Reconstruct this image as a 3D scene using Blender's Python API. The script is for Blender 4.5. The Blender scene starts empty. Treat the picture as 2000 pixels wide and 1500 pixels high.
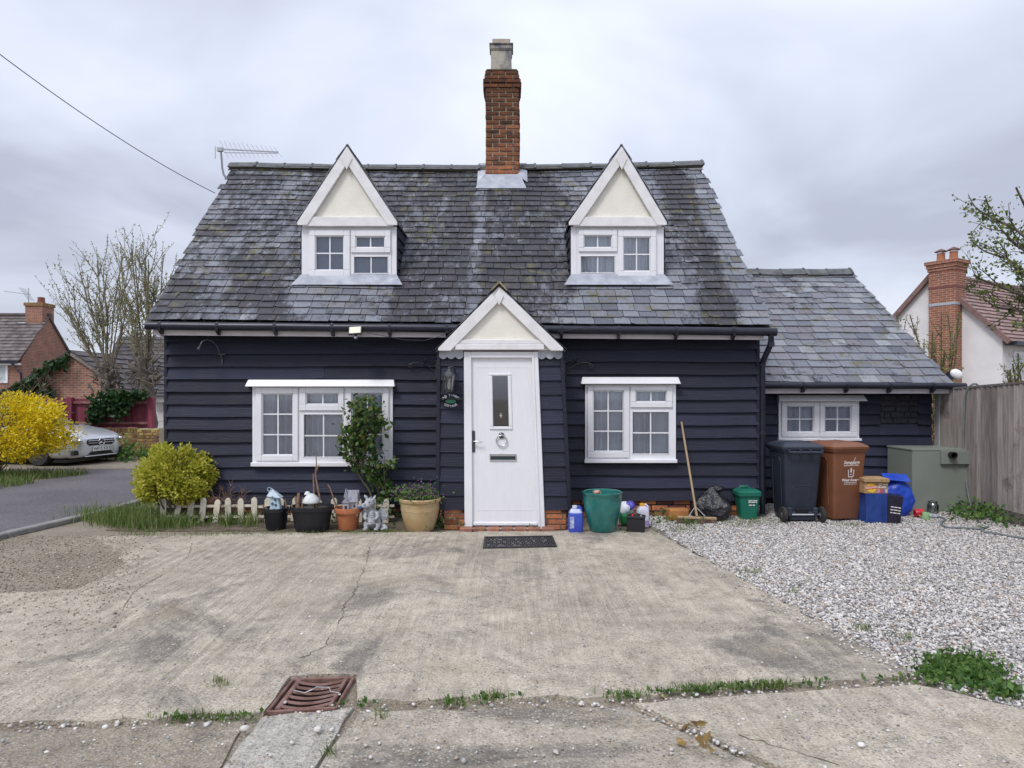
import bpy, bmesh, math, random
import numpy as np
from mathutils import Vector, Matrix
SC = bpy.context.scene
COL = SC.collection
rnd = random.Random(7)
nrs = np.random.RandomState(11)
R = math.radians
# ------------------------------------------------------------------ camera, sky, sun, exposure
F, H, YH, CX = 1333.0, 1.63, 765.0, 1000.0          # focal length (photo px), eye height, horizon row, centre column
cam = bpy.data.cameras.new('camera'); camo = bpy.data.objects.new('camera', cam); COL.objects.link(camo)
cam.sensor_width = 36; cam.lens = 36 * F / 2000; cam.clip_end = 2000; cam.clip_start = 0.05
camo.location = (0, 0, H); camo.rotation_euler = (R(90), 0, 0); cam.shift_y = 15 / 2000
SC.camera = camo
SC.view_settings.view_transform = 'Standard'; SC.view_settings.look = 'None'
SC.view_settings.gamma = 1; SC.view_settings.use_curve_mapping = False
SC.view_settings.exposure = 0.40
SC.cycles.use_denoising = True
SC.cycles.max_bounces = 6; SC.cycles.transparent_max_bounces = 12
SUN_EL, SUN_AZ = 52, 215                              # sun behind a thick cloud sheet, from the camera's side
wd = bpy.data.worlds.new('World'); SC.world = wd; wd.use_nodes = True
def nn(nt, t, **kw):
    n = nt.nodes.new(t)
    for k, v in kw.items():
        if k.startswith('i_'):
            key = k[2:]
            n.inputs[int(key) if key.isdigit() else key].default_value = v
        else: setattr(n, k, v)
    return n
def ramp(nt, fac, stops, interp='LINEAR'):
    n = nt.nodes.new('ShaderNodeValToRGB'); cr = n.color_ramp; cr.interpolation = interp
    while len(cr.elements) < len(stops): cr.elements.new(0.5)
    for e, (p, c) in zip(cr.elements, stops):
        e.position = p; e.color = (c, c, c, 1) if isinstance(c, (int, float)) else (*c[:3], 1)
    if fac is not None: nt.links.new(fac, n.inputs[0])
    return n.outputs[0]
def mathn(nt, op, a, b=None, clamp=False):
    n = nt.nodes.new('ShaderNodeMath'); n.operation = op; n.use_clamp = clamp
    for i, x in enumerate((a, b)):
        if x is None: continue
        if isinstance(x, (int, float)): n.inputs[i].default_value = x
        else: nt.links.new(x, n.inputs[i])
    return n.outputs[0]
def mixc(nt, fac, a, b, mode='MIX'):
    n = nt.nodes.new('ShaderNodeMix'); n.data_type = 'RGBA'; n.blend_type = mode
    for i, x in ((0, fac), (6, a), (7, b)):
        if isinstance(x, (int, float)): n.inputs[i].default_value = x if i == 0 else (x, x, x, 1)
        elif isinstance(x, (tuple, list)): n.inputs[i].default_value = (*x[:3], 1)
        else: nt.links.new(x, n.inputs[i])
    return n.outputs[2]
def world():
    nt = wd.node_tree; nt.nodes.clear(); L = nt.links.new
    out = nn(nt, 'ShaderNodeOutputWorld'); bg = nn(nt, 'ShaderNodeBackground'); L(bg.outputs[0], out.inputs[0])
    sky = nn(nt, 'ShaderNodeTexSky', sky_type='NISHITA', sun_disc=False)
    sky.sun_elevation = R(SUN_EL); sky.sun_rotation = R(SUN_AZ)
    skyc = mixc(nt, 1.0, sky.outputs[0], (0.10, 0.10, 0.10), 'MULTIPLY')
    tc = nn(nt, 'ShaderNodeTexCoord'); sp = nn(nt, 'ShaderNodeSeparateXYZ'); L(tc.outputs['Generated'], sp.inputs[0])
    z = mathn(nt, 'MAXIMUM', sp.outputs[2], 0.0)
    d = mathn(nt, 'ADD', z, 0.22)
    cb = nn(nt, 'ShaderNodeCombineXYZ'); L(mathn(nt, 'DIVIDE', sp.outputs[0], d), cb.inputs[0]); L(mathn(nt, 'DIVIDE', sp.outputs[1], d), cb.inputs[1])
    n1 = nn(nt, 'ShaderNodeTexNoise', i_Scale=0.85, i_Detail=5.0, i_Roughness=0.48, i_Distortion=0.5); L(cb.outputs[0], n1.inputs['Vector'])
    cl = ramp(nt, n1.outputs[0], [(0.36, (0.43, 0.455, 0.55)), (0.5, (0.60, 0.64, 0.755)), (0.62, (0.75, 0.79, 0.90))])
    lum = mathn(nt, 'MULTIPLY_ADD', z, 0.75); lum.node.inputs[2].default_value = 0.78   # overcast sheet: brighter overhead
    cl = mixc(nt, 1.0, cl, lum, 'MULTIPLY')
    L(mixc(nt, 0.9, skyc, cl), bg.inputs[0]); bg.inputs[1].default_value = 1.0
world()
sl = bpy.data.lights.new('sun', 'SUN'); sl.energy = 1.5; sl.angle = R(16); sl.color = (1, 0.97, 0.93)
so = bpy.data.objects.new('sun', sl); COL.objects.link(so)
az = R(SUN_AZ); dsun = Vector((math.sin(az) * math.cos(R(SUN_EL)), math.cos(az) * math.cos(R(SUN_EL)), math.sin(R(SUN_EL))))
so.rotation_euler = dsun.to_track_quat('Z', 'Y').to_euler(); so.location = (0, -5, 20)
# ------------------------------------------------------------------ pixel -> place helpers
def W(px, py, Y): return Vector(((px - CX) * Y / F, Y, H - (py - YH) * Y / F))      # point at depth Y
def G(px, py, z=0.0):                                                                # point on the ground
    Y = F * (H - z) / (py - YH); return Vector(((px - CX) * Y / F, Y, z))
def XW(px, Y): return (px - CX) * Y / F
def ZW(py, Y): return H - (py - YH) * Y / F
# ------------------------------------------------------------------ mesh builder
ICO_V = None
class MB:
    def __init__(s): s.v = []; s.f = []; s.t = []; s.n = 0; s.big = []
    def add(s, vs, fs, tint=0.0):
        o = s.n; s.v.extend([tuple(v) for v in vs]); s.t.extend([tint] * len(vs)); s.n += len(vs)
        s.f.extend([tuple(i + o for i in f) for f in fs]); return s
    def box(s, c, size, rot=None, tint=0.0, top=1.0):
        hx, hy, hz = size[0] / 2, size[1] / 2, size[2] / 2; c = Vector(c); vs = []
        for dz in (-1, 1):
            k = top if dz > 0 else 1
            for dx, dy in ((-1, -1), (1, -1), (1, 1), (-1, 1)):
                p = Vector((dx * hx * k, dy * hy * k, dz * hz)); vs.append(c + (rot @ p if rot is not None else p))
        return s.add(vs, [(3, 2, 1, 0), (4, 5, 6, 7), (0, 1, 5, 4), (1, 2, 6, 5), (2, 3, 7, 6), (3, 0, 4, 7)], tint)
    def bb(s, x0, x1, y0, y1, z0, z1, tint=0.0):
        return s.box(((x0 + x1) / 2, (y0 + y1) / 2, (z0 + z1) / 2), (x1 - x0, y1 - y0, z1 - z0), None, tint)
    def bar(s, a, b, w, h, tint=0.0, up=(0, 0, 1)):
        a = Vector(a); b = Vector(b); d = b - a; L = d.length; x = d.normalized(); u = Vector(up)
        y = u.cross(x)
        if y.length < 1e-4: y = Vector((0, 1, 0)).cross(x)
        y.normalize(); z = x.cross(y)
        return s.box((a + b) / 2, (L, w, h), Matrix((x, y, z)).transposed(), tint)
    def tube(s, pts, r, n=8, tint=0.0, cap=True, flat=1.0):
        pts = [Vector(p) for p in pts]; m = len(pts)
        rs = list(r) if isinstance(r, (list, tuple)) else [r] * m
        vs = []; prev = None
        for i, p in enumerate(pts):
            d = (pts[min(i + 1, m - 1)] - pts[max(i - 1, 0)])
            d = d.normalized() if d.length > 1e-9 else Vector((0, 0, 1))
            if prev is None:
                a = d.cross(Vector((0, 0, 1)))
                if a.length < 1e-3: a = d.cross(Vector((0, 1, 0)))
            else:
                a = prev - d * prev.dot(d)
                if a.length < 1e-4: a = d.cross(Vector((0.3, 1, 0.2)))
            a.normalize(); prev = a; b = d.cross(a)
            for k in range(n):
                an = 2 * math.pi * k / n; vs.append(p + a * (rs[i] * math.cos(an)) + b * (rs[i] * flat * math.sin(an)))
        fs = [(i * n + k, i * n + (k + 1) % n, (i + 1) * n + (k + 1) % n, (i + 1) * n + k) for i in range(m - 1) for k in range(n)]
        if cap: fs += [tuple(range(n))[::-1], tuple((m - 1) * n + k for k in range(n))]
        return s.add(vs, fs, tint)
    def lathe(s, c, prof, n=28, tint=0.0, sx=1.0, sy=1.0, cap=True, jit=None):
        c = Vector(c); vs = []; m = len(prof)
        for r, z in prof:
            for k in range(n):
                an = 2 * math.pi * k / n; vs.append(c + Vector((r * math.cos(an) * sx, r * math.sin(an) * sy, z)))
        fs = [(i * n + k, i * n + (k + 1) % n, (i + 1) * n + (k + 1) % n, (i + 1) * n + k) for i in range(m - 1) for k in range(n)]
        if cap: fs += [tuple(range(n))[::-1], tuple((m - 1) * n + k for k in range(n))]
        return s.add(vs, fs, tint)
    def prism(s, poly, a0, a1, axis='y', tint=0.0):
        n = len(poly)
        mk = {'y': lambda p, a: (p[0], a, p[1]), 'z': lambda p, a: (p[0], p[1], a), 'x': lambda p, a: (a, p[0], p[1])}[axis]
        vs = [mk(p, a0) for p in poly] + [mk(p, a1) for p in poly]
        fs = [tuple(range(n)), tuple(range(2 * n - 1, n - 1, -1))] + [(i, i + n, (i + 1) % n + n, (i + 1) % n) for i in range(n)]
        return s.add(vs, fs, tint)
    def slab(s, q, th, tint=0.0):
        """four corners (any order round) + thickness along -normal"""
        q = [Vector(p) for p in q]; nrm = (q[1] - q[0]).cross(q[-1] - q[0]).normalized() * th; n = len(q)
        vs = q + [p - nrm for p in q]
        return s.add(vs, [tuple(range(n)), tuple(range(2 * n - 1, n - 1, -1))] + [(i + n, (i + 1) % n + n, (i + 1) % n, i) for i in range(n)], tint)
    def sphere(s, c, r, nu=12, nv=8, tint=0.0, sc=(1, 1, 1), rot=None):
        c = Vector(c); vs = []; fs = []
        for i in range(nv + 1):
            th = math.pi * i / nv
            for k in range(nu):
                p = Vector((math.sin(th) * math.cos(2 * math.pi * k / nu) * sc[0], math.sin(th) * math.sin(2 * math.pi * k / nu) * sc[1], math.cos(th) * sc[2])) * r
                vs.append(c + (rot @ p if rot is not None else p))
        for i in range(nv):
            for k in range(nu): fs.append((i * nu + k, (i + 1) * nu + k, (i + 1) * nu + (k + 1) % nu, i * nu + (k + 1) % nu))
        return s.add(vs, fs, tint)
    def holes(s, x0, x1, z0, z1, hs, y0, y1):
        xs = sorted({x0, x1, *[h[0] for h in hs], *[h[1] for h in hs]}); zs = sorted({z0, z1, *[h[2] for h in hs], *[h[3] for h in hs]})
        xs = [x for x in xs if x0 <= x <= x1]; zs = [z for z in zs if z0 <= z <= z1]
        for i in range(len(xs) - 1):
            for j in range(len(zs) - 1):
                cx, cz = (xs[i] + xs[i + 1]) / 2, (zs[j] + zs[j + 1]) / 2
                if any(h[0] < cx < h[1] and h[2] < cz < h[3] for h in hs): continue
                s.bb(xs[i], xs[i + 1], y0, y1, zs[j], zs[j + 1])
        return s
    def bulk(s, V, faces, tints):
        """V (n,k,3) numpy pieces sharing one face template"""
        n, k, _ = V.shape; s.big.append((V.reshape(-1, 3), np.asarray(faces), n, k, np.repeat(tints, k))); return s
    def build(s, name, mat, parent=None, smooth=None, bevel=0.0, seg=1, label=None, cat=None, group=None, kind=None):
        me = bpy.data.meshes.new(name); off = Vector((0, 0, 0)); p = parent
        while p is not None: off += p.location; p = p.parent
        nv = s.n; V = np.array(s.v, dtype=np.float64).reshape(-1, 3); T = np.array(s.t, dtype=np.float32)
        if not s.big:
            me.from_pydata((V - np.array(off)).tolist(), [], s.f)
        else:
            loops = [np.array([i for f in s.f for i in f], dtype=np.int32)]; tot = [np.array([len(f) for f in s.f], dtype=np.int32)]
            VV = [V]; TT = [T]; base = nv
            for v, fc, n, k, t in s.big:
                idx = (np.arange(n)[:, None, None] * k + fc[None]).reshape(-1) + base
                loops.append(idx.astype(np.int32)); tot.append(np.full(n * len(fc), fc.shape[1], dtype=np.int32)); VV.append(v); TT.append(t); base += n * k
            V = np.concatenate(VV) - np.array(off); T = np.concatenate(TT).astype(np.float32); lp = np.concatenate(loops); tt = np.concatenate(tot)
            me.vertices.add(len(V)); me.vertices.foreach_set('co', V.reshape(-1).astype(np.float32))
            me.loops.add(len(lp)); me.loops.foreach_set('vertex_index', lp)
            me.polygons.add(len(tt)); me.polygons.foreach_set('loop_start', np.concatenate([[0], np.cumsum(tt)[:-1]]).astype(np.int32))
            me.update(calc_edges=True)
        at = me.attributes.new('tint', 'FLOAT', 'POINT'); at.data.foreach_set('value', T)
        me.materials.append(mat)
        if smooth is not None:
            me.polygons.foreach_set('use_smooth', [True] * len(me.polygons))
            if smooth < 179: me.set_sharp_from_angle(angle=R(smooth))
        o = bpy.data.objects.new(name, me); COL.objects.link(o)
        if parent is not None: o.parent = parent
        if bevel:
            b = o.modifiers.new('bevel', 'BEVEL'); b.width = bevel; b.segments = seg; b.limit_method = 'ANGLE'; b.angle_limit = R(40)
        tag(o, label, cat, group, kind); return o
def tag(o, label=None, cat=None, group=None, kind=None):
    if label: o['label'] = label
    if cat: o['category'] = cat
    if group: o['group'] = group
    if kind: o['kind'] = kind
    return o
def thing(name, loc, label, cat, group=None):
    o = bpy.data.objects.new(name, None); COL.objects.link(o); o.location = loc; o.empty_display_size = 0.1
    return tag(o, label, cat, group)
def wob(a, b, c=0.0):                                   # cheap smooth pseudo-noise in -1..1
    return (math.sin(a * 1.7 + c * 3.1) + math.sin(a * 0.63 + b * 2.3 + c) + math.sin(b * 1.1 + a * 2.9 + c * 0.7)) / 3
def copy_tree(o, parent=None):
    c = o.copy(); COL.objects.link(c); c.parent = parent
    for ch in o.children: copy_tree(ch, c)
    return c
_txt = {}
def glyphs(text, size=1.0, align='CENTER', ext=0.0, bold=0.0, font_shear=0.0, space=1.0):
    cu = bpy.data.curves.new('t', 'FONT'); cu.body = text; cu.size = size; cu.align_x = align; cu.align_y = 'CENTER'; cu.extrude = ext; cu.offset = bold; cu.shear = font_shear; cu.space_character = space
    ob = bpy.data.objects.new('t', cu); COL.objects.link(ob); dg = bpy.context.evaluated_depsgraph_get(); dg.update()
    me = bpy.data.meshes.new_from_object(ob.evaluated_get(dg)); vs = [Vector(v.co) for v in me.vertices]; fs = [tuple(p.vertices) for p in me.polygons]
    bpy.data.objects.remove(ob); bpy.data.curves.remove(cu); bpy.data.meshes.remove(me); return vs, fs
def put_text(mb, text, size, origin, xdir, ydir, **kw):
    vs, fs = glyphs(text, size, **kw); o = Vector(origin); x = Vector(xdir).normalized(); y = Vector(ydir).normalized(); z = x.cross(y)
    mb.add([o + x * v.x + y * v.y + z * v.z for v in vs], fs); return mb
# ------------------------------------------------------------------ materials
def new_mat(name):
    m = bpy.data.materials.new(name); m.use_nodes = True; nt = m.node_tree; nt.nodes.clear()
    out = nn(nt, 'ShaderNodeOutputMaterial'); b = nn(nt, 'ShaderNodeBsdfPrincipled'); nt.links.new(b.outputs[0], out.inputs[0])
    return m, nt, b, out
def pos(nt, stretch=(1, 1, 1), rot=(0, 0, 0)):
    g = nn(nt, 'ShaderNodeNewGeometry'); mp = nn(nt, 'ShaderNodeMapping'); mp.inputs['Scale'].default_value = stretch; mp.inputs['Rotation'].default_value = rot
    nt.links.new(g.outputs['Position'], mp.inputs[0]); return mp.outputs[0]
def noise(nt, vec, scale, detail=4, rough=0.55, dist=0.0):
    n = nn(nt, 'ShaderNodeTexNoise', i_Scale=scale, i_Detail=detail, i_Roughness=rough, i_Distortion=dist); nt.links.new(vec, n.inputs['Vector']); return n.outputs[0]
def bumpn(nt, b, h, strength, dist=0.01):
    n = nn(nt, 'ShaderNodeBump', i_Strength=strength, i_Distance=dist); nt.links.new(h, n.inputs['Height']); nt.links.new(n.outputs[0], b.inputs['Normal']); return n
def tintv(nt):
    a = nn(nt, 'ShaderNodeAttribute', attribute_name='tint'); return a.outputs['Fac']
MATS = {}
def M(name, c1, c2=None, sc=6.0, rough=0.6, bump=0.0, bsc=None, metal=0.0, spec=0.4, tint=None, stretch=(1, 1, 1), lo=0.38, hi=0.62, detail=5, dirt=None, coat=0.0, bdist=0.01):
    if name in MATS: return MATS[name]
    m, nt, b, out = new_mat(name); v = pos(nt, stretch); col = None
    if c2 is not None:
        f = ramp(nt, noise(nt, v, sc, detail), [(lo, 0.0), (hi, 1.0)]); col = mixc(nt, f, c1, c2)
    if dirt is not None:                                   # (colour, scale, threshold) weathering blotches
        f = ramp(nt, noise(nt, pos(nt), dirt[1], 6, 0.65), [(dirt[2], 0.0), (dirt[2] + 0.12, 1.0)]); col = mixc(nt, f, col if col is not None else c1, dirt[0])
    if tint is not None:
        k = ramp(nt, tintv(nt), [(0, tint[0]), (1, tint[1])]); col = mixc(nt, 1.0, col if col is not None else c1, k, 'MULTIPLY')
    if col is None: b.inputs['Base Color'].default_value = (*c1, 1)
    else: nt.links.new(col, b.inputs['Base Color'])
    b.inputs['Roughness'].default_value = rough; b.inputs['Metallic'].default_value = metal; b.inputs['Specular IOR Level'].default_value = spec
    b.inputs['Coat Weight'].default_value = coat
    if bump: bumpn(nt, b, noise(nt, v, bsc or sc * 4, 5, 0.6), bump, bdist)
    MATS[name] = m; return m
def leafmat(name, ca, cb, cc=None, trans=0.35, rough=0.5):
    m, nt, b, out = new_mat(name); t = tintv(nt)
    col = ramp(nt, t, [(0.0, ca), (0.6, cb), (1.0, cc or cb)])
    nt.links.new(col, b.inputs['Base Color']); b.inputs['Roughness'].default_value = rough; b.inputs['Specular IOR Level'].default_value = 0.3
    tr = nn(nt, 'ShaderNodeBsdfTranslucent'); nt.links.new(col, tr.inputs[0]); mx = nn(nt, 'ShaderNodeMixShader', i_0=trans)
    nt.links.new(b.outputs[0], mx.inputs[1]); nt.links.new(tr.outputs[0], mx.inputs[2]); nt.links.new(mx.outputs[0], out.inputs[0]); MATS[name] = m; return m
def glassmat(name, tintc=(0.85, 0.9, 0.95), refl=0.10):
    m, nt, b, out = new_mat(name); nt.nodes.remove(b)
    tr = nn(nt, 'ShaderNodeBsdfTransparent'); tr.inputs[0].default_value = (*tintc, 1); gl = nn(nt, 'ShaderNodeBsdfGlossy'); gl.inputs['Roughness'].default_value = 0.03
    fr = nn(nt, 'ShaderNodeFresnel', i_IOR=1.5); fac = mathn(nt, 'ADD', mathn(nt, 'MULTIPLY', fr.outputs[0], 1.3), refl, True)
    mx = nn(nt, 'ShaderNodeMixShader'); nt.links.new(fac, mx.inputs[0]); nt.links.new(tr.outputs[0], mx.inputs[1]); nt.links.new(gl.outputs[0], mx.inputs[2]); nt.links.new(mx.outputs[0], out.inputs[0])
    MATS[name] = m; return m
def slatemat():
    m, nt, b, out = new_mat('slate'); L = nt.links.new; g = nn(nt, 'ShaderNodeNewGeometry'); P = g.outputs['Position']
    sp = nn(nt, 'ShaderNodeSeparateXYZ'); L(P, sp.inputs[0]); t = tintv(nt)
    col = ramp(nt, t, [(0.0, (0.105, 0.11, 0.135)), (0.35, (0.155, 0.164, 0.195)), (0.62, (0.20, 0.213, 0.245)), (0.85, (0.17, 0.16, 0.185)), (1.0, (0.265, 0.28, 0.305))])
    grain = noise(nt, pos(nt, (14, 5, 5)), 4, 6, 0.65)
    col = mixc(nt, 0.55, col, ramp(nt, grain, [(0.3, 0.55), (0.7, 1.35)]), 'MULTIPLY')
    # dark algae: heavy over the middle and the far-side third, washed off below lead and zinc
    bias = ramp(nt, mathn(nt, 'MULTIPLY_ADD', sp.outputs[0], 0.1), [(0.0, 0.54), (0.32, 0.57), (0.42, 0.64), (0.54, 0.64), (0.60, 0.46), (0.73, 0.45), (0.75, 0.62), (0.78, 0.60), (0.80, 0.38), (1.0, 0.36)]); bias.node.inputs[0].links[0].from_node.inputs[2].default_value = 0.5
    def bandm(x0, x1, soft=0.15):
        a = mathn(nt, 'MULTIPLY', mathn(nt, 'SUBTRACT', sp.outputs[0], x0), 1 / soft, True); c = mathn(nt, 'MULTIPLY', mathn(nt, 'SUBTRACT', x1, sp.outputs[0]), 1 / soft, True); return mathn(nt, 'MULTIPLY', a, c)
    low = mathn(nt, 'MULTIPLY', mathn(nt, 'SUBTRACT', 9.35, sp.outputs[1]), 6.0, True)
    clean = mathn(nt, 'MULTIPLY', mathn(nt, 'ADD', bandm(-2.95, -1.5), bandm(0.75, 2.2)), low)
    clean = mathn(nt, 'ADD', clean, mathn(nt, 'MULTIPLY', bandm(-0.62, -0.36, 0.1), 0.9), True)
    dk = noise(nt, pos(nt, (1.0, 0.55, 0.55)), 1.5, 7, 0.68, 0.4)
    dk = mathn(nt, 'ADD', dk, mathn(nt, 'SUBTRACT', bias, 0.5)); dk = mathn(nt, 'SUBTRACT', dk, mathn(nt, 'MULTIPLY', clean, 0.2))
    fine = noise(nt, pos(nt, (1, 0.6, 0.6)), 9, 7, 0.78)
    dk = mathn(nt, 'ADD', dk, mathn(nt, 'MULTIPLY', mathn(nt, 'SUBTRACT', fine, 0.5), 1.15))
    col = mixc(nt, mathn(nt, 'MULTIPLY', ramp(nt, dk, [(0.44, 0.0), (0.60, 1.0)]), 0.88), col, mixc(nt, ramp(nt, noise(nt, P, 3.0, 3), [(0.4, 0.0), (0.6, 1.0)]), (0.013, 0.013, 0.017), (0.030, 0.024, 0.029)))
    li = noise(nt, P, 26, 4, 0.6); li2 = noise(nt, P, 2.2, 3)
    lf = mathn(nt, 'MULTIPLY', ramp(nt, li, [(0.62, 0.0), (0.68, 1.0)]), ramp(nt, li2, [(0.45, 0.0), (0.6, 0.75)]))
    col = mixc(nt, mathn(nt, 'MULTIPLY', lf, 0.7), col, (0.25, 0.26, 0.275))
    mo = mathn(nt, 'MULTIPLY', ramp(nt, noise(nt, P, 5.5, 5, 0.7), [(0.53, 0.0), (0.64, 1.0)]), ramp(nt, noise(nt, P, 0.9, 2), [(0.44, 0.0), (0.56, 0.8)]))
    col = mixc(nt, mo, col, (0.13, 0.12, 0.05))
    L(col, b.inputs['Base Color']); L(ramp(nt, grain, [(0.3, 0.42), (0.7, 0.7)]), b.inputs['Roughness']); b.inputs['Specular IOR Level'].default_value = 0.45
    bumpn(nt, b, grain, 0.35, 0.006); MATS['slate'] = m; return m
def boardmat(name='black_board', c=(0.0100, 0.0115, 0.027), c2=(0.020, 0.023, 0.046)):
    m, nt, b, out = new_mat(name); L = nt.links.new
    g = noise(nt, pos(nt, (1.2, 26, 26)), 3.0, 6, 0.65, 0.3); w = noise(nt, pos(nt), 1.6, 5, 0.6)
    col = mixc(nt, ramp(nt, w, [(0.35, 0.0), (0.68, 1.0)]), c, c2)
    sp = noise(nt, pos(nt), 45, 2, 0.5); col = mixc(nt, mathn(nt, 'MULTIPLY', ramp(nt, sp, [(0.74, 0.0), (0.78, 1.0)]), 0.35), col, (0.2, 0.2, 0.24))
    k = ramp(nt, tintv(nt), [(0, 0.65), (1, 1.5)]); col = mixc(nt, 1.0, col, k, 'MULTIPLY')
    gr = noise(nt, pos(nt, (0.9, 40, 40)), 2.2, 5, 0.7); col = mixc(nt, mathn(nt, 'MULTIPLY', ramp(nt, gr, [(0.56, 0.0), (0.72, 1.0)]), 0.5), col, (0.06, 0.063, 0.085))
    L(col, b.inputs['Base Color']); L(ramp(nt, w, [(0.3, 0.5), (0.7, 0.72)]), b.inputs['Roughness']); b.inputs['Specular IOR Level'].default_value = 0.4
    bumpn(nt, b, g, 0.9, 0.008); MATS[name] = m; return m
def brickwall(name, c1, c2, mortar, scale=1.0, ax='xz', bw=0.225, bh=0.075, dirt=None):
    """flat brickwork for walls too far off to pick bricks apart"""
    m, nt, b, out = new_mat(name); L = nt.links.new; tc = nn(nt, 'ShaderNodeTexCoord'); sp = nn(nt, 'ShaderNodeSeparateXYZ'); L(tc.outputs['Object'], sp.inputs[0])
    nrm = nn(nt, 'ShaderNodeSeparateXYZ'); L(tc.outputs['Normal'], nrm.inputs[0])
    fx = mathn(nt, 'GREATER_THAN', mathn(nt, 'ABSOLUTE', nrm.outputs[0]), 0.6)
    u = nn(nt, 'ShaderNodeMix'); u.data_type = 'FLOAT'; L(fx, u.inputs[0]); L(sp.outputs[0], u.inputs[2]); L(sp.outputs[1], u.inputs[3])
    cb = nn(nt, 'ShaderNodeCombineXYZ'); L(u.outputs[0], cb.inputs[0]); L(sp.outputs[2], cb.inputs[1])
    br = nn(nt, 'ShaderNodeTexBrick', i_Scale=1.0); br.inputs['Brick Width'].default_value = bw; br.inputs['Row Height'].default_value = bh; br.inputs['Mortar Size'].default_value = 0.009
    br.inputs['Color1'].default_value = (*c1, 1); br.inputs['Color2'].default_value = (*c2, 1); br.inputs['Mortar'].default_value = (*mortar, 1); L(cb.outputs[0], br.inputs['Vector'])
    col = mixc(nt, 0.5, br.outputs[0], ramp(nt, noise(nt, pos(nt), 3, 5), [(0.3, 0.6), (0.7, 1.3)]), 'MULTIPLY')
    if dirt: col = mixc(nt, ramp(nt, noise(nt, pos(nt), dirt[1], 5, 0.6), [(dirt[2], 0.0), (dirt[2] + 0.15, 0.8)]), col, dirt[0])
    L(col, b.inputs['Base Color']); b.inputs['Roughness'].default_value = 0.85; bumpn(nt, b, br.outputs['Fac'], -0.6, 0.01); MATS[name] = m; return m
slatemat(); boardmat()
m_black = MATS['black_board']; m_slate = MATS['slate']
m_white = M('white_upvc', (0.80, 0.80, 0.83), (0.74, 0.74, 0.77), 3, 0.32, spec=0.5)
m_wpaint = M('white_paint', (0.78, 0.77, 0.78), (0.70, 0.69, 0.69), 7, 0.5, 0.15, 40, dirt=((0.42, 0.40, 0.36), 5, 0.68))
m_cream = M('cream_render', (0.82, 0.79, 0.71), (0.77, 0.74, 0.66), 5, 0.85, 0.35, 55, dirt=((0.52, 0.49, 0.42), 4, 0.62))
m_lead = M('lead', (0.30, 0.32, 0.37), (0.42, 0.44, 0.49), 6, 0.45, 0.1, 20, dirt=((0.55, 0.56, 0.58), 4, 0.6))
m_gutter = M('black_plastic', (0.012, 0.013, 0.025), (0.02, 0.021, 0.035), 8, 0.35)
m_iron = M('black_iron', (0.045, 0.047, 0.055), (0.075, 0.078, 0.088), 30, 0.35, 0.1)
m_brick = M('old_brick', (0.34, 0.125, 0.045), (0.20, 0.08, 0.055), 9, 0.85, 0.5, 60, tint=(0.22, 1.75), dirt=((0.05, 0.043, 0.045), 6, 0.57))
m_mortar = M('mortar', (0.44, 0.37, 0.26), (0.34, 0.29, 0.21), 12, 0.9, 0.4, 70)
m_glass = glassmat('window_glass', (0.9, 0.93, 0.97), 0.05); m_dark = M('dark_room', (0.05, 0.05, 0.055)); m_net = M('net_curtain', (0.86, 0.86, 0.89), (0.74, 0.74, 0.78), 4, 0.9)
m_blind = M('blind', (0.40, 0.43, 0.54), (0.44, 0.47, 0.57), 3, 0.8)
m_steel = M('brushed_steel', (0.62, 0.62, 0.64), None, rough=0.25, metal=0.9)
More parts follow.
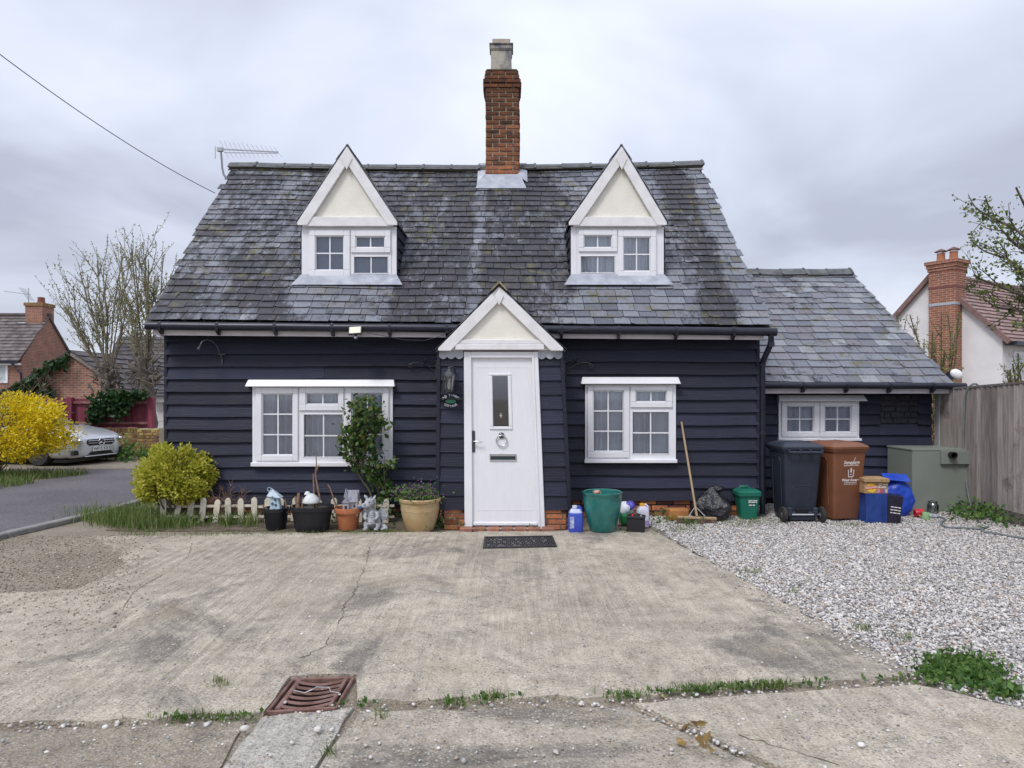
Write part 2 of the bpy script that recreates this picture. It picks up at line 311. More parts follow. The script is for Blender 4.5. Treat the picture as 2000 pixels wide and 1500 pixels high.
# ================================================================== GROUND
def concrete(name, c1, c2, rib=0.0, ribrot=0.0, stain=0.55):
    m, nt, b, out = new_mat(name); L = nt.links.new; P = pos(nt)
    big = noise(nt, P, 0.8, 7, 0.62, 0.4); col = mixc(nt, ramp(nt, big, [(0.33, 0.0), (0.66, 1.0)]), c1, c2)
    st = noise(nt, P, 0.75, 9, 0.72, 0.8); col = mixc(nt, mathn(nt, 'MULTIPLY', ramp(nt, st, [(stain, 0.0), (stain + 0.10, 1.0)]), 0.68), col, (0.10, 0.095, 0.092))
    mot = noise(nt, P, 6.5, 9, 0.78, 0.3); col = mixc(nt, 1.0, col, ramp(nt, mot, [(0.33, 0.62), (0.5, 1.0), (0.68, 1.28)]), 'MULTIPLY')
    rst = noise(nt, P, 1.7, 5, 0.6); col = mixc(nt, mathn(nt, 'MULTIPLY', ramp(nt, rst, [(0.55, 0.0), (0.7, 1.0)]), 0.35), col, (0.42, 0.33, 0.22))
    ag = nn(nt, 'ShaderNodeTexVoronoi', i_Scale=58.0); L(P, ag.inputs['Vector'])
    agc = nn(nt, 'ShaderNodeSeparateColor'); L(ag.outputs['Color'], agc.inputs[0])
    spk = mathn(nt, 'MULTIPLY', ramp(nt, ag.outputs['Distance'], [(0.22, 1.0), (0.5, 0.0)]), ramp(nt, noise(nt, P, 4, 5, 0.7), [(0.38, 0.25), (0.62, 0.95)]))
    col = mixc(nt, spk, col, ramp(nt, agc.outputs[0], [(0.0, (0.10, 0.09, 0.085)), (0.3, (0.33, 0.30, 0.25)), (0.65, (0.54, 0.50, 0.43)), (0.86, (0.40, 0.25, 0.14)), (1.0, (0.72, 0.70, 0.66))]))
    fn = noise(nt, P, 75, 4, 0.7); col = mixc(nt, 0.8, col, ramp(nt, fn, [(0.3, 0.55), (0.7, 1.42)]), 'MULTIPLY')
    rb_ = noise(nt, pos(nt, (19, 0.8, 1), (0, 0, ribrot)), 1.0, 4, 0.6, 0.15); ms = ramp(nt, noise(nt, P, 0.55, 4), [(0.36, 0.1), (0.6, 1.0)])
    wm = mathn(nt, 'MULTIPLY', ramp(nt, rb_, [(0.42, 1.0), (0.58, 0.0)]), ms)
    if rib: col = mixc(nt, mathn(nt, 'MULTIPLY', wm, min(0.42 * rib, 0.6)), col, (0.15, 0.135, 0.12))
    h = mathn(nt, 'ADD', mathn(nt, 'MULTIPLY', wm, -1.1 * rib), mathn(nt, 'ADD', mathn(nt, 'MULTIPLY', fn, 1.2), mathn(nt, 'MULTIPLY', spk, 0.6)))
    L(col, b.inputs['Base Color']); b.inputs['Roughness'].default_value = 0.9; b.inputs['Specular IOR Level'].default_value = 0.25
    bumpn(nt, b, h, 0.9, 0.010); MATS[name] = m; return m
def dirtmat():
    m, nt, b, out = new_mat('dirt'); L = nt.links.new; P = pos(nt)
    col = mixc(nt, ramp(nt, noise(nt, P, 1.3, 7, 0.65), [(0.35, 0.0), (0.65, 1.0)]), (0.20, 0.165, 0.125), (0.31, 0.265, 0.205))
    vo = nn(nt, 'ShaderNodeTexVoronoi', i_Scale=60.0); L(P, vo.inputs['Vector']); vc = nn(nt, 'ShaderNodeSeparateColor'); L(vo.outputs['Color'], vc.inputs[0])
    f = ramp(nt, vo.outputs['Distance'], [(0.3, 1.0), (0.55, 0.0)])
    col = mixc(nt, mathn(nt, 'MULTIPLY', f, 0.75), col, ramp(nt, vc.outputs[0], [(0, (0.16, 0.14, 0.12)), (0.5, (0.33, 0.27, 0.20)), (0.8, (0.42, 0.37, 0.30)), (1, (0.5, 0.47, 0.43))]))
    L(col, b.inputs['Base Color']); b.inputs['Roughness'].default_value = 0.95; bumpn(nt, b, mathn(nt, 'ADD', f, noise(nt, P, 120, 3)), 0.7, 0.01); MATS['dirt'] = m; return m
def asphalt(name, c1, c2):
    m, nt, b, out = new_mat(name); L = nt.links.new; P = pos(nt)
    col = mixc(nt, ramp(nt, noise(nt, P, 0.8, 6, 0.6), [(0.35, 0.0), (0.65, 1.0)]), c1, c2)
    vo = nn(nt, 'ShaderNodeTexVoronoi', i_Scale=110.0); L(P, vo.inputs['Vector']); vc = nn(nt, 'ShaderNodeSeparateColor'); L(vo.outputs['Color'], vc.inputs[0])
    col = mixc(nt, 0.75, col, ramp(nt, vc.outputs[0], [(0, 0.45), (0.7, 1.1), (1, 1.9)]), 'MULTIPLY')
    L(col, b.inputs['Base Color']); b.inputs['Roughness'].default_value = 0.9; bumpn(nt, b, vo.outputs['Distance'], 0.6, 0.008); MATS[name] = m; return m
m_conc = concrete('concrete', (0.39, 0.345, 0.275), (0.56, 0.50, 0.405), rib=0.8, ribrot=R(28), stain=0.53)
m_conc2 = concrete('ribbed_concrete', (0.42, 0.375, 0.30), (0.54, 0.485, 0.395), rib=1.0, ribrot=R(80), stain=0.57)
m_conc3 = concrete('apron_concrete', (0.42, 0.40, 0.35), (0.50, 0.47, 0.42), rib=1.6, ribrot=R(22), stain=0.7)
m_conc4 = concrete('dirty_concrete', (0.34, 0.30, 0.245), (0.48, 0.43, 0.35), rib=0.0, stain=0.46)
m_dirt = dirtmat(); m_tar = asphalt('tarmac', (0.10, 0.092, 0.10), (0.14, 0.128, 0.135)); m_tar2 = concrete('worn_dirt_concrete', (0.22, 0.19, 0.15), (0.35, 0.305, 0.24), rib=0.0, stain=0.52)
m_grav = M('gravel_bed', (0.30, 0.28, 0.26), (0.18, 0.165, 0.15), 40, 0.95, 0.5)
m_soil = M('soil', (0.10, 0.078, 0.055), (0.17, 0.135, 0.10), 9, 0.95, 0.7, 60)
g = MB(); g.add([(-250, -120, 0), (250, -120, 0), (250, 400, 0), (-250, 400, 0)], [(0, 1, 2, 3)]); g.build('ground', m_dirt, kind='structure')
def sheet(name, pts, mat, z, th=None, rag=0.0, sub=0.12, kind='structure', **kw):
    """flat piece of ground from photo-pixel outline; edges broken up a little"""
    P = [G(*p) if len(p) == 2 else Vector(p) for p in pts]; out = []
    for i, a in enumerate(P):
        b = P[(i + 1) % len(P)]; n = max(1, int((b - a).length / sub)) if rag else 1; nr = Vector((-(b - a).y, (b - a).x, 0)).normalized()
        for k in range(n): out.append(a.lerp(b, k / n) + nr * (rag * wob(a.x * 3 + k * 1.3, a.y * 5 + k * 0.7, i) if k else 0))
    mb = MB(); n = len(out); z0 = z - (th or 0.03)
    mb.add([(p.x, p.y, z) for p in out] + [(p.x, p.y, z0) for p in out], [tuple(range(n))] + [(i + n, (i + 1) % n + n, (i + 1) % n, i) for i in range(n)])
    o = mb.build(name, mat, kind=kind, **kw)
    bm = bmesh.new(); bm.from_mesh(o.data); bmesh.ops.recalc_face_normals(bm, faces=bm.faces); big = max(bm.faces, key=lambda f: len(f.verts))
    if big.normal.z < 0: bmesh.ops.reverse_faces(bm, faces=bm.faces)
    bmesh.ops.triangulate(bm, faces=[f for f in bm.faces if len(f.verts) > 4]); bm.to_mesh(o.data); bm.free(); return o
SL = 0.028
sheet('concrete_yard', [(190, 1052), (520, 1046), (1275, 1040), (1500, 1166), (1795, 1330), (1500, 1346), (1230, 1368), (698, 1379), (696, 1327), (566, 1330), (514, 1401), (250, 1413), (0, 1424), (-600, 1440), (-600, 1190), (0, 1166), (150, 1158), (215, 1128), (250, 1100), (215, 1070)], m_conc, SL, rag=0.05)
sheet('front_slab', [(1240, 1384), (1500, 1364), (1790, 1347), (2000, 1396), (2900, 1640), (1760, 1640), (1520, 1508)], m_conc2, SL, rag=0.015)
sheet('dirty_slab', [(705, 1398), (1215, 1388), (1490, 1508), (1700, 1640), (560, 1640), (640, 1480)], m_conc4, 0.022, rag=0.02)
sheet('drain_apron', [(512, 1408), (690, 1388), (625, 1490), (540, 1640), (330, 1640), (450, 1490)], m_conc3, 0.018, rag=0.02)
sheet('tarmac_patch', [(-600, 1455), (0, 1434), (300, 1421), (480, 1414), (440, 1486), (310, 1640), (-600, 1640)], m_tar2, 0.012, rag=0.03)
sheet('gravel_bed', [(1278, 1036), (1800, 1332), (1860, 1352), (2900, 1640), (6.6, 3.0, 0), (6.2, 9.9, 0), (2.2, 9.9, 0), (2.2, 8.9, 0), (1.6, 8.9, 0)], m_grav, 0.010)
sheet('planting_bed', [(-4.75, 7.98, 0), (-4.4, 7.93, 0), (-0.9, 7.96, 0), (-0.88, 8.9, 0), (-4.6, 8.9, 0), (-4.9, 8.6, 0)], m_soil, 0.014, rag=0.03)
# road on the far side of the verge, with its kerb
road = [(-5.75, 3.0), (-5.72, 7.6), (-5.5, 8.9), (-5.45, 10.5), (-5.2, 13.2), (-4.0, 15.2), (0, 16.6), (0, 22), (-9, 14.9), (-8.6, 12.6), (-9.4, 10.6), (-12, 8.6), (-16, 6.5), (-16, 3)]
mb = MB(); n = len(road); mb.add([(x, y, 0.006) for x, y in road], [tuple(range(n))]); o = mb.build('road', m_tar, kind='structure')
sheet('parking_apron', [(-14, 14.2, 0), (-9, 14.2, 0), (-4.4, 14.9, 0), (-4.4, 17.2, 0), (-14, 17.2, 0)], m_dirt, 0.010)
m_kerb = M('kerb_stone', (0.27, 0.26, 0.25), (0.20, 0.195, 0.19), 8, 0.9, 0.4, 50)
kp = [Vector((x, y, 0)) for x, y in road[:5]]; kerb = thing('kerb', (kp[1].x, kp[1].y, 0), 'low grey kerb stones edging the tarmac road', 'kerb'); kerb['kind'] = 'structure'
for a, b in zip(kp[:-1], kp[1:]):
    k = max(1, round((b - a).length / 0.9))
    for i in range(k):
        p, q = a.lerp(b, (i + 0.01) / k), a.lerp(b, (i + 0.99) / k); mb = MB(); mb.bar(p + Vector((0.06, 0, 0.03)), q + Vector((0.06, 0, 0.03)), 0.12, 0.07); mb.build('kerb_stone', m_kerb, kerb, bevel=0.012)
# cracks in the concrete, packed with dirt and moss
m_crack = M('crack_dirt', (0.09, 0.078, 0.055), (0.12, 0.12, 0.06), 14, 0.95)
def crack(pts, w):
    P = [G(*p, z=SL) for p in pts]; q = []
    for a, b in zip(P[:-1], P[1:]):
        n = max(2, int((b - a).length / 0.035))
        for k in range(n): q.append(a.lerp(b, k / n) + Vector((rnd.gauss(0, 0.008), rnd.gauss(0, 0.008), 0)))
    vs = []; fs = []
    for i, p in enumerate(q):
        d = (q[min(i + 1, len(q) - 1)] - q[max(i - 1, 0)]).normalized(); s = Vector((-d.y, d.x, 0)) * w * max(0.08, 0.45 + 0.55 * wob(i * 0.23, w * 900, 1)) * rnd.uniform(0.35, 0.9); vs += [(p.x + s.x, p.y + s.y, SL + 0.0025), (p.x - s.x, p.y - s.y, SL + 0.0025)]
        if i: fs.append((2 * i - 2, 2 * i - 1, 2 * i + 1, 2 * i))
    return vs, fs
for pts, w in (([(722, 1068), (716, 1100), (700, 1135), (690, 1165), (672, 1180), (668, 1205), (645, 1240), (632, 1265), (595, 1283), (565, 1292)], 0.009), ([(375, 1060), (372, 1080), (340, 1110), (290, 1138), (262, 1155), (245, 1180), (228, 1205), (212, 1228)], 0.006), ([(55, 1262), (110, 1280), (165, 1300)], 0.004), ([(1440, 1435), (1560, 1470), (1660, 1502)], 0.006)):
    mb = MB(); mb.add(*crack(pts, w)); mb.build('crack', m_crack, kind='structure')
# ================================================================== COTTAGE
YF, YP = 8.85, 8.02                                      # facade plane, porch front plane
EL, ER = W(285, 631, 8.6), W(1511, 641, 8.6)            # eave ends of the front slope
YR = 11.47; RL, RR = W(452, 326, YR), W(1370, 323, YR)  # ridge ends
XL, XR = XW(325, YF), XW(1480, YF)
cot = thing('cottage', (XL, YF, 0), 'black weatherboarded cottage with slate roof, two dormers and white front door', 'house')
def sub(o, p): o.parent = p; return o
# window openings in photo pixels: outer frame, list of (sash rect or None, glass rect, cols, rows)
WIN_L = ((493, 767, 755, 908), [((500, 583, 757, 900), (512, 573, 769, 889), 2, 3), ((585, 672, 757, 802), (598, 662, 768, 790), 2, 1), (None, (592, 671, 808, 894), 2, 2), ((675, 760, 757, 900), (687, 748, 768, 889), 2, 3)])
WIN_R = ((1143, 1320, 751, 902), [((1147, 1229, 754, 894), (1158, 1218, 763, 882), 2, 3), ((1231, 1313, 754, 796), (1241, 1302, 763, 785), 2, 1), (None, (1234, 1308, 803, 888), 2, 2)])
WIN_A = ((1521, 1678, 782, 860), [((1526, 1600, 785, 853), (1536, 1589, 793, 844), 2, 2), ((1601, 1674, 785, 853), (1610, 1662, 793, 844), 2, 2)])
DOR_L = ((602, 764, 448, 544), [((605, 684, 450, 540), (616, 672, 461, 528), 2, 2), ((686, 763, 450, 494), (695, 752, 462, 484), 2, 1), (None, (690, 759, 500, 535), 2, 1)])
DOR_R = ((1127, 1284, 448, 544), [((1130, 1205, 449, 492), (1140, 1195, 460, 484), 2, 1), (None, (1133, 1202, 499, 534), 2, 1), ((1207, 1281, 449, 540), (1217, 1270, 463, 530), 2, 2)])
def prect(r, Y): return (XW(r[0], Y), XW(r[1], Y), ZW(r[3], Y), ZW(r[2], Y))
def window(par, spec, Y, name='window', curtain='net', back=0.07):
    """frame with real reveals, sashes, bars and panes; front of the frame at depth Y"""
    outer, units = spec; x0, x1, z0, z1 = prect(outer, Y)
    fr = MB(); fr.holes(x0, x1, z0, z1, [prect(u[1], Y) for u in units], Y, Y + back)
    root = fr.build(name, m_white, par) if name == 'window' else fr.build('window_frame', m_white, par)
    sp = root if name == 'window' else par
    for sash, gl, nc, nr in units:
        a0, a1, b0, b1 = prect(gl, Y)
        if sash:
            s = MB(); s.holes(*prect(sash, Y), [(a0, a1, b0, b1)], Y - 0.022, Y - 0.001); s.build('sash', m_white, sp, bevel=0.006)
        e = 0.012; s = MB(); s.holes(a0 - 0.001, a1 + 0.001, b0 - 0.001, b1 + 0.001, [(a0 + e, a1 - e, b0 + e, b1 - e)], Y - 0.006, Y + 0.02); s.build('bead', m_white, sp, bevel=0.004)
        yg = Y + 0.018; w = 0.0085
        for i in range(1, nc):
            x = a0 + (a1 - a0) * i / nc; MB().bb(x - w, x + w, yg - 0.008, yg - 0.001, b0 + e, b1 - e).build('glazing_bar', m_white, sp)
        for j in range(1, nr):
            z = b0 + (b1 - b0) * j / nr; MB().bb(a0 + e, a1 - e, yg - 0.0095, yg - 0.0012, z - w, z + w).build('glazing_bar', m_white, sp)
        for i in range(nc):
            for j in range(nr):
                MB().bb(a0 + (a1 - a0) * i / nc, a0 + (a1 - a0) * (i + 1) / nc, yg, yg + 0.005, b0 + (b1 - b0) * j / nr, b0 + (b1 - b0) * (j + 1) / nr).build('pane', m_glass, sp)
    # the room behind: dark niche and curtain or blind
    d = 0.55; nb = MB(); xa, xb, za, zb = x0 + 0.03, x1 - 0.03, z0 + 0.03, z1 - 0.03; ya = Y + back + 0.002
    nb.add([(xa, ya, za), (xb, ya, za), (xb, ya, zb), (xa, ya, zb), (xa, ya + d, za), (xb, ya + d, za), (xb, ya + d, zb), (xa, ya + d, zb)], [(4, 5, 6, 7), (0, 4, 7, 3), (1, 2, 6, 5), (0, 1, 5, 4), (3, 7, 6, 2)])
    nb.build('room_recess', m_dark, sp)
    if curtain == 'net':
        for gi, u in enumerate(units):
            a0, a1, b0, b1 = prect(u[1], Y); nx = int((a1 - a0 + 0.06) / 0.008); vs = []; fs = []; ph = rnd.uniform(0, 6)
            for j in range(2):
                zz = (b0 - 0.03, b1 + 0.03)[j]
                for i in range(nx + 1):
                    x = a0 - 0.03 + (a1 - a0 + 0.06) * i / nx; fl = 1.0 if j else 1.25
                    vs.append((x + 0.014 * fl * math.sin(x * 23 + ph + j * 0.5), Y + 0.075 + 0.042 * fl * math.sin(x * 62 + ph + j * 0.4) * (0.55 + 0.45 * math.sin(x * 9 + ph)), zz))
            for i in range(nx): fs.append((i, i + 1, nx + 2 + i, nx + 1 + i))
            MB().add(vs, fs).build('curtain', m_net, sp, smooth=180)
    elif curtain == 'blind':
        for u in units:
            a0, a1, b0, b1 = prect(u[1], Y); b = MB(); k = int((b1 - b0) / 0.035)
            for i in range(k + 1): b.box(((a0 + a1) / 2, Y + back + 0.03, b0 + i * 0.035), (a1 - a0 + 0.05, 0.004, 0.034), Matrix.Rotation(R(14), 3, 'X'))
            b.build('blind', m_blind, sp)
    return root
def canopy(par, px0, px1, py0, py1, Y, proj=0.09):
    x0, x1, zt, zb = XW(px0, Y), XW(px1, Y), ZW(py0, Y), ZW(py1, Y); mb = MB()
    mb.add([(x0 + 0.025, Y + 0.05, zt), (x1 - 0.025, Y + 0.05, zt), (x1 - 0.02, Y - proj * 0.35, zt - 0.005), (x0 + 0.02, Y - proj * 0.35, zt - 0.005), (x0, Y - proj, zb), (x1, Y - proj, zb), (x1, Y + 0.05, zb), (x0, Y + 0.05, zb)],
           [(0, 1, 2, 3)[::-1], (3, 2, 5, 4)[::-1], (4, 5, 6, 7)[::-1], (1, 0, 7, 6)[::-1], (0, 3, 4, 7)[::-1], (2, 1, 6, 5)[::-1]]); return mb.build('canopy', m_white, par, bevel=0.005)
YW = YF - 0.062                                         # window frames stand proud of the boards
winL = window(cot, WIN_L, YW); winR = window(cot, WIN_R, YW)
canopy(winL, 483, 773, 741, 755, YW); canopy(winR, 1134, 1327, 736, 750, YW)
for wn, r in ((winL, (491, 768, 903, 911)), (winR, (1141, 1322, 897, 904))):
    x0, x1, z0, z1 = prect(r, YW); MB().bb(x0, x1, YW - 0.035, YW + 0.03, z0, z1).build('sill', m_white, wn, bevel=0.006)
# wall core (rendered block behind the boards) with window openings, gables up to the roof
ZT = 2.36; hl, hr = prect(WIN_L[0], YW), prect(WIN_R[0], YW)
def shrink(h, e=0.02): return (h[0] + e, h[1] - e, h[2] + e, h[3] - e)
mb = MB(); mb.holes(XL + 0.01, XR - 0.01, 0.0, ZT + 0.05, [shrink(hl), shrink(hr)], YF, YF + 0.2)
mb.build('front_wall', m_black, cot)
zr = RL.z - 0.12; yb = 2 * YR - 8.6
for xa, nm in ((XL + 0.01, 'gable_wall'), (XR - 0.16, 'gable_wall')):
    MB().prism([(YF + 0.2, 0), (yb - 0.2, 0), (yb - 0.2, ZT), (YR, zr), (YF + 0.2, ZT + 0.1)], xa, xa + 0.15, 'x').build(nm, m_black, cot)
MB().bb(XL + 0.01, XR - 0.01, yb - 0.3, yb - 0.15, 0, ZT).build('rear_wall', m_black, cot)
# weatherboards, each board its own piece, bottom edge proud and a little wavy
PITCH = 0.1625
def board(par, x0, x1, z0, z1, Y, k, zcut0=None, zcut1=None, lean=None, name='weatherboard'):
    za = max(z0 - 0.028, zcut0) if zcut0 is not None else z0 - 0.028; zb = min(z1, zcut1) if zcut1 is not None else z1
    if zb - za < 0.012 or x1 - x0 < 0.02: return
    n = max(1, int((x1 - x0) / 0.22)); vs = []; fs = []; H0 = z1 - z0 + 0.028
    for i in range(n + 1):
        x = x0 + (x1 - x0) * i / n; dz = 0.010 * wob(x * 1.1, k * 5.3) + 0.0035 * wob(x * 4, k * 2.1, 2); dy = 0.005 * wob(x * 1.6, k * 3.7, 1)
        for (z, isb) in ((za, 1), (zb, 0)):
            f = (z1 - z) / H0; yo = Y - 0.008 - 0.042 * f + dy * f; zz = z + dz * (1 if isb and zcut0 is None or (not isb and zcut1 is None) else 0); xo = lean(zz) if lean else 0
            vs += [(x + xo, yo, zz), (x + xo, yo + 0.02 + 0.012 * f, zz)]
    for i in range(n):
        a = i * 4; b = a + 4
        fs += [(a, b, b + 2, a + 2), (a + 1, a, a + 2, a + 3)[::1] if i == 0 else (a, b, b + 2, a + 2), (a, a + 1, b + 1, b), (a + 2, b + 2, b + 3, a + 3), (a + 1, a + 3, b + 3, b + 1)]
    e = n * 4; fs += [(e, e + 1, e + 3, e + 2)]; fs = list(dict.fromkeys(fs))
    return MB().add(vs, fs, rnd.random()).build(name, m_black, par)
def boarding(par, x0, x1, zbot0, zbot1, ztop, Y, wins, kk=0):
    k = 0
    nb = math.ceil((ztop - min(zbot0, zbot1)) / PITCH)
    for k in range(nb):
        z0 = zbot0 + k * PITCH; z1 = z0 + PITCH
        if z0 > ztop: break
        cut = [w for w in wins if w[2] < z1 and w[3] > z0 - 0.028]; xs = x0
        for w in sorted(cut):
            board(par, xs, w[0] + 0.005, z0, z1, Y, k + kk)
            if w[3] < z1 - 0.015: board(par, w[0] + 0.005, w[1] - 0.005, z0, z1, Y, k + kk, zcut0=w[3] - 0.003)
            if w[2] > z0 + 0.0: board(par, w[0] + 0.005, w[1] - 0.005, z0, z1, Y, k + kk, zcut1=w[2] + 0.003)
            xs = w[1] - 0.005
        j = x0 + (x1 - x0) * rnd.uniform(0.35, 0.65) if not cut and rnd.random() < 0.3 and x1 - x0 > 2 else None
        if j: board(par, xs, j - 0.0015, z0, z1, Y, k + kk); xs = j + 0.0015
        board(par, xs, x1, z0, z1, Y, k + kk + (0.2 if j else 0), zcut1=ztop + 0.1)
boarding(cot, XL, XW(862, YF) + 0.03, 0.195, 0.195, 2.32, YF, [hl])
boarding(cot, XW(1100, YF) - 0.03, XR, 0.255, 0.255, 2.32, YF, [hr], 40)
for x in (XL - 0.012, XR - 0.03): MB().bb(x, x + 0.042, YF - 0.042, YF + 0.1, 0.16, ZT).build('corner_board', m_black, cot, bevel=0.004)
# gable-end boarding in coarse strips (edge-on from the yard)
for k in range(14):
    for xs, s in ((XL, -1), (XR, 1)):
        z0 = 0.2 + k * PITCH; y1 = yb - 0.2
        MB().add([(xs + s * 0.03, YF, z0), (xs + s * 0.03, y1, z0), (xs + s * 0.008, y1, z0 + PITCH + 0.02), (xs + s * 0.008, YF, z0 + PITCH + 0.02), (xs, YF, z0), (xs, y1, z0)], [(0, 1, 2, 3), (0, 4, 5, 1)]).build('weatherboard', m_black, cot)
# brick plinth: every brick a piece on a mortar core
def bricks(par, x0, x1, z0, z1, Y, bw=0.225, bh=0.075, depth=0.1, name='brick', mat=None, skew=0.0, lean=None, missing=0.0):
    nr = max(1, round((z1 - z0) / bh)); hh = (z1 - z0) / nr; out = []
    for r in range(nr):
        x = x0 - (bw * 0.5 if r % 2 else 0) - bw * 0.2 * (r % 3)
        while x < x1 - 0.01:
            w = bw * rnd.choice((1, 1, 1, 0.5)) * rnd.uniform(0.93, 1.05); a, b = max(x, x0), min(x + w, x1); x += w
            if b - a < 0.03 or rnd.random() < missing: continue
            zz = z0 + r * hh; l = lean(zz) if lean else 0; dy = rnd.uniform(-0.006, 0.004)
            m_ = MB(); m_.box(((a + b) / 2 + l, Y + depth / 2 + dy, zz + hh / 2), (b - a - 0.014, depth, hh - 0.015), Matrix.Rotation(rnd.uniform(-0.012, 0.012), 3, 'Y'), tint=rnd.random())
            out.append(m_.build(name, mat or m_brick, par, bevel=0.004))
    return out
x0 = XW(1100, YF) - 0.03
pl = MB().bb(x0, XR, YF + 0.012, YF + 0.15, 0, 0.29).build('plinth', m_mortar, cot); bricks(pl, x0, XR, 0.0, 0.245, YF - 0.004)
pl = MB().bb(XL, -0.9, YF + 0.012, YF + 0.15, 0, 0.23).build('plinth', m_mortar, cot); bricks(pl, XL, -0.9, 0.0, 0.19, YF - 0.004)
# ---------------------------------------------------------------- roof
def sag(u): return -0.055 * math.sin(math.pi * min(max(u, 0), 1)) * 1.0
def roofpt(u, v, e0, e1, r0, r1, lift=0.0, sg=True, kick=0.0):
    a = e0.lerp(e1, u); b = r0.lerp(r1, u); p = a.lerp(b, v); nrm = (e1 - e0).cross(r0 - e0).normalized()
    if nrm.z < 0: nrm = -nrm
    dz = (sag(u) * v + 0.012 * wob(u * 9, v * 6) if sg else 0.006 * wob(u * 7, v * 6))
    return p + nrm * lift + Vector((0, 0, dz + kick * max(0, 0.12 - v)))
def slates(par, e0, e1, r0, r1, rows, sw, limit=300, sg=True, kick=0.0, name='slate', light=0.0, skip=None, left_rag=0.03, vtop=1.0):
    Lu = ((e1 - e0).length + (r1 - r0).length) / 2; items = []
    for i in range(rows):
        v0 = i / rows * vtop; u = -rnd.uniform(0, 1) * sw / Lu * 0.5 - (0.5 * sw / Lu if i % 2 else 0); rag0 = rnd.uniform(-left_rag, left_rag) / Lu; rag1 = rnd.uniform(-left_rag, left_rag) / Lu
        while u < 1:
            w = sw * rnd.uniform(0.9, 1.1) / Lu; a, b = max(u, rag0), min(u + w, 1 + rag1); u += w
            if b - a < 0.25 * sw / Lu: continue
            if skip and skip((a + b) / 2, v0): continue
            g_ = 0.0035 / Lu; lo = v0 + rnd.gauss(0, 0.028) / rows; tl = rnd.gauss(0, 0.010) / rows; hi = v0 + 1.22 / rows * vtop; th = 0.007
            if rnd.random() < 0.02: lo -= 0.18 / rows
            top = 0.010; l = 0.021 + rnd.uniform(-0.003, 0.005)
            q = [roofpt(a + g_, lo - tl, e0, e1, r0, r1, l, sg, kick), roofpt(b - g_, lo + tl, e0, e1, r0, r1, l, sg, kick), roofpt(b - g_, hi, e0, e1, r0, r1, top - 0.006, sg, kick), roofpt(a + g_, hi, e0, e1, r0, r1, top - 0.006, sg, kick)]
            if rnd.random() < 0.16:                       # broken corner
                c = rnd.uniform(0.12, 0.3)
                if rnd.random() < 0.5: q = [q[0].lerp(q[3], c * 0.5), q[0].lerp(q[1], c)] + q[1:]
                else: q = [q[0], q[1].lerp(q[0], c), q[1].lerp(q[2], c * 0.5)] + q[2:]
            items.append((v0, q, th, min(1, max(0, rnd.gauss(0.42, 0.26) + light))))
    items.sort(key=lambda t: t[0]); rest = MB()
    for k, (v, q, th, t) in enumerate(items):
        if k < limit: MB().slab(q, th, t).build(name, m_slate, par)
        else: rest.slab(q, th, t)
    if rest.n: rest.build('upper_slates', m_slate, par, kind='stuff')
m_under = M('roof_underlay', (0.018, 0.018, 0.022))
roof = MB().slab([roofpt(0.004, 0.0, EL, ER, RL, RR, -0.012, False), roofpt(0.996, 0.0, EL, ER, RL, RR, -0.012, False), RR + Vector((0, 0, -0.1)), RL + Vector((0, 0, -0.1))], 0.05).build('roof', m_under, cot)
slates(roof, EL, ER, RL, RR, 27, 0.222, kick=0.25)
bl, br_ = EL.copy(), ER.copy(); bl.y = br_.y = yb
MB().slab([br_, bl, RL + Vector((0, 0, -0.03)), RR + Vector((0, 0, -0.03))], 0.05).build('rear_roof', m_slate, cot)
m_ridge = M('ridge_tile', (0.085, 0.09, 0.10), (0.14, 0.145, 0.15), 8, 0.75, 0.3, 40, dirt=((0.11, 0.10, 0.05), 6, 0.6)); m_moss = M('moss', (0.10, 0.085, 0.04), (0.06, 0.055, 0.035), 30, 0.95, 0.6, 80)
def ridge(par, a, b, n, w=0.13, h=0.085, sg=True):
    for i in range(n):
        mb = MB()
        for (u0, u1, e) in ((i / n, (i + 1) / n, 0.0), ((i + 0.93) / n, (i + 1.0) / n, 0.014)):
            vs = []
            for u in (u0, u1):
                p = a.lerp(b, u) + Vector((0, 0, (sag(u) if sg else 0) + 0.012 * wob(u * 12, i)))
                for k, (dy, dz) in enumerate(((-w, -h), (-w * 0.45, -h * 0.12), (0, 0.028), (w * 0.45, -h * 0.12), (w, -h))): vs.append(p + Vector((0, dy * (1 + e * 3), dz + e)))
            mb.add(vs, [(k, k + 1, k + 6, k + 5) for k in range(4)] + [(0, 1, 2, 3, 4), (9, 8, 7, 6, 5), (0, 5, 9, 4)])
        mb.build('ridge_tile', m_ridge, par)
    mb = MB(); mb.bar(a.lerp(b, 0.003) + Vector((0, -w * 0.72, -h * 1.0)), a.lerp(b, 0.5) + Vector((0, -w * 0.72, -h + (sag(0.5) if sg else 0))), 0.03, 0.05); mb.bar(a.lerp(b, 0.5) + Vector((0, -w * 0.72, -h + (sag(0.5) if sg else 0))), a.lerp(b, 0.997) + Vector((0, -w * 0.72, -h)), 0.03, 0.05); mb.build('ridge_bedding', m_moss, par)
ridge(roof, RL + Vector((-0.02, 0, 0.05)), RR + Vector((0.02, 0, 0.05)), 17)
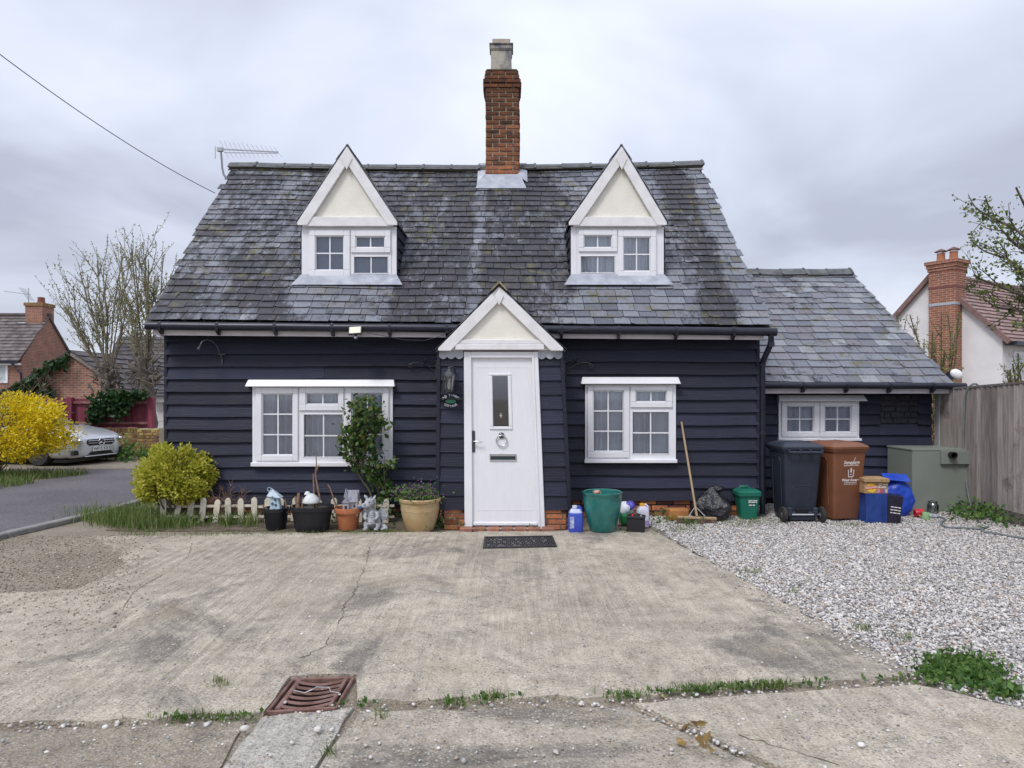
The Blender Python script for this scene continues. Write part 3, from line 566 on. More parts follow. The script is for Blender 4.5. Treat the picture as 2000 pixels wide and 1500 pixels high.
# fascia, gutter with brackets, downpipe
def gutter(par, a, b, nbr, r=0.052):
    gt = MB(); gt.tube([a + (b - a) * (i / 10) + Vector((0, 0, 0.004 * wob(i, 2))) for i in range(11)], r, 12); g_ = gt.build('gutter', m_gutter, par, smooth=50)
    for i in range(nbr):
        p = a.lerp(b, (i + 0.25) / nbr); mb = MB(); mb.prism([(p.y - r - 0.004, p.z + 0.02), (p.y - r * 0.9, p.z - r - 0.008), (p.y + 0.02, p.z - r - 0.055), (p.y + 0.07, p.z - r - 0.055), (p.y + 0.07, p.z + 0.02)], p.x - 0.016, p.x + 0.016, 'x'); mb.tube([p + Vector((-0.018, 0, 0)), p + Vector((0.018, 0, 0))], r + 0.006, 12); mb.build('gutter_bracket', m_gutter, g_)
    return g_
ga, gb = W(286, 636, 8.53), W(1516, 648, 8.53); gutter(cot, ga, gb, 11)
m_fas = M('fascia', (0.62, 0.58, 0.60), (0.55, 0.52, 0.54), 6, 0.5)
fa, fb = W(301, 648, 8.6), W(1490, 657, 8.6); MB().slab([fa + Vector((0, 0, 0.06)), fb + Vector((0, 0, 0.06)), fb + Vector((0, 0, -0.045)), fa + Vector((0, 0, -0.045))][::-1], -0.02).build('fascia', m_fas, cot)
MB().add([fa + Vector((0, 0.02, -0.04)), fb + Vector((0, 0.02, -0.04)), (fb.x, YF + 0.05, fb.z - 0.04), (fa.x, YF + 0.05, fa.z - 0.04)], [(3, 2, 1, 0)]).build('soffit', m_black, cot)
dp = MB(); xd = XR + 0.05; yd = YF - 0.03; tp = W(1506, 652, 8.53)
dp.tube([tp + Vector((0, 0, 0.02)), tp + Vector((0.0, 0, -0.12)), (xd, yd - 0.02, tp.z - 0.33), (xd, yd, tp.z - 0.40), (xd, yd, 0.05)], 0.036, 12); dpo = dp.build('downpipe', m_gutter, cot, smooth=50)
for z in (tp.z - 0.13, tp.z - 0.36, 1.1): MB().tube([(xd if z < 2 else tp.x, yd if z < 2 else tp.y, z + 0.03), (xd if z < 2 else tp.x, yd if z < 2 else tp.y, z - 0.03)], 0.043, 12).build('pipe_collar', m_gutter, dpo, smooth=50)
# ---------------------------------------------------------------- dormers
def roofz(y): return EL.z + (RL.z - EL.z) * (y - 8.6) / (YR - 8.6)
YD = 9.284
def dormer(spec, px, blind):
    c0, c1, apx = px; x0, x1 = XW(c0, YD), XW(c1, YD); xc = XW(apx, YD); zb, zg, za = ZW(547, YD), ZW(443, YD), ZW(291, YD)
    wt = YD - 0.03; face = MB(); face.holes(x0, x1, zb, zg, [prect(spec[0], wt)], YD - 0.02, YD + 0.1); d = face.build('dormer', m_white, cot, bevel=0.004)
    window(d, spec, wt, 'dormer', 'blind' if blind else 'net', back=0.05)
    MB().bb(x0 - 0.01, x1 + 0.01, YD - 0.075, YD + 0.02, zb - 0.03, zb + 0.012).build('sill', m_white, d, bevel=0.005)
    xo0, xo1 = XW(px[0] - 5, YD), XW(px[1] + 3, YD); yo = YD - 0.10
    ip = 0.118                                            # bargeboard width
    MB().prism([(xo0 + 0.1, zg + 0.02), (xo1 - 0.1, zg + 0.02), (xc, za - 0.18)], YD - 0.04, YD + 0.05, 'y').build('gable_panel', m_cream, d)
    sl = (za - zg) / (xc - xo0); sr = (za - zg) / (xo1 - xc); zb2 = zg - 0.0
    for s, xo, k in ((-1, xo0, sl), (1, xo1, sr)):
        ln = math.hypot(1, k); w = ip * ln
        poly = [(xo, zb2 + 0.0), (xo, zb2 + 0.04), (xc, za), (xc, za - w * 1.05), (xo - s * (w * 0.95) / k, zb2)]
        MB().prism(poly if s < 0 else poly[::-1], yo, yo + 0.035, 'y').build('bargeboard', m_wpaint, d, bevel=0.004)
    MB().bb(xo0 + 0.06, xo1 - 0.06, yo + 0.012, yo + 0.06, zg - 0.012, zg + 0.115).build('tie_beam', m_wpaint, d, bevel=0.005)
    MB().prism([(xc - 0.075, za - 0.165), (xc, za - 0.32), (xc + 0.075, za - 0.165), (xc, za - 0.01)], yo - 0.012, yo - 0.001, 'y').build('finial', m_wpaint, d, bevel=0.003)
    for s, xo in ((-1, xo0), (1, xo1)):
        zq = 0.004; e0 = Vector((xo + s * 0.012, yo + 0.008, zg + 0.03 + zq)); yE = 8.6 + (zg + 0.03 - EL.z) / (RL.z - EL.z) * (YR - 8.6); yA = 8.6 + (za - EL.z) / (RL.z - EL.z) * (YR - 8.6)
        q = [e0, Vector((xo + s * 0.012, yE, zg + 0.03 + zq)), Vector((xc, yA, za + 0.018 + zq)), Vector((xc, yo + 0.008, za + 0.018 + zq))]; mb = MB(); mb.slab(q if s > 0 else q[::-1], 0.018, 0.3); mb.build('dormer_roof', m_slate, d)
        for k in range(5):                               # slates stepping up the verge
            t0, t1 = k / 5, (k + 1.15) / 5; a = q[0].lerp(q[3], t0); b = q[0].lerp(q[3], min(t1, 1)); o_ = Vector((s * 0.012, 0, 0.012)); MB().slab([a + o_ * 1.5, a + o_ * 1.5 + Vector((0, 0.3, 0)), b + o_ * 0.6 + Vector((0, 0.3, 0)), b + o_ * 0.6][::s], 0.008, rnd.random()).build('verge_slate', m_slate, d)
        xs = x0 if s < 0 else x1; n = 5                  # boarded cheeks
        for k in range(n):
            z0, z1 = zb + (zg - zb) * k / n, zb + (zg - zb) * (k + 1) / n; ya0 = 8.6 + (z0 - EL.z) / (RL.z - EL.z) * 2.87; ya1 = 8.6 + (z1 - EL.z) / (RL.z - EL.z) * 2.87
            MB().add([(xs + s * 0.03, YD, z0), (xs + s * 0.03, ya0 + 0.1, z0), (xs + s * 0.01, ya1 + 0.1, z1), (xs + s * 0.01, YD, z1), (xs - s * 0.03, YD, z0), (xs - s * 0.03, ya0 + 0.1, z0), (xs - s * 0.03, ya1 + 0.1, z1), (xs - s * 0.03, YD, z1)], [(0, 1, 2, 3), (4, 7, 6, 5), (0, 4, 5, 1), (3, 2, 6, 7), (0, 3, 7, 4)]).build('cheek_board', m_black, d)
    MB().tube([(xc, yo + 0.02, za + 0.02), (xc, yA, za + 0.02)], 0.022, 6).build('dormer_ridge', m_ridge, d)
    # lead apron under the sill
    ax0, ax1 = x0 - 0.10, x1 + 0.10; f = [(ax0 + 0.1, YD - 0.03), (ax1 - 0.1, YD - 0.03), (ax1, YD - 0.16), (ax0, YD - 0.16)]
    vs = [(x, y, roofz(y) + 0.036 + (0.03 if y > YD - 0.1 else 0)) for x, y in f]; MB().slab([Vector(v) for v in vs][::-1], 0.006).build('lead_apron', m_lead, d)
    return d
dL = dormer(DOR_L, (590, 775, 681), True); dR = dormer(DOR_R, (1115, 1296, 1212), False)
# ---------------------------------------------------------------- chimney, leaning a touch, every brick laid
YC = 11.22; cx = XW(980, YC); cw = 0.565; cd = 0.50; zc0 = roofz(YC) - 0.35; zc1 = ZW(137, YC)
def clean(z): t = (z - 4.9) / 2.1; return 0.012 * math.sin(t * 4.2) + 0.01 * t
ch = MB().bb(cx - cw / 2 + 0.02, cx + cw / 2 - 0.02, YC + 0.015, YC + cd - 0.015, zc0, zc1 - 0.02).build('chimney', m_mortar, cot)
hh = 0.0745; nr = int((zc1 - zc0) / hh)
for r in range(nr):
    z = zc1 - (r + 1) * hh; ex = {0: 0.0, 1: 0.012, 2: 0.035, 3: 0.03, 4: 0.002}.get(r, 0.0) if r < 5 else 0.0; l = clean(z); old = max(0, 1 - (z - 5.0) / 0.9)
    for face in range(4):
        n, L_ = (3, cw + 2 * ex) if face % 2 == 0 else (2, cd + 2 * ex - 0.2); cuts = [0.0]
        pat = (0.4, 0.8) if r % 2 else (0.2, 0.6)
        for c_ in pat[: n - 1 if n > 1 else 0]: cuts.append(c_ if n == 3 else 0.5)
        cuts = sorted(set(cuts)) + [1.0]
        for a, b in zip(cuts[:-1], cuts[1:]):
            w = (b - a) * L_ - 0.017; c_ = (a + b) / 2 * L_ - L_ / 2; j = rnd.uniform(-0.005, 0.004); dpt = 0.1
            ctr = {0: (cx + l + c_, YC - ex + dpt / 2 + j, z + hh / 2), 2: (cx + l + c_, YC + cd + ex - dpt / 2 - j, z + hh / 2), 1: (cx + l + cw / 2 + ex - dpt / 2 - j, YC + cd / 2 + c_, z + hh / 2), 3: (cx + l - cw / 2 - ex + dpt / 2 + j, YC + cd / 2 + c_, z + hh / 2)}[face]
            t = min(1, max(0, rnd.gauss(0.2 + 0.6 * old, 0.17))) if r > 9 else rnd.uniform(0.0, 0.2)
            MB().box(ctr, (w, dpt, hh - 0.017) if face % 2 == 0 else (dpt, w, hh - 0.017), Matrix.Rotation(rnd.uniform(-0.02, 0.02), 3, 'Y'), t).build('brick', m_brick, ch, bevel=0.005)
m_cap = M('mossy_mortar', (0.17, 0.15, 0.08), (0.09, 0.085, 0.07), 14, 0.95, 0.7, 40)
flz = zc1 - 0.005
m_pot = M('stone_pot', (0.40, 0.37, 0.31), (0.13, 0.13, 0.15), 5, 0.85, 0.3, 30); pz = zc1 + 0.03; pt = ZW(69, YC); hp = pt - pz; pc = (cx - 0.01, YC + cd / 2, pz)
def sq(mb, c, prof):                                      # square-section turned shape
    for (r0, z0), (r1, z1) in zip(prof[:-1], prof[1:]):
        if z1 > z0: mb.add([(c[0] + dx * r, c[1] + dy * r, c[2] + z) for r, z in ((r0, z0), (r1, z1)) for dx, dy in ((-1, -1), (1, -1), (1, 1), (-1, 1))], [(0, 1, 5, 4), (1, 2, 6, 5), (2, 3, 7, 6), (3, 0, 4, 7), (4, 5, 6, 7), (3, 2, 1, 0)])
    return mb
sq(MB(), (cx + clean(zc1), YC + cd / 2, flz), [(0.265, 0), (0.255, 0.02), (0.19, 0.055)]).build('flaunching', m_cap, ch, bevel=0.01)
pot = sq(MB(), pc, [(0.175, 0), (0.165, hp * 0.62), (0.18, hp * 0.66), (0.18, hp * 0.80), (0.183, hp * 0.84)]).build('chimney_pot', m_pot, ch, bevel=0.008)
sq(MB(), (pc[0], pc[1], pz + hp * 0.80), [(0.198, 0), (0.198, hp * 0.035)]).build('pot_collar', m_pot, pot, bevel=0.005)
sq(MB(), (pc[0], pc[1], pz + hp * 0.835), [(0.150, 0), (0.148, hp * 0.165)]).build('pot_rim', M('buff_clay', (0.42, 0.36, 0.28), (0.35, 0.30, 0.24), 8, 0.85), pot, bevel=0.006)
yl = YC - 0.02
for q in ([(cx - 0.42, yl - 0.24), (cx + 0.40, yl - 0.24), (cx + 0.30, yl - 0.02), (cx - 0.30, yl - 0.02)], [(cx - 0.40, yl - 0.17), (cx - 0.27, yl - 0.05), (cx - 0.27, yl + 0.35), (cx - 0.40, yl + 0.35)], [(cx + 0.27, yl - 0.05), (cx + 0.42, yl - 0.10), (cx + 0.42, yl + 0.35), (cx + 0.27, yl + 0.35)]):
    MB().slab([Vector((x, y, roofz(y) - 0.02 + (0.10 if abs(y - yl) < 0.1 and abs(x - cx) < 0.31 else 0.03))) for x, y in q], 0.008).build('lead_flashing', m_lead, ch)

MB().slab([W(301, 577, 8.98), W(352, 570, 8.98), W(345, 578, 8.96), W(316, 592, 8.93)][::-1], 0.008, 0.2).build('slipped_slate', m_slate, roof)
# ================================================================== PORCH AND FRONT DOOR
XC = XW(982, YP)
def lean_xy(x, z): return XC + (x - XC) * (1.04 - 0.04 * z) + (0.022 - 0.022 * z)
def leaned(mb):
    mb.v = [(lean_xy(x, z), y, z) for x, y, z in mb.v]; return mb
def pz(py): return ZW(py, YP)
def px_(p): return XW(p, YP)
pA, pB = px_(857), px_(1105); dA, dB = px_(907), px_(1058)
pc_ = MB(); pc_.bb(pA, dA + 0.02, YP + 0.03, YF, 0.24, 2.15); pc_.bb(dB - 0.02, pB, YP + 0.03, YF, 0.24, 2.15); pc_.bb(dA + 0.02, dB - 0.02, YP + 0.03, YF, 2.08, 2.15); pc_.bb(dA + 0.02, dB - 0.02, YP + 0.45, YF, 0.0, 2.08)
porch = leaned(pc_).build('porch', m_black, cot)
for (xa, xb) in ((pA + 0.01, dA + 0.005), (dB - 0.005, pB - 0.01)):
    for k in range(11):
        z0 = 0.262 + k * 0.1695; z1 = z0 + 0.1695
        if z0 > 2.0: break
        n = 2; vs = []; dz = rnd.uniform(-0.006, 0.006); dr = rnd.uniform(-0.006, 0.006)
        mb = MB(); zt = min(z1 + 0.01, 2.12); mb.add([(xa, YP - 0.012, z0 - 0.02 + dz), (xb, YP - 0.012, z0 - 0.02 + dz + dr), (xb, YP + 0.012, zt), (xa, YP + 0.012, zt), (xa, YP + 0.03, z0 - 0.02 + dz), (xb, YP + 0.03, z0 - 0.02 + dz + dr), (xb, YP + 0.03, zt), (xa, YP + 0.03, zt)], [(0, 1, 2, 3), (0, 4, 5, 1), (1, 5, 6, 2), (0, 3, 7, 4), (3, 2, 6, 7)], rnd.random())
        leaned(mb).build('weatherboard', m_black, porch)
for k in range(12):                                       # side boarding of the porch
    for xs, s in ((pA, -1), (pB, 1)):
        z0 = 0.25 + k * 0.16
        leaned(MB().add([(xs + s * 0.024, YP + 0.02, z0), (xs + s * 0.024, YF - 0.03, z0), (xs + s * 0.004, YF - 0.03, z0 + 0.165), (xs + s * 0.004, YP + 0.02, z0 + 0.165), (xs, YP + 0.02, z0), (xs, YF - 0.03, z0)], [(0, 1, 2, 3), (0, 4, 5, 1)])).build('weatherboard', m_black, porch)
for xa in (pA - 0.03, pB - 0.014): leaned(MB().bb(xa, xa + 0.044, YP - 0.022, YP + 0.08, 0.17, 2.14)).build('corner_board', m_black, porch, bevel=0.004)
for xa, xb in ((px_(866), px_(908)), (px_(1060), px_(1107))):
    MB().bb(xa + 0.005, xb - 0.005, YP + 0.035, YF - 0.02, 0, 0.262).build('porch_plinth', m_mortar, porch); bricks(porch, xa, xb, 0.0, 0.258, YP + 0.012, bw=0.215, bh=0.066, depth=0.09)
YB = YP - 0.10                                            # bargeboard plane
def bx_(p): return XW(p, YB)
def bz_(p): return ZW(p, YB)
ax, az_ = bx_(975), bz_(559); lx, rx = bx_(856), bx_(1100); bz0 = bz_(685)
MB().prism([(lx + 0.06, bz0 + 0.01), (rx - 0.06, bz0 + 0.01), (ax, az_ - 0.1)], YP - 0.05, YP + 0.06, 'y').build('gable_panel', m_cream, porch)
for s, xo in ((-1, lx), (1, rx)):
    k = (az_ - bz0 - 0.03) / abs(ax - xo); w = 0.122 * math.hypot(1, k); poly = [(xo, bz0), (xo, bz0 + 0.03), (ax, az_), (ax, az_ - w), (xo - s * (w - 0.03) / k, bz0)]
    MB().prism(poly if s < 0 else poly[::-1], YB, YB + 0.035, 'y').build('bargeboard', m_wpaint, porch, bevel=0.004)
    q = [Vector((xo + s * 0.03, YB + 0.006, bz0 + 0.0)), Vector((xo + s * 0.03, YF + 0.1, bz0)), Vector((ax, 9.3, az_ + 0.022)), Vector((ax, YB + 0.006, az_ + 0.022))]
    MB().slab(q if s > 0 else q[::-1], 0.018, 0.4).build('porch_roof', m_slate, porch)
    for i in range(6):
        a = q[0].lerp(q[3], i / 6); b = q[0].lerp(q[3], min(1, (i + 1.15) / 6)); o_ = Vector((s * 0.008, 0, 0.012))
        for yy in (0, 0.32, 0.64): MB().slab([a + o_ * 1.6 + Vector((0, yy, 0)), a + o_ * 1.6 + Vector((0, yy + 0.315, 0)), b + o_ * 0.5 + Vector((0, yy + 0.315, 0)), b + o_ * 0.5 + Vector((0, yy, 0))][::s], 0.007, rnd.random()).build('slate', m_slate, porch)
mb = MB(); mb.prism([(ax - 0.10, az_ - 0.045), (ax, az_ + 0.065), (ax + 0.10, az_ - 0.045), (ax + 0.085, az_ - 0.055), (ax, az_ + 0.03), (ax - 0.085, az_ - 0.055)], YB - 0.04, 9.2, 'y'); mb.build('porch_ridge', M('mortar_bed', (0.30, 0.26, 0.17), (0.17, 0.15, 0.11), 15, 0.95, 0.6), porch)
MB().bb(bx_(889), bx_(1063), YB + 0.006, YB + 0.05, bz_(683), bz_(672)).build('tie_beam', m_wpaint, porch, bevel=0.005)
MB().bb(bx_(891), bx_(1061), YB + 0.016, YB + 0.05, bz_(672) + 0.002, bz_(663)).build('tie_beam', m_wpaint, porch, bevel=0.005)
MB().prism([(ax - 0.052, az_ - 0.115), (ax, az_ - 0.225), (ax + 0.052, az_ - 0.115), (ax, az_ - 0.01)], YB - 0.014, YB - 0.001, 'y').build('finial', m_wpaint, porch, bevel=0.003)
for xa, xb in ((858, 905), (1050, 1098)):                 # scalloped lead skirts
    x0, x1 = px_(xa), px_(xb); n = 3; top = pz(684); z1 = pz(697); poly = [(x0, top)]
    for i in range(n):
        for k in range(7):
            t = k / 6; poly.append((x0 + (x1 - x0) * (i + t) / n, z1 - 0.028 * math.sin(math.pi * t)))
    poly.append((x1, top)); MB().prism(poly, YP - 0.028, YP - 0.022, 'y').build('lead_skirt', m_lead, porch)
# door
fr = MB(); zt, zb = pz(687), 0.03; ia, ib, it = px_(921), px_(1046), pz(698)
fr.holes(dA, dB, zb, zt, [(ia, ib, zb - 1, it)], YP - 0.035, YP + 0.06); door = leaned(fr).build('front_door', m_white, cot, bevel=0.006)
fr = MB(); fr.holes(ia - 0.02, ib + 0.02, zb, it + 0.02, [(ia + 0.006, ib - 0.006, zb - 1, it - 0.006)], YP - 0.045, YP - 0.03); leaned(fr).build('door_stop', m_white, door, bevel=0.004)
m_door = M('door_skin', (0.79, 0.79, 0.82), (0.76, 0.76, 0.79), 40, 0.38, 0.12, 120, stretch=(1, 1, 0.12))
gA, gB, gz0, gz1 = px_(964), px_(995), pz(833), pz(734)
dp = MB(); dp.holes(ia + 0.004, ib - 0.004, 0.062, it - 0.004, [(gA, gB, gz0, gz1)], YP - 0.008, YP + 0.03); leaned(dp).build('door_panel', m_door, door)
fr = MB(); fr.holes(gA - 0.042, gB + 0.042, gz0 - 0.036, gz1 + 0.03, [(gA, gB, gz0, gz1)], YP - 0.022, YP - 0.006); leaned(fr).build('glazing_surround', m_white, door, bevel=0.007)
leaned(MB().bb(gA, gB, YP + 0.004, YP + 0.009, gz0, gz1)).build('door_glass', glassmat('door_glass', (0.25, 0.3, 0.42), 0.16), door)
mb = MB()
for k in range(6):
    a = k * math.pi / 3; mb.bar((0.5 * (gA + gB), YP + 0.002, gz0 + 0.13), (0.5 * (gA + gB) + 0.022 * math.cos(a), YP + 0.002, gz0 + 0.13 + 0.03 * math.sin(a)), 0.003, 0.003)
leaned(mb).build('etched_star', m_white, door)
leaned(MB().bb(gA - 0.02, gB + 0.02, YP + 0.034, YP + 0.3, gz0 - 0.02, gz1 + 0.02)).build('hall_shade_block', m_dark, door)  # solid block, coloured dark for the unlit hall behind the glass
e0, e1, f0, f1 = px_(931), px_(1037), pz(996), pz(717); mb = MB(); g_ = 0.003       # pressed panel lines
mb.holes(e0, e1, f0, f1, [(e0 + 0.006, e1 - 0.006, f0 + 0.006, f1 - 0.006)], YP - 0.0105, YP - 0.0075); leaned(mb).build('pressed_moulding', m_door, door)
leaned(MB().bb(ia + 0.01, ib - 0.01, YP - 0.03, YP - 0.006, 0.062, 0.10)).build('weather_bar', m_white, door, bevel=0.008)
leaned(MB().bb(dA - 0.03, dB + 0.035, YP - 0.075, YP + 0.06, 0.0, 0.034)).build('threshold', m_white, door, bevel=0.006)
kx, kz = px_(980), pz(853); mb = MB(); mb.tube([(kx + 0.062 * math.sin(i * math.pi / 12), YP - 0.028, kz - 0.045 + 0.062 * math.cos(i * math.pi / 12)) for i in range(25)], 0.0075, 8, cap=False); kn = leaned(mb).build('knocker_ring', m_steel, door, smooth=60)
mb = MB(); mb.lathe((0, 0, 0), [(0.036, 0), (0.034, 0.012), (0.02, 0.022), (0.0, 0.024)], 16); mb.v = [(kx + x, YP - 0.010 - z, kz + 0.015 + y) for x, y, z in mb.v]; leaned(mb).build('knocker_boss', M('dark_chrome', (0.12, 0.14, 0.15), None, rough=0.2, metal=0.9), door, smooth=60)
fr = MB(); la, lb, l0, l1 = px_(956), px_(1008), pz(900), pz(886); fr.holes(la, lb, l0, l1, [(la + 0.012, lb - 0.012, l0 + 0.012, l1 - 0.03)], YP - 0.022, YP - 0.007); leaned(fr).build('letter_plate', m_steel, door, bevel=0.003)
leaned(MB().bb(la + 0.012, lb - 0.012, YP - 0.012, YP - 0.007, l0 + 0.012, l1 - 0.03)).build('letter_flap', M('dark_slot', (0.05, 0.07, 0.07), None, rough=0.3, metal=0.5), door)
leaned(MB().bb(px_(922.5), px_(928), YP - 0.02, YP - 0.007, pz(883), pz(841))).build('handle_plate', M('handle_dark', (0.09, 0.11, 0.12), None, rough=0.3, metal=0.8), door, bevel=0.004)
leaned(MB().tube([(px_(925), YP - 0.02, pz(861.5)), (px_(925), YP - 0.055, pz(861.5)), (px_(928), YP - 0.062, pz(861.5)), (px_(943), YP - 0.06, pz(862.5))], 0.008, 8)).build('lever_handle', m_steel, door, smooth=60)
# ================================================================== ANNEXE
YA = 9.8; ann = thing('annexe', (XR + 1.4, YA, 0), 'low black boarded annexe with a clean grey slate roof beside the taller cottage', 'building')
AX0, AX1 = XR + 0.02, XW(1818, YA); ae = 9.5; AZ = ZW(749, ae)
AE0, AE1 = Vector((XR + 0.0, ae, AZ + 0.01)), Vector((XW(1862, ae), ae, AZ - 0.005)); ayr = AE1.x * F / 666; AR0 = Vector((XR, ayr, ZW(533, ayr))); AR1 = Vector((AE1.x, ayr, ZW(533, ayr)))
ha = prect(WIN_A[0], YA - 0.05)
mb = MB(); mb.holes(AX0, AX1, 0, AZ, [shrink(ha)], YA, YA + 0.15); mb.build('front_wall', m_black, ann)
MB().prism([(YA, 0), (2 * ayr - YA, 0), (2 * ayr - YA, AZ), (ayr, AR1.z - 0.1), (YA, AZ)], AX1 - 0.12, AX1, 'x').build('gable_wall', m_black, ann)
winA = window(ann, WIN_A, YA - 0.05); canopy(winA, 1516, 1687, 771, 783, YA - 0.05, 0.12)
x0, x1, z0, z1 = prect((1519, 1681, 856, 861), YA - 0.05); MB().bb(x0, x1, YA - 0.09, YA - 0.02, z0, z1).build('sill', m_white, winA, bevel=0.005)
PITCH = 0.15; hb = prect((1716, 1791, 771, 827), YA)
boarding(ann, AX0, AX1, 0.14, 0.14, AZ - 0.06, YA, [ha, hb], 70); PITCH = 0.1625
m_bbrick = M('black_painted_brick', (0.016, 0.016, 0.022), (0.03, 0.03, 0.04), 20, 0.6, 0.5, 70)
pa = MB().bb(hb[0], hb[1], YA - 0.02, YA + 0.02, hb[2], hb[3]).build('brick_patch', m_bbrick, ann); bricks(pa, hb[0], hb[1], hb[2], hb[3], YA - 0.036, bw=0.2, bh=0.078, depth=0.05, mat=m_bbrick)
aroof = MB().slab([AE0 + Vector((0, 0, -0.014)), AE1 + Vector((0, 0, -0.014)), AR1 + Vector((0, 0, -0.05)), AR0 + Vector((0, 0, -0.05))], 0.05).build('roof', m_under, ann)
slates(aroof, AE0, AE1, AR0, AR1, 18, 0.225, limit=400, sg=False, light=0.22, left_rag=0.015)
MB().slab([Vector((AE1.x, 2 * ayr - ae, AZ)), Vector((AE0.x, 2 * ayr - ae, AZ)), AR0 + Vector((0, 0, -0.02)), AR1 + Vector((0, 0, -0.02))], 0.05, 0.6).build('rear_roof', m_slate, ann)
ridge(aroof, AR0 + Vector((0, 0, 0.05)), AR1 + Vector((-0.05, 0, 0.05)), 7, 0.15, 0.1, False)
gutter(ann, Vector((XR + 0.1, ae - 0.06, AZ - 0.025)), Vector((XW(1880, ae), ae - 0.06, AZ - 0.035)), 5, 0.045)
MB().bb(AX0, AX1 + 0.08, ae + 0.0, ae + 0.02, AZ - 0.14, AZ - 0.03).build('fascia', m_fas, ann); MB().bb(AX0, AX1 + 0.05, ae + 0.02, YA + 0.02, AZ - 0.12, AZ - 0.10).build('soffit', m_black, ann)
# ================================================================== FITTINGS ON THE WALLS AND ROOF
t = thing('basket_bracket', W(433, 712, YF - 0.04), 'black gooseneck hanging basket bracket high on the boards by the bare corner', 'bracket')
Yb = YF - 0.05; MB().bar(W(433, 692, Yb), W(434, 713, Yb), 0.01, 0.022).build('wall_plate', m_iron, t)
MB().tube([W(433, 700, Yb), W(430, 690, Yb - 0.03), W(424, 676, Yb - 0.08), W(414, 666, Yb - 0.13), W(403, 663, Yb - 0.18), W(394, 668, Yb - 0.22), W(390, 677, Yb - 0.24), W(389, 684, Yb - 0.24)], 0.010, 8).build('arm', m_iron, t, smooth=60)
MB().sphere(W(388, 681, Yb - 0.24), 0.022).build('scroll_end', m_iron, t, smooth=180); MB().bar(W(425, 692, Yb - 0.02), W(440, 692, Yb - 0.02), 0.012, 0.012).build('cross_stud', m_iron, t)
def scroll(mirror, label):
    f = lambda x, y, d=0.0: W((851 - x) if mirror else (1104 + x), y, Yb - d)
    t = thing('scroll_bracket', f(0, 740), label, 'bracket', 'scroll brackets beside the porch')
    def spiral(cx, cy, r, a0, turns, sgn=1): return [f(cx + r * (1 - i / 26) * math.cos(a0 + sgn * turns * 6.28 * i / 24), cy + r * (1 - i / 26) * math.sin(a0 + sgn * turns * 6.28 * i / 24), 0.03) for i in range(25)]
    MB().bar(f(-1, 703), f(-1, 742), 0.012, 0.012).build('wall_bar', m_iron, t)
    MB().tube([f(0, 738), f(3, 728), f(10, 719), f(20, 712, 0.03), f(32, 708, 0.05), f(44, 708, 0.07), f(52, 712, 0.08)] , 0.007, 6).build('arm', m_iron, t, smooth=60)
    MB().tube(spiral(49, 714, 5, -0.6, 1.1), 0.006, 6).build('scroll', m_iron, t, smooth=60); MB().tube(spiral(22, 702, 6.5, 1.6, 1.3, -1), 0.006, 6).build('scroll', m_iron, t, smooth=60)
    MB().tube([f(17, 707), f(10, 711), f(3, 709), f(0, 703)], 0.006, 6).build('brace', m_iron, t, smooth=60); MB().tube(spiral(3, 738, 4, 0.3, 1.0), 0.006, 6).build('scroll', m_iron, t, smooth=60)
scroll(True, 'wrought iron scroll bracket on the boards between the long window and the porch'); scroll(False, 'wrought iron scroll bracket on the boards between the porch and the short window')
# lantern on the porch
t = thing('wall_lantern', W(877, 760, YP - 0.1), 'dark metal coach lantern with clear panes above the oval house sign', 'lantern')
lc = W(877, 743, YP - 0.11); m_lan = M('lantern_metal', (0.035, 0.042, 0.05), (0.06, 0.07, 0.08), 20, 0.45, metal=0.3); s6 = 6
def hexl(mb, prof, n=6): return mb.lathe((lc.x, lc.y, lc.z), prof, n)
hexl(MB(), [(0.088, 0.055), (0.075, 0.07), (0.05, 0.10), (0.03, 0.115), (0.02, 0.13), (0.024, 0.14), (0.008, 0.155), (0.004, 0.17)]).build('lantern_roof', m_lan, t)
hexl(MB(), [(0.02, -0.145), (0.045, -0.135), (0.048, -0.115)]).build('lantern_base', m_lan, t); hexl(MB(), [(0.044, -0.112), (0.072, 0.055)]).build('lantern_glass', glassmat('lantern_glass', (0.9, 0.94, 0.96), 0.18), t)
for k in range(6):
    a = k * math.pi / 3; MB().bar((lc.x + 0.047 * math.cos(a), lc.y + 0.047 * math.sin(a), lc.z - 0.115), (lc.x + 0.075 * math.cos(a), lc.y + 0.075 * math.sin(a), lc.z + 0.057), 0.009, 0.009).build('glazing_strip', m_lan, t)
MB().lathe((lc.x, lc.y, lc.z - 0.1), [(0.014, 0), (0.02, 0.05), (0.012, 0.10), (0.0, 0.115)], 10).build('bulb', M('bulb', (0.75, 0.75, 0.72), None, rough=0.2), t, smooth=60)
MB().tube([(lc.x + 0.01, lc.y, lc.z + 0.15), (lc.x + 0.04, lc.y + 0.02, lc.z + 0.165), (lc.x + 0.065, lc.y + 0.06, lc.z + 0.14), (lc.x + 0.065, YP - 0.01, lc.z + 0.08)], 0.009, 8).build('lantern_arm', m_lan, t, smooth=60); MB().lathe((0, 0, 0), [(0.04, 0), (0.035, 0.02)], 12).build('wall_rose', m_lan, t); ro = t.children[-1]; ro.rotation_euler = (R(90), 0, 0); ro.location = Vector((lc.x + 0.065, YP - 0.012, lc.z + 0.08)) - t.location
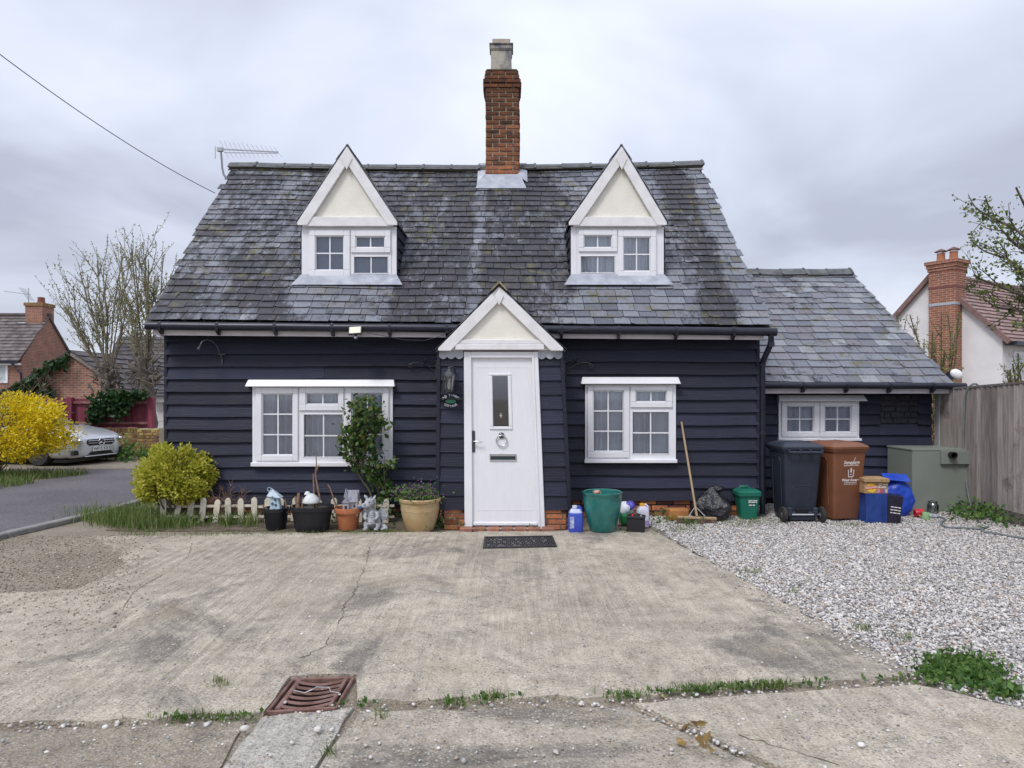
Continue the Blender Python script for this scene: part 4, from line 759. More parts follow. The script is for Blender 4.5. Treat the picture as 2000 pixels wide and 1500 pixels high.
# oval name plate with its flowers and lettering
oc = W(880.5, 783, YP - 0.034); t = thing('house_sign', oc, 'black oval house name plate with white letters and painted flowers', 'sign')
rx_, rz_ = 0.128, 0.092; ov = lambda k, s=1.0: (oc.x + rx_ * s * math.cos(k), oc.z + rz_ * s * math.sin(k))
MB().prism([ov(i * 6.2832 / 40) for i in range(40)], oc.y - 0.006, oc.y + 0.012, 'y').build('plate', M('sign_black', (0.012, 0.013, 0.018), None, rough=0.3), t, bevel=0.004)
mb = MB(); yl_ = oc.y - 0.0085
def arc_text(text, rr, zz, a0, a1, size, flip=False):
    n = len(text)
    for i, c in enumerate(text):
        if c == ' ': continue
        a = a0 + (a1 - a0) * (i / (n - 1)); p = (oc.x + rr * math.cos(a), yl_, oc.z + zz * math.sin(a)); tx = Vector((-rr * math.sin(a), 0, zz * math.cos(a))).normalized()
        if not flip: tx = -tx
        put_text(mb, c, size, p, tx, Vector((-tx.z, 0, tx.x)), ext=0.0008, bold=0.0006)
arc_text('OLD TIMBER', 0.098, 0.064, R(158), R(22), 0.036); arc_text('COTTAGE', 0.088, 0.062, R(222), R(318), 0.036, True)
mb.build('lettering', M('sign_white', (0.82, 0.83, 0.85), None, rough=0.4), t)
for i, (dx, dz, r, c) in enumerate(((-0.04, -0.004, 0.019, (0.75, 0.8, 0.8)), (0.042, 0.0, 0.018, (0.72, 0.8, 0.82)), (0.0, 0.0, 0.012, (0.7, 0.68, 0.3)), (-0.026, 0.018, 0.011, (0.35, 0.6, 0.25)), (0.022, 0.02, 0.011, (0.55, 0.6, 0.2)), (0, 0.022, 0.01, (0.75, 0.78, 0.75)))):
    MB().lathe((0, 0, 0), [(r, 0), (r * 0.7, 0.002), (0.0, 0.003)], 9).build('painted_flower', M('flower%d' % i, c, None, rough=0.5), t); o = t.children[-1]; o.rotation_euler = (R(90), 0, 0); o.location = (dx, -0.0075, dz)
mb = MB(); mb.prism([(oc.x - 0.07, oc.z - 0.006), (oc.x - 0.03, oc.z - 0.026), (oc.x + 0.03, oc.z - 0.026), (oc.x + 0.066, oc.z - 0.004), (oc.x + 0.03, oc.z + 0.022), (oc.x - 0.03, oc.z + 0.022)], yl_ + 0.001, yl_ + 0.002, 'y'); mb.build('painted_leaves', M('sign_green', (0.05, 0.27, 0.20), (0.1, 0.4, 0.22), 60, 0.5), t)
# floodlight under the gutter
t = thing('floodlight', W(694, 650, 8.5), 'small black floodlight with sensor fixed under the gutter', 'lamp'); fc = W(694, 646, 8.46); tl_ = Matrix.Rotation(R(-28), 3, 'X') @ Matrix.Rotation(R(-4), 3, 'Y')
MB().box(fc, (0.165, 0.035, 0.115), tl_).build('housing', m_gutter, t, bevel=0.006); MB().box(fc + tl_ @ Vector((0, -0.019, 0)), (0.138, 0.004, 0.09), tl_).build('lens', M('lamp_lens', (0.55, 0.53, 0.42), None, rough=0.25), t)
MB().sphere(fc + Vector((0.005, 0.0, -0.085)), 0.024, sc=(1, 1, 0.8)).build('sensor', M('sensor', (0.35, 0.37, 0.45), None, rough=0.3), t, smooth=180); MB().tube([fc + Vector((0.005, 0.01, -0.04)), fc + Vector((0.005, 0.0, -0.08))], 0.014, 8).build('sensor_neck', m_gutter, t)
MB().tube([fc + Vector((0, 0.02, 0)), fc + Vector((0, 0.14, 0.02))], 0.018, 8).build('bracket', m_gutter, t)
# slack black wires pinned along the fascia
for pts, lb in (([(716, 650), (745, 655), (790, 664), (830, 665), (862, 656), (885, 643)], 'thin black wire sagging under the gutter beside the floodlight'), ([(1090, 648), (1120, 643), (1160, 636), (1185, 641), (1210, 645)], 'thin black wire looped over the gutter near the porch')):
    tag(MB().tube([W(x, y, 8.45) for x, y in pts], 0.004, 5).build('wire', m_gutter), lb, 'wire')
# television aerial at the ridge end, and the telephone wire
YT = 11.1; m_alu = M('aluminium', (0.42, 0.43, 0.45), None, rough=0.35, metal=0.8)
t = thing('television_aerial', W(440, 347, YT), 'grey television aerial on a bent mast at the end of the cottage ridge', 'aerial')
MB().tube([W(443, 350, YT), W(437, 341, YT), W(434, 328, YT), W(433, 312, YT), W(431, 292, YT)], 0.016, 8).build('mast', M('mast_grey', (0.25, 0.25, 0.28), None, rough=0.5, metal=0.4), t, smooth=60)
b0, b1 = W(424, 291, YT), W(543, 297, YT - 0.25); MB().bar(b0, b1, 0.014, 0.018).build('boom', m_alu, t); MB().bar(b0 + Vector((0.12, 0, -0.06)), b1 + Vector((0, 0, -0.02)), 0.008, 0.01).build('boom', m_alu, t)
for i in range(13):
    p = b0.lerp(b1, 0.12 + 0.88 * i / 12); h_ = 0.13 - 0.006 * i; MB().bar(p + Vector((-0.03, -0.1, h_ * 0.8)), p + Vector((0.03, 0.1, -h_ * 0.8)), 0.003, 0.003).build('element', m_alu, t)
MB().box(b0 + Vector((0.05, 0, -0.01)), (0.09, 0.05, 0.06)).build('junction_box', M('grey_box', (0.4, 0.42, 0.42), None), t); MB().bar(b0 + Vector((-0.03, 0, 0.04)), b0 + Vector((-0.03, 0, -0.16)), 0.01, 0.01).build('reflector', m_alu, t)
a, b = W(420, 377, 10.9), W(-260, -100, 6.5); pts = [a.lerp(b, i / 24) + Vector((0, 0, -0.5 * 4 * (i / 24) * (1 - i / 24) * 0.35)) for i in range(25)]
tag(MB().tube(pts, 0.0055, 5).build('telephone_wire', m_gutter), 'black overhead telephone wire running from the roof verge into the sky', 'wire')
# doorstep bricks and mat
t = thing('brick_doorstep', G(985, 1045), 'row of worn red bricks laid flat as a doorstep', 'doorstep'); m_step = M('step_brick', (0.34, 0.16, 0.10), (0.26, 0.12, 0.085), 12, 0.85, 0.4, 60, tint=(0.7, 1.25))
a, b = px_(899) , px_(1082)
for i in range(7):
    x = a + (b - a) * (i + 0.5) / 7; MB().box((x, YP - 0.13, 0.012 + 0.02), ((b - a) / 7 - 0.014, 0.12, 0.06), Matrix.Rotation(rnd.uniform(-0.03, 0.03), 3, 'Z'), rnd.random()).build('brick', m_step, t, bevel=0.006)
t = thing('door_mat', G(1015, 1060, SL), 'black open rubber door mat on the concrete before the step', 'mat'); m_rub = M('rubber', (0.018, 0.018, 0.022), (0.03, 0.03, 0.034), 40, 0.6, 0.2)
q = [G(943, 1072, SL), G(1088, 1069, SL), G(1079, 1048, SL), G(946, 1050, SL)]
def bil(u, v): return q[0].lerp(q[1], u).lerp(q[3].lerp(q[2], u), v)
for u0, u1, v0, v1 in ((0, 1, 0, 0.07), (0, 1, 0.93, 1), (0, 0.025, 0.07, 0.93), (0.975, 1, 0.07, 0.93)): MB().slab([bil(u0, v0) + Vector((0, 0, 0.014)), bil(u1, v0) + Vector((0, 0, 0.014)), bil(u1, v1) + Vector((0, 0, 0.014)), bil(u0, v1) + Vector((0, 0, 0.014))], 0.012).build('rim', m_rub, t)
ms = MB()
for i in range(34):
    for j in range(7):
        u = 0.03 + 0.94 * (i + 0.5) / 34; v = 0.09 + 0.82 * (j + 0.5) / 7
        if rnd.random() < 0.9: c = bil(u, v); ms.box(c + Vector((0, 0, 0.007)), (0.011 if (i + j) % 2 else 0.021, 0.032 if (i + j) % 2 else 0.011, 0.012))
ms.build('tread', m_rub, t); MB().slab([bil(0.01, 0.03) + Vector((0, 0, 0.0035)), bil(0.99, 0.03) + Vector((0, 0, 0.0035)), bil(0.99, 0.97) + Vector((0, 0, 0.0035)), bil(0.01, 0.97) + Vector((0, 0, 0.0035))], 0.003).build('backing', M('rubber_gap', (0.07, 0.068, 0.065), (0.16, 0.15, 0.14), 60, 0.9), t)
# ================================================================== THINGS ALONG THE RIGHT OF THE DOOR
def ring(w, d, r, z, n=5, cx=0.0, cy=0.0):
    out = []
    for qx, qy, a0 in ((1, 1, 0), (-1, 1, 90), (-1, -1, 180), (1, -1, 270)):
        for k in range(n):
            a = R(a0 + 90 * k / (n - 1)); out.append((cx + qx * (w / 2 - r) + r * math.cos(a), cy + qy * (d / 2 - r) + r * math.sin(a), z))
    return out
def loft(mb, rings, cap=True, tint=0.0):
    n = len(rings[0]); vs = [p for r_ in rings for p in r_]; fs = [(i * n + k, i * n + (k + 1) % n, (i + 1) * n + (k + 1) % n, (i + 1) * n + k) for i in range(len(rings) - 1) for k in range(n)]
    if cap: fs += [tuple(range(n))[::-1], tuple((len(rings) - 1) * n + k for k in range(n))]
    return mb.add(vs, fs, tint)
def smallprint(mb, o, xd, yd, width, h, seed):
    """a line of print too small to read in the photo: short dashes of word length"""
    rs = random.Random(seed); o = Vector(o); xd = Vector(xd).normalized(); yd = Vector(yd).normalized(); n = xd.cross(yd); x = -width / 2
    while x < width / 2 - h:
        w = min(rs.uniform(1.5, 4.5) * h, width / 2 - x); mb.box(o + xd * (x + w / 2), (w, h, 0.0008), Matrix((xd, yd, n)).transposed()); x += w + h * 0.6
def plastic(name, c, rough=0.45, var=0.85): return M(name, c, tuple(x * var for x in c), 5, rough, 0.06, 90)
# --- wheeled bins, built about their own base (front at -y, wheels and handle at +y)
def bin_(label, mat, loc, yaw, wheels_only=False):
    t = thing('wheeled_bin', (0, 0, 0), label, 'bin'); h = 0.90
    mb = MB(); loft(mb, [ring(0.36, 0.38, 0.03, 0.03), ring(0.375, 0.40, 0.035, 0.06), ring(0.465, 0.53, 0.04, h - 0.05), ring(0.47, 0.54, 0.04, h)]); body = mb.build('body', mat, t, smooth=40)
    mb = MB(); loft(mb, [ring(0.50, 0.57, 0.045, h - 0.028), ring(0.505, 0.575, 0.045, h)]); mb.build('rim', mat, t, smooth=40)
    mb = MB(); loft(mb, [ring(0.525, 0.60, 0.05, h + 0.002), ring(0.53, 0.605, 0.05, h + 0.03), ring(0.50, 0.57, 0.05, h + 0.042), ring(0.40, 0.45, 0.05, h + 0.075), ring(0.33, 0.36, 0.05, h + 0.082)]); lid = mb.build('lid', mat, t, smooth=35)
    for s in (-1, 1): MB().box((s * 0.12, 0.02, h + 0.072), (0.035, 0.40, 0.03), None, 0, 0.85).build('lid_rib', mat, lid, bevel=0.008)
    MB().tube([(-0.21, 0.335, h - 0.03), (0.21, 0.335, h - 0.03)], 0.016, 10).build('handle_bar', mat, t, smooth=60)
    for x in (-0.2, -0.06, 0.06, 0.2): MB().box((x, 0.31, h - 0.02), (0.022, 0.08, 0.05)).build('hinge_lug', mat, t, bevel=0.006)
    for s in (-1, 1):
        wm = MB(); wm.lathe((0, 0, 0), [(0.055, -0.022), (0.088, -0.022), (0.098, -0.012), (0.098, 0.012), (0.088, 0.022), (0.055, 0.022)], 24); wh = wm.build('wheel', MATS.get('tyre') or M('tyre', (0.02, 0.02, 0.022), (0.05, 0.048, 0.045), 30, 0.8), t, smooth=40)
        hm = MB(); hm.lathe((0, 0, 0), [(0.0, -0.018), (0.057, -0.018), (0.06, 0.018), (0.03, 0.022), (0.0, 0.026)], 20); hub = hm.build('hub', M('wheel_hub', (0.10, 0.10, 0.11), (0.16, 0.16, 0.17), 20, 0.5), wh, smooth=40)
        for k in range(6):
            a = k * math.pi / 3; MB().bar((0.012 * math.cos(a), 0.012 * math.sin(a), 0.024 * -1), (0.055 * math.cos(a), 0.055 * math.sin(a), -0.022), 0.008, 0.008).build('spoke', MATS['wheel_hub'], wh)
        wh.rotation_euler = (0, R(90), 0); wh.location = (s * 0.235, 0.245, 0.098)
    MB().tube([(-0.23, 0.245, 0.098), (0.23, 0.245, 0.098)], 0.012, 8).build('axle', m_steel, t)
    MB().box((0, 0.20, 0.075), (0.34, 0.06, 0.11)).build('axle_housing', mat, t, bevel=0.015)
    for s in (-1, 1): MB().box((s * 0.16, 0.218, 0.13), (0.06, 0.09, 0.11)).build('axle_bracket', mat, t, bevel=0.012)
    MB().box((0, 0.232, 0.14), (0.15, 0.03, 0.07)).build('foot_shade_block', M('recess_shade', (0.006, 0.006, 0.008)), t, bevel=0.01)  # raised block whose near-black colour stands for the shade of a recess
    for s in (-1, 1):                                    # pressed panels on back and sides
        MB().tube([(s * 0.232 * k_, y, z) for k_, y, z in ((0.90, -0.13, 0.2), (1.0, -0.13, 0.76), (1.0, -0.10, 0.79), (1.0, 0.10, 0.79), (1.0, 0.13, 0.76), (0.90, 0.13, 0.2))], 0.006, 6).build('pressed_rib', mat, t)
    MB().tube([(x, 0.195 + (z - 0.06) * 0.077 + 0.004, z) for x, z in ((-0.13, 0.2), (-0.125, 0.42), (-0.10, 0.45), (0.10, 0.45), (0.125, 0.42), (0.13, 0.2))], 0.008, 6).build('pressed_rib', mat, t)
    t.location = loc; t.rotation_euler = (0, 0, R(yaw)); return t
m_bin = plastic('charcoal_plastic', (0.030, 0.037, 0.055)); m_brown = plastic('brown_plastic', (0.22, 0.088, 0.045))
b1 = bin_('charcoal wheeled bin with its wheels turned outwards beside the downpipe', m_bin, (3.575, 8.64, 0.02), 180)
b2 = bin_('brown garden waste wheeled bin with white council lettering', m_brown, (4.12, 8.68, 0.02), 13)
lt = MB(); yy = lambda z: -(0.20 + (z - 0.06) * 0.077) - 0.0035; sl_ = Vector((0, -0.077, 1)).normalized(); w_print = M('white_print', (0.72, 0.68, 0.66), None, rough=0.6)
def pr(text, size, x, z, **kw): put_text(lt, text, size, (x, yy(z), z), (1, 0, 0), sl_, ext=0.0004, **kw)
pr('Stevenage', 0.056, 0.02, 0.735, font_shear=0.25, bold=0.0012); pr('BOROUGH COUNCIL', 0.022, 0.02, 0.698, bold=0.0005); pr('WasteAware', 0.046, 0.02, 0.515, bold=0.0016); smallprint(lt, (0.02, yy(0.482), 0.482), (1, 0, 0), sl_, 0.18, 0.008, 1)
for a, b, w in (((-0.015, 0.735), (0.03, 0.70), 0.006), ((0.03, 0.70), (0.075, 0.80), 0.006), ((-0.075, 0.463), (0.115, 0.463), 0.004), ((-0.02, 0.645), (-0.012, 0.555), 0.010), ((-0.012, 0.555), (0.052, 0.555), 0.010), ((0.052, 0.555), (0.06, 0.645), 0.010), ((0.02, 0.665), (0.02, 0.61), 0.020), ((0.02, 0.592), (0.02, 0.578), 0.016)):
    lt.bar((a[0], yy(a[1]) - 0.0003, a[1]), (b[0], yy(b[1]) - 0.0003, b[1]), 0.0008, w, up=(0, -0.08, 1) if abs(a[0] - b[0]) > 0.02 and abs(a[1] - b[1]) < 0.05 else (1, 0, 0))
o = lt.build('council_lettering', w_print); o.parent = b2
# --- green food caddy and the striped hoop behind it
m_green = plastic('green_plastic', (0.012, 0.15, 0.10)); cl_ = G(1466, 1019); cl_.y += 0.13
t = thing('food_caddy', cl_, 'small green lidded food waste caddy with white print', 'caddy')
mb = MB(); loft(mb, [[(x + cl_.x, y + cl_.y, z) for x, y, z in r_] for r_ in (ring(0.20, 0.19, 0.03, 0.02), ring(0.265, 0.255, 0.035, 0.33))]); mb.build('body', m_green, t, smooth=40)
mb = MB(); loft(mb, [[(x + cl_.x, y + cl_.y, z) for x, y, z in r_] for r_ in (ring(0.295, 0.285, 0.04, 0.32), ring(0.30, 0.29, 0.04, 0.365), ring(0.27, 0.26, 0.04, 0.38), ring(0.2, 0.19, 0.04, 0.40))]); mb.build('lid', m_green, t, smooth=35)
MB().tube([(cl_.x - 0.10, cl_.y, 0.36), (cl_.x - 0.09, cl_.y, 0.425), (cl_.x, cl_.y, 0.43), (cl_.x + 0.03, cl_.y, 0.39)], 0.014, 8).build('lid_handle', m_green, t, smooth=60)
lt = MB(); [smallprint(lt, (cl_.x + 0.03, cl_.y - 0.095 - z * 0.105 - 0.002, z), (1, 0, 0), (0, -0.1, 1), w, h, 2 + i) for i, (z, w, h) in enumerate(((0.262, 0.11, 0.012), (0.242, 0.11, 0.014), (0.205, 0.09, 0.016)))]; lt.build('lettering', w_print, t)
t = thing('striped_hoop', (cl_.x - 0.01, cl_.y + 0.2, 0), 'black and white striped hooped handle standing behind the green caddy', 'handle'); hb_ = Vector((cl_.x - 0.01, cl_.y + 0.2, 0)); m_wt = M('white_tape', (0.6, 0.6, 0.62))
pts = [hb_ + Vector((-0.16, 0, 0.0)), hb_ + Vector((-0.16, 0, 0.38)), *[hb_ + Vector((0.16 * math.cos(a), 0, 0.42 + 0.14 * math.sin(a))) for a in [math.pi * (1 - i / 10) for i in range(11)]], hb_ + Vector((0.16, 0, 0.38)), hb_ + Vector((0.16, 0, 0))]
MB().tube(pts, 0.013, 8).build('hoop', m_rub, t, smooth=60); mb = MB()
for i in range(3, 12): mb.tube([pts[i].lerp(pts[i + 1], 0.15), pts[i].lerp(pts[i + 1], 0.5)], 0.0145, 8)
mb.build('white_band', m_wt, t)
# --- black bin bag: crumpled sack
def crumple(mb, c, rx, ry, rz, seed, nu=40, nv=22, amp=0.10, neck=None, flatten=0.0, freq=1.0):
    vs = []; fs = []; rs = random.Random(seed); ph = [rs.uniform(0, 6) for _ in range(12)]
    for i in range(nv + 1):
        th = math.pi * i / nv
        for k in range(nu):
            a = 2 * math.pi * k / nu
            d = 1 + amp * (math.sin(3 * a * freq + ph[0] + 2 * th) + 0.7 * math.sin(7 * a + ph[1] - 3 * th) * math.sin(th * 2 + ph[2]) + 0.6 * abs(math.sin(5 * a + ph[3] + 4 * th)) + 0.5 * abs(math.sin(9 * th + ph[4] + 2 * a)) - 0.5)
            x, y, z = math.sin(th) * math.cos(a) * rx * d, math.sin(th) * math.sin(a) * ry * d, math.cos(th) * rz * (1 + amp * 0.5 * math.sin(4 * a + ph[5]))
            if neck and z > rz * neck: f = 1 - 0.75 * (z / rz - neck) / (1 - neck); x *= f; y *= f
            vs.append((c[0] + x, c[1] + y, max(c[2] + z, 0.022)))
    for i in range(nv):
        for k in range(nu): fs.append((i * nu + k, (i + 1) * nu + k, (i + 1) * nu + (k + 1) % nu, i * nu + (k + 1) % nu))
    return mb.add(vs, fs)
m_bag = M('black_polythene', (0.010, 0.010, 0.013), (0.016, 0.016, 0.02), 6, 0.22, 0.9, 16, bdist=0.03, spec=0.6); bc = G(1400, 1022); bc.y += 0.2
t = thing('bin_bag', (bc.x, bc.y, 0), 'shiny black tied bin bag slumped between broom and green caddy', 'bag')
crumple(MB(), (bc.x, bc.y, 0.17), 0.245, 0.2, 0.26, 3, 56, 30, amp=0.12, neck=0.15).build('sack', m_bag, t, smooth=70); crumple(MB(), (bc.x + 0.06, bc.y, 0.40), 0.085, 0.045, 0.04, 8, 20, 10, 0.3).build('tied_neck', m_bag, t, smooth=180)
# --- broom leaning on the wall
m_wood = M('broom_wood', (0.42, 0.30, 0.18), (0.34, 0.24, 0.14), 20, 0.6, 0.2, 50, stretch=(1, 1, 0.1)); hd = G(1361, 1025); top = W(1331, 824, YF - 0.06)
t = thing('broom', (hd.x, hd.y, 0), 'wide yard broom with pale wooden handle leaning on the black boards', 'broom'); jb = Vector((hd.x, hd.y, 0.105))
MB().tube([jb, jb.lerp(top, 0.5), top], [0.015, 0.014, 0.013], 10).build('handle', m_wood, t, smooth=60)
MB().box(jb + Vector((0, 0.0, -0.02)), (0.48, 0.055, 0.03), Matrix.Rotation(R(2), 3, 'Y')).build('head', m_wood, t, bevel=0.006)
V = []; 
for i in range(900):
    x = rnd.uniform(-0.235, 0.235); y = rnd.uniform(-0.024, 0.024); dx, dy = rnd.gauss(0, 0.012), y * 0.6 + rnd.gauss(-0.008, 0.01); b = jb + Vector((x, y, -0.032)); e = b + Vector((dx, dy, -0.062)); e.z = max(e.z, 0.012)
    V.append([b + Vector((-0.0018, 0, 0)), b + Vector((0.0018, 0, 0)), e + Vector((0.0018, 0, 0)), e + Vector((-0.0018, 0, 0))])
MB().bulk(np.array(V), [(0, 1, 2, 3)], nrs.rand(len(V))).build('bristles', M('bristle', (0.10, 0.06, 0.05), (0.17, 0.11, 0.09), 60, 0.8, tint=(0.5, 1.5)), t)
for s in (-1, 1): MB().tube([jb + Vector((s * 0.10, 0, 0.0)), jb.lerp(top, 0.10)], 0.005, 6).build('stay', m_steel, t)
# --- orange block, clear and blue jerrycans, battery, teal pot, packaging
p = G(1326, 1021); t = tag(MB().box((p.x, p.y + 0.08, 0.09), (0.255, 0.16, 0.15), Matrix.Rotation(R(4), 3, 'Z')).build('clay_block', M('orange_clay', (0.46, 0.20, 0.06), (0.36, 0.15, 0.05), 9, 0.85, 0.4, 40), bevel=0.02, seg=2), 'chunky orange clay block set against the brick plinth', 'block')
def jerry(label, px, py, w, h, d, mat, capmat, liquid=None, neck=0.03, yaw=0):
    p = G(px, py, 0.028); c = Vector((p.x, p.y + d / 2, 0.026)); t = thing('jerrycan', c, label, 'container'); Rr = lambda rs: [[(c.x + x, c.y + y, c.z + z) for x, y, z in r_] for r_ in rs]
    loft(MB(), Rr([ring(w * 0.94, d * 0.94, 0.025, 0), ring(w, d, 0.03, 0.015), ring(w, d, 0.03, h * 0.66), ring(w * 0.92, d * 0.92, 0.035, h * 0.76), ring(w * 0.55, d * 0.6, 0.025, h * 0.88), ring(w * 0.36, d * 0.42, 0.02, h * 0.9)])).build('body', mat, t, smooth=50)
    MB().lathe((c.x - w * 0.05, c.y, c.z + h * 0.89), [(neck, 0), (neck, h * 0.1), (neck * 0.9, h * 0.11)], 16).build('cap', capmat, t, smooth=40)
    MB().tube([(c.x + w * 0.05, c.y, c.z + h * 0.9), (c.x + w * 0.25, c.y, c.z + h * 0.97), (c.x + w * 0.40, c.y, c.z + h * 0.88), (c.x + w * 0.43, c.y, c.z + h * 0.74)], 0.013, 8).build('grip', mat, t, smooth=60)
    if liquid: loft(MB(), Rr([ring(w * 1.003, d * 1.003, 0.03, 0.012), ring(w * 1.003, d * 1.003, 0.03, h * 0.28)])).build('liquid_band', liquid, t, smooth=50)
    return t, c
m_bluej = M('blue_fluid_plastic', (0.045, 0.075, 0.42), (0.06, 0.10, 0.50), 4, 0.25); t, c = jerry('blue screenwash jerrycan with white cap and label beside the porch bricks', 1125, 1040, 0.165, 0.30, 0.12, m_bluej, M('milky_cap', (0.62, 0.64, 0.72), None, rough=0.35)); MB().box((c.x - 0.045, c.y - 0.0615, 0.14), (0.045, 0.003, 0.13)).build('label_sticker', M('sticker', (0.55, 0.6, 0.7), (0.2, 0.25, 0.5), 40, 0.4), t)
loft(MB(), [[(c.x + x, c.y + y, c.z + z) for x, y, z in r_] for r_ in (ring(0.155, 0.113, 0.035, 0.198), ring(0.155, 0.113, 0.035, 0.225), ring(0.095, 0.078, 0.025, 0.264))]).build('shoulder', M('milky_plastic', (0.55, 0.60, 0.78), None, rough=0.35), t, smooth=50)
t, c = jerry('clear plastic jerrycan with yellow cap holding a little purple fluid', 1257, 1029, 0.145, 0.27, 0.11, M('clear_plastic', (0.58, 0.57, 0.66), (0.50, 0.50, 0.6), 5, 0.3), M('yellow_cap', (0.75, 0.42, 0.03), None, rough=0.4), M('purple_fluid', (0.33, 0.24, 0.45), None, rough=0.3))
p = G(1245, 1040, 0.028); t = thing('car_battery', (p.x, p.y + 0.09, 0.028), 'old black car battery with a red terminal cap on the ground', 'battery'); m_bat = plastic('battery_black', (0.016, 0.016, 0.02), 0.5); c = Vector((p.x, p.y + 0.09, 0.028)); rz = Matrix.Rotation(R(-14), 3, 'Z')
MB().box(c + Vector((0, 0, 0.075)), (0.20, 0.155, 0.15), rz).build('case', m_bat, t, bevel=0.006); MB().box(c + Vector((0, 0, 0.163)), (0.21, 0.165, 0.03), rz).build('case_lid', m_bat, t, bevel=0.006)
MB().lathe(c + rz @ Vector((-0.035, -0.05, 0.178)), [(0.014, 0), (0.012, 0.02)], 12).build('terminal_cap', M('red_cap', (0.6, 0.03, 0.04), None, rough=0.4), t); MB().lathe(c + rz @ Vector((0.06, -0.05, 0.178)), [(0.011, 0), (0.010, 0.016)], 12).build('terminal', m_lead, t); MB().tube([c + rz @ Vector((-0.09, 0, 0.18)), c + rz @ Vector((-0.02, 0.0, 0.21)), c + rz @ Vector((0.09, 0, 0.18))], 0.007, 6).build('carry_strap', m_bat, t)
m_teal = M('teal_glaze', (0.018, 0.135, 0.125), (0.03, 0.19, 0.17), 5, 0.13, spec=0.6, dirt=((0.05, 0.11, 0.09), 14, 0.6)); p = G(1180, 1042, SL); c = Vector((p.x, p.y + 0.15, SL))
t = thing('glazed_pot', c, 'large empty teal glazed planter by the blue jerrycan', 'planter'); MB().lathe(c, [(0.0, 0.0), (0.135, 0.0), (0.145, 0.012), (0.178, 0.12), (0.208, 0.25), (0.222, 0.35), (0.224, 0.425), (0.232, 0.432), (0.232, 0.452), (0.222, 0.456), (0.206, 0.448), (0.20, 0.36), (0.17, 0.2), (0.0, 0.19)], 44).build('pot', m_teal, t, smooth=50)
MB().lathe(c + Vector((0, 0, 0.3)), [(0.0, 0.0), (0.193, 0.0), (0.19, 0.012), (0, 0.014)], 24).build('old_compost', m_soil, t); crumple(MB(), (c.x - 0.05, c.y + 0.1, 0.455), 0.045, 0.03, 0.03, 5, 14, 8, 0.2).build('snack_wrapper', M('wrapper', (0.6, 0.5, 0.38), (0.35, 0.12, 0.08), 30, 0.3), t)
p = G(1226, 1030); m_pw = M('white_film', (0.68, 0.70, 0.76), (0.55, 0.58, 0.68), 8, 0.3, 0.5, 30); t = thing('plastic_packet', (p.x, p.y + 0.1, 0), 'crumpled white and blue plastic packet beside the teal planter', 'packet')
crumple(MB(), (p.x - 0.01, p.y + 0.14, 0.2), 0.105, 0.07, 0.085, 12, 24, 14, 0.14).build('packet', m_pw, t, smooth=180); crumple(MB(), (p.x + 0.05, p.y + 0.12, 0.24), 0.06, 0.05, 0.055, 13, 20, 12, 0.2).build('blue_wrapper', M('blue_film', (0.05, 0.05, 0.35), (0.14, 0.10, 0.5), 20, 0.25), t, smooth=180)
tag(MB().box((p.x + 0.0, p.y + 0.1, 0.085), (0.16, 0.13, 0.115), Matrix.Rotation(R(10), 3, 'Z')).build('green_tub', plastic('bright_green', (0.02, 0.22, 0.07), 0.35), bevel=0.02, seg=2), 'squat bright green plastic tub under the white packet', 'tub')
# --- cartons by the bins
def carton(name, label, pxc, pyb, w, h, d, mat, yaw=0, tilt=0, z=0.02, dy=0.0):
    p = G(pxc, pyb); c = Vector((p.x, p.y + d / 2 + dy, z)); t = thing(name, c, label, 'box'); rot = Matrix.Rotation(R(yaw), 3, 'Z') @ Matrix.Rotation(R(tilt), 3, 'Y')
    MB().box(c + Vector((0, 0, h / 2)), (w, d, h), rot).build('carton', mat, t, bevel=0.003); return t, c, rot
t, c, rot = carton('blue_box', 'dark blue glossy carton with a pale streak beside the brown bin', 1713, 1025, 0.27, 0.36, 0.2, M('blue_card', (0.012, 0.028, 0.15), (0.03, 0.08, 0.30), 3, 0.25, stretch=(1, 1, 0.6)))
MB().bar(c + Vector((0.005, -0.101, 0.13)), c + Vector((0.008, -0.101, 0.24)), 0.002, 0.009, up=(1, 0, 0)).build('printed_streak', w_print, t); MB().lathe((0, 0, 0), [(0.007, 0), (0.007, 0.001)], 10).build('printed_dot', M('red_print', (0.6, 0.06, 0.05)), t); o = t.children[-1]; o.rotation_euler = (R(90), 0, 0); o.location = (0.007, -0.1005, 0.115)
m_kraft = M('kraft_card', (0.42, 0.27, 0.14), (0.36, 0.22, 0.11), 12, 0.75); p = G(1714, 1025); c = Vector((p.x - 0.01, p.y + 0.11, 0.382)); t = thing('crisp_box', c, 'brown snack carton with red and yellow logo on top of the blue carton', 'box')
MB().box(c + Vector((0, 0, 0.07)), (0.29, 0.2, 0.14)).build('carton', m_kraft, t, bevel=0.003); yk = c.y - 0.1015
mb = MB(); mb.lathe((0, 0, 0), [(0.062, 0), (0.062, 0.0008)], 28); mb.v = [(c.x - 0.06 + x, yk - z, c.z + 0.068 + y * 0.9) for x, y, z in mb.v]; mb.build('logo_disc', M('logo_yellow', (0.75, 0.50, 0.04)), t)
MB().prism([(c.x - 0.128, c.z + 0.045), (c.x + 0.005, c.z + 0.062), (c.x + 0.005, c.z + 0.105), (c.x - 0.128, c.z + 0.085)], yk - 0.002, yk - 0.001, 'y').build('logo_banner', M('logo_red', (0.55, 0.03, 0.03)), t)
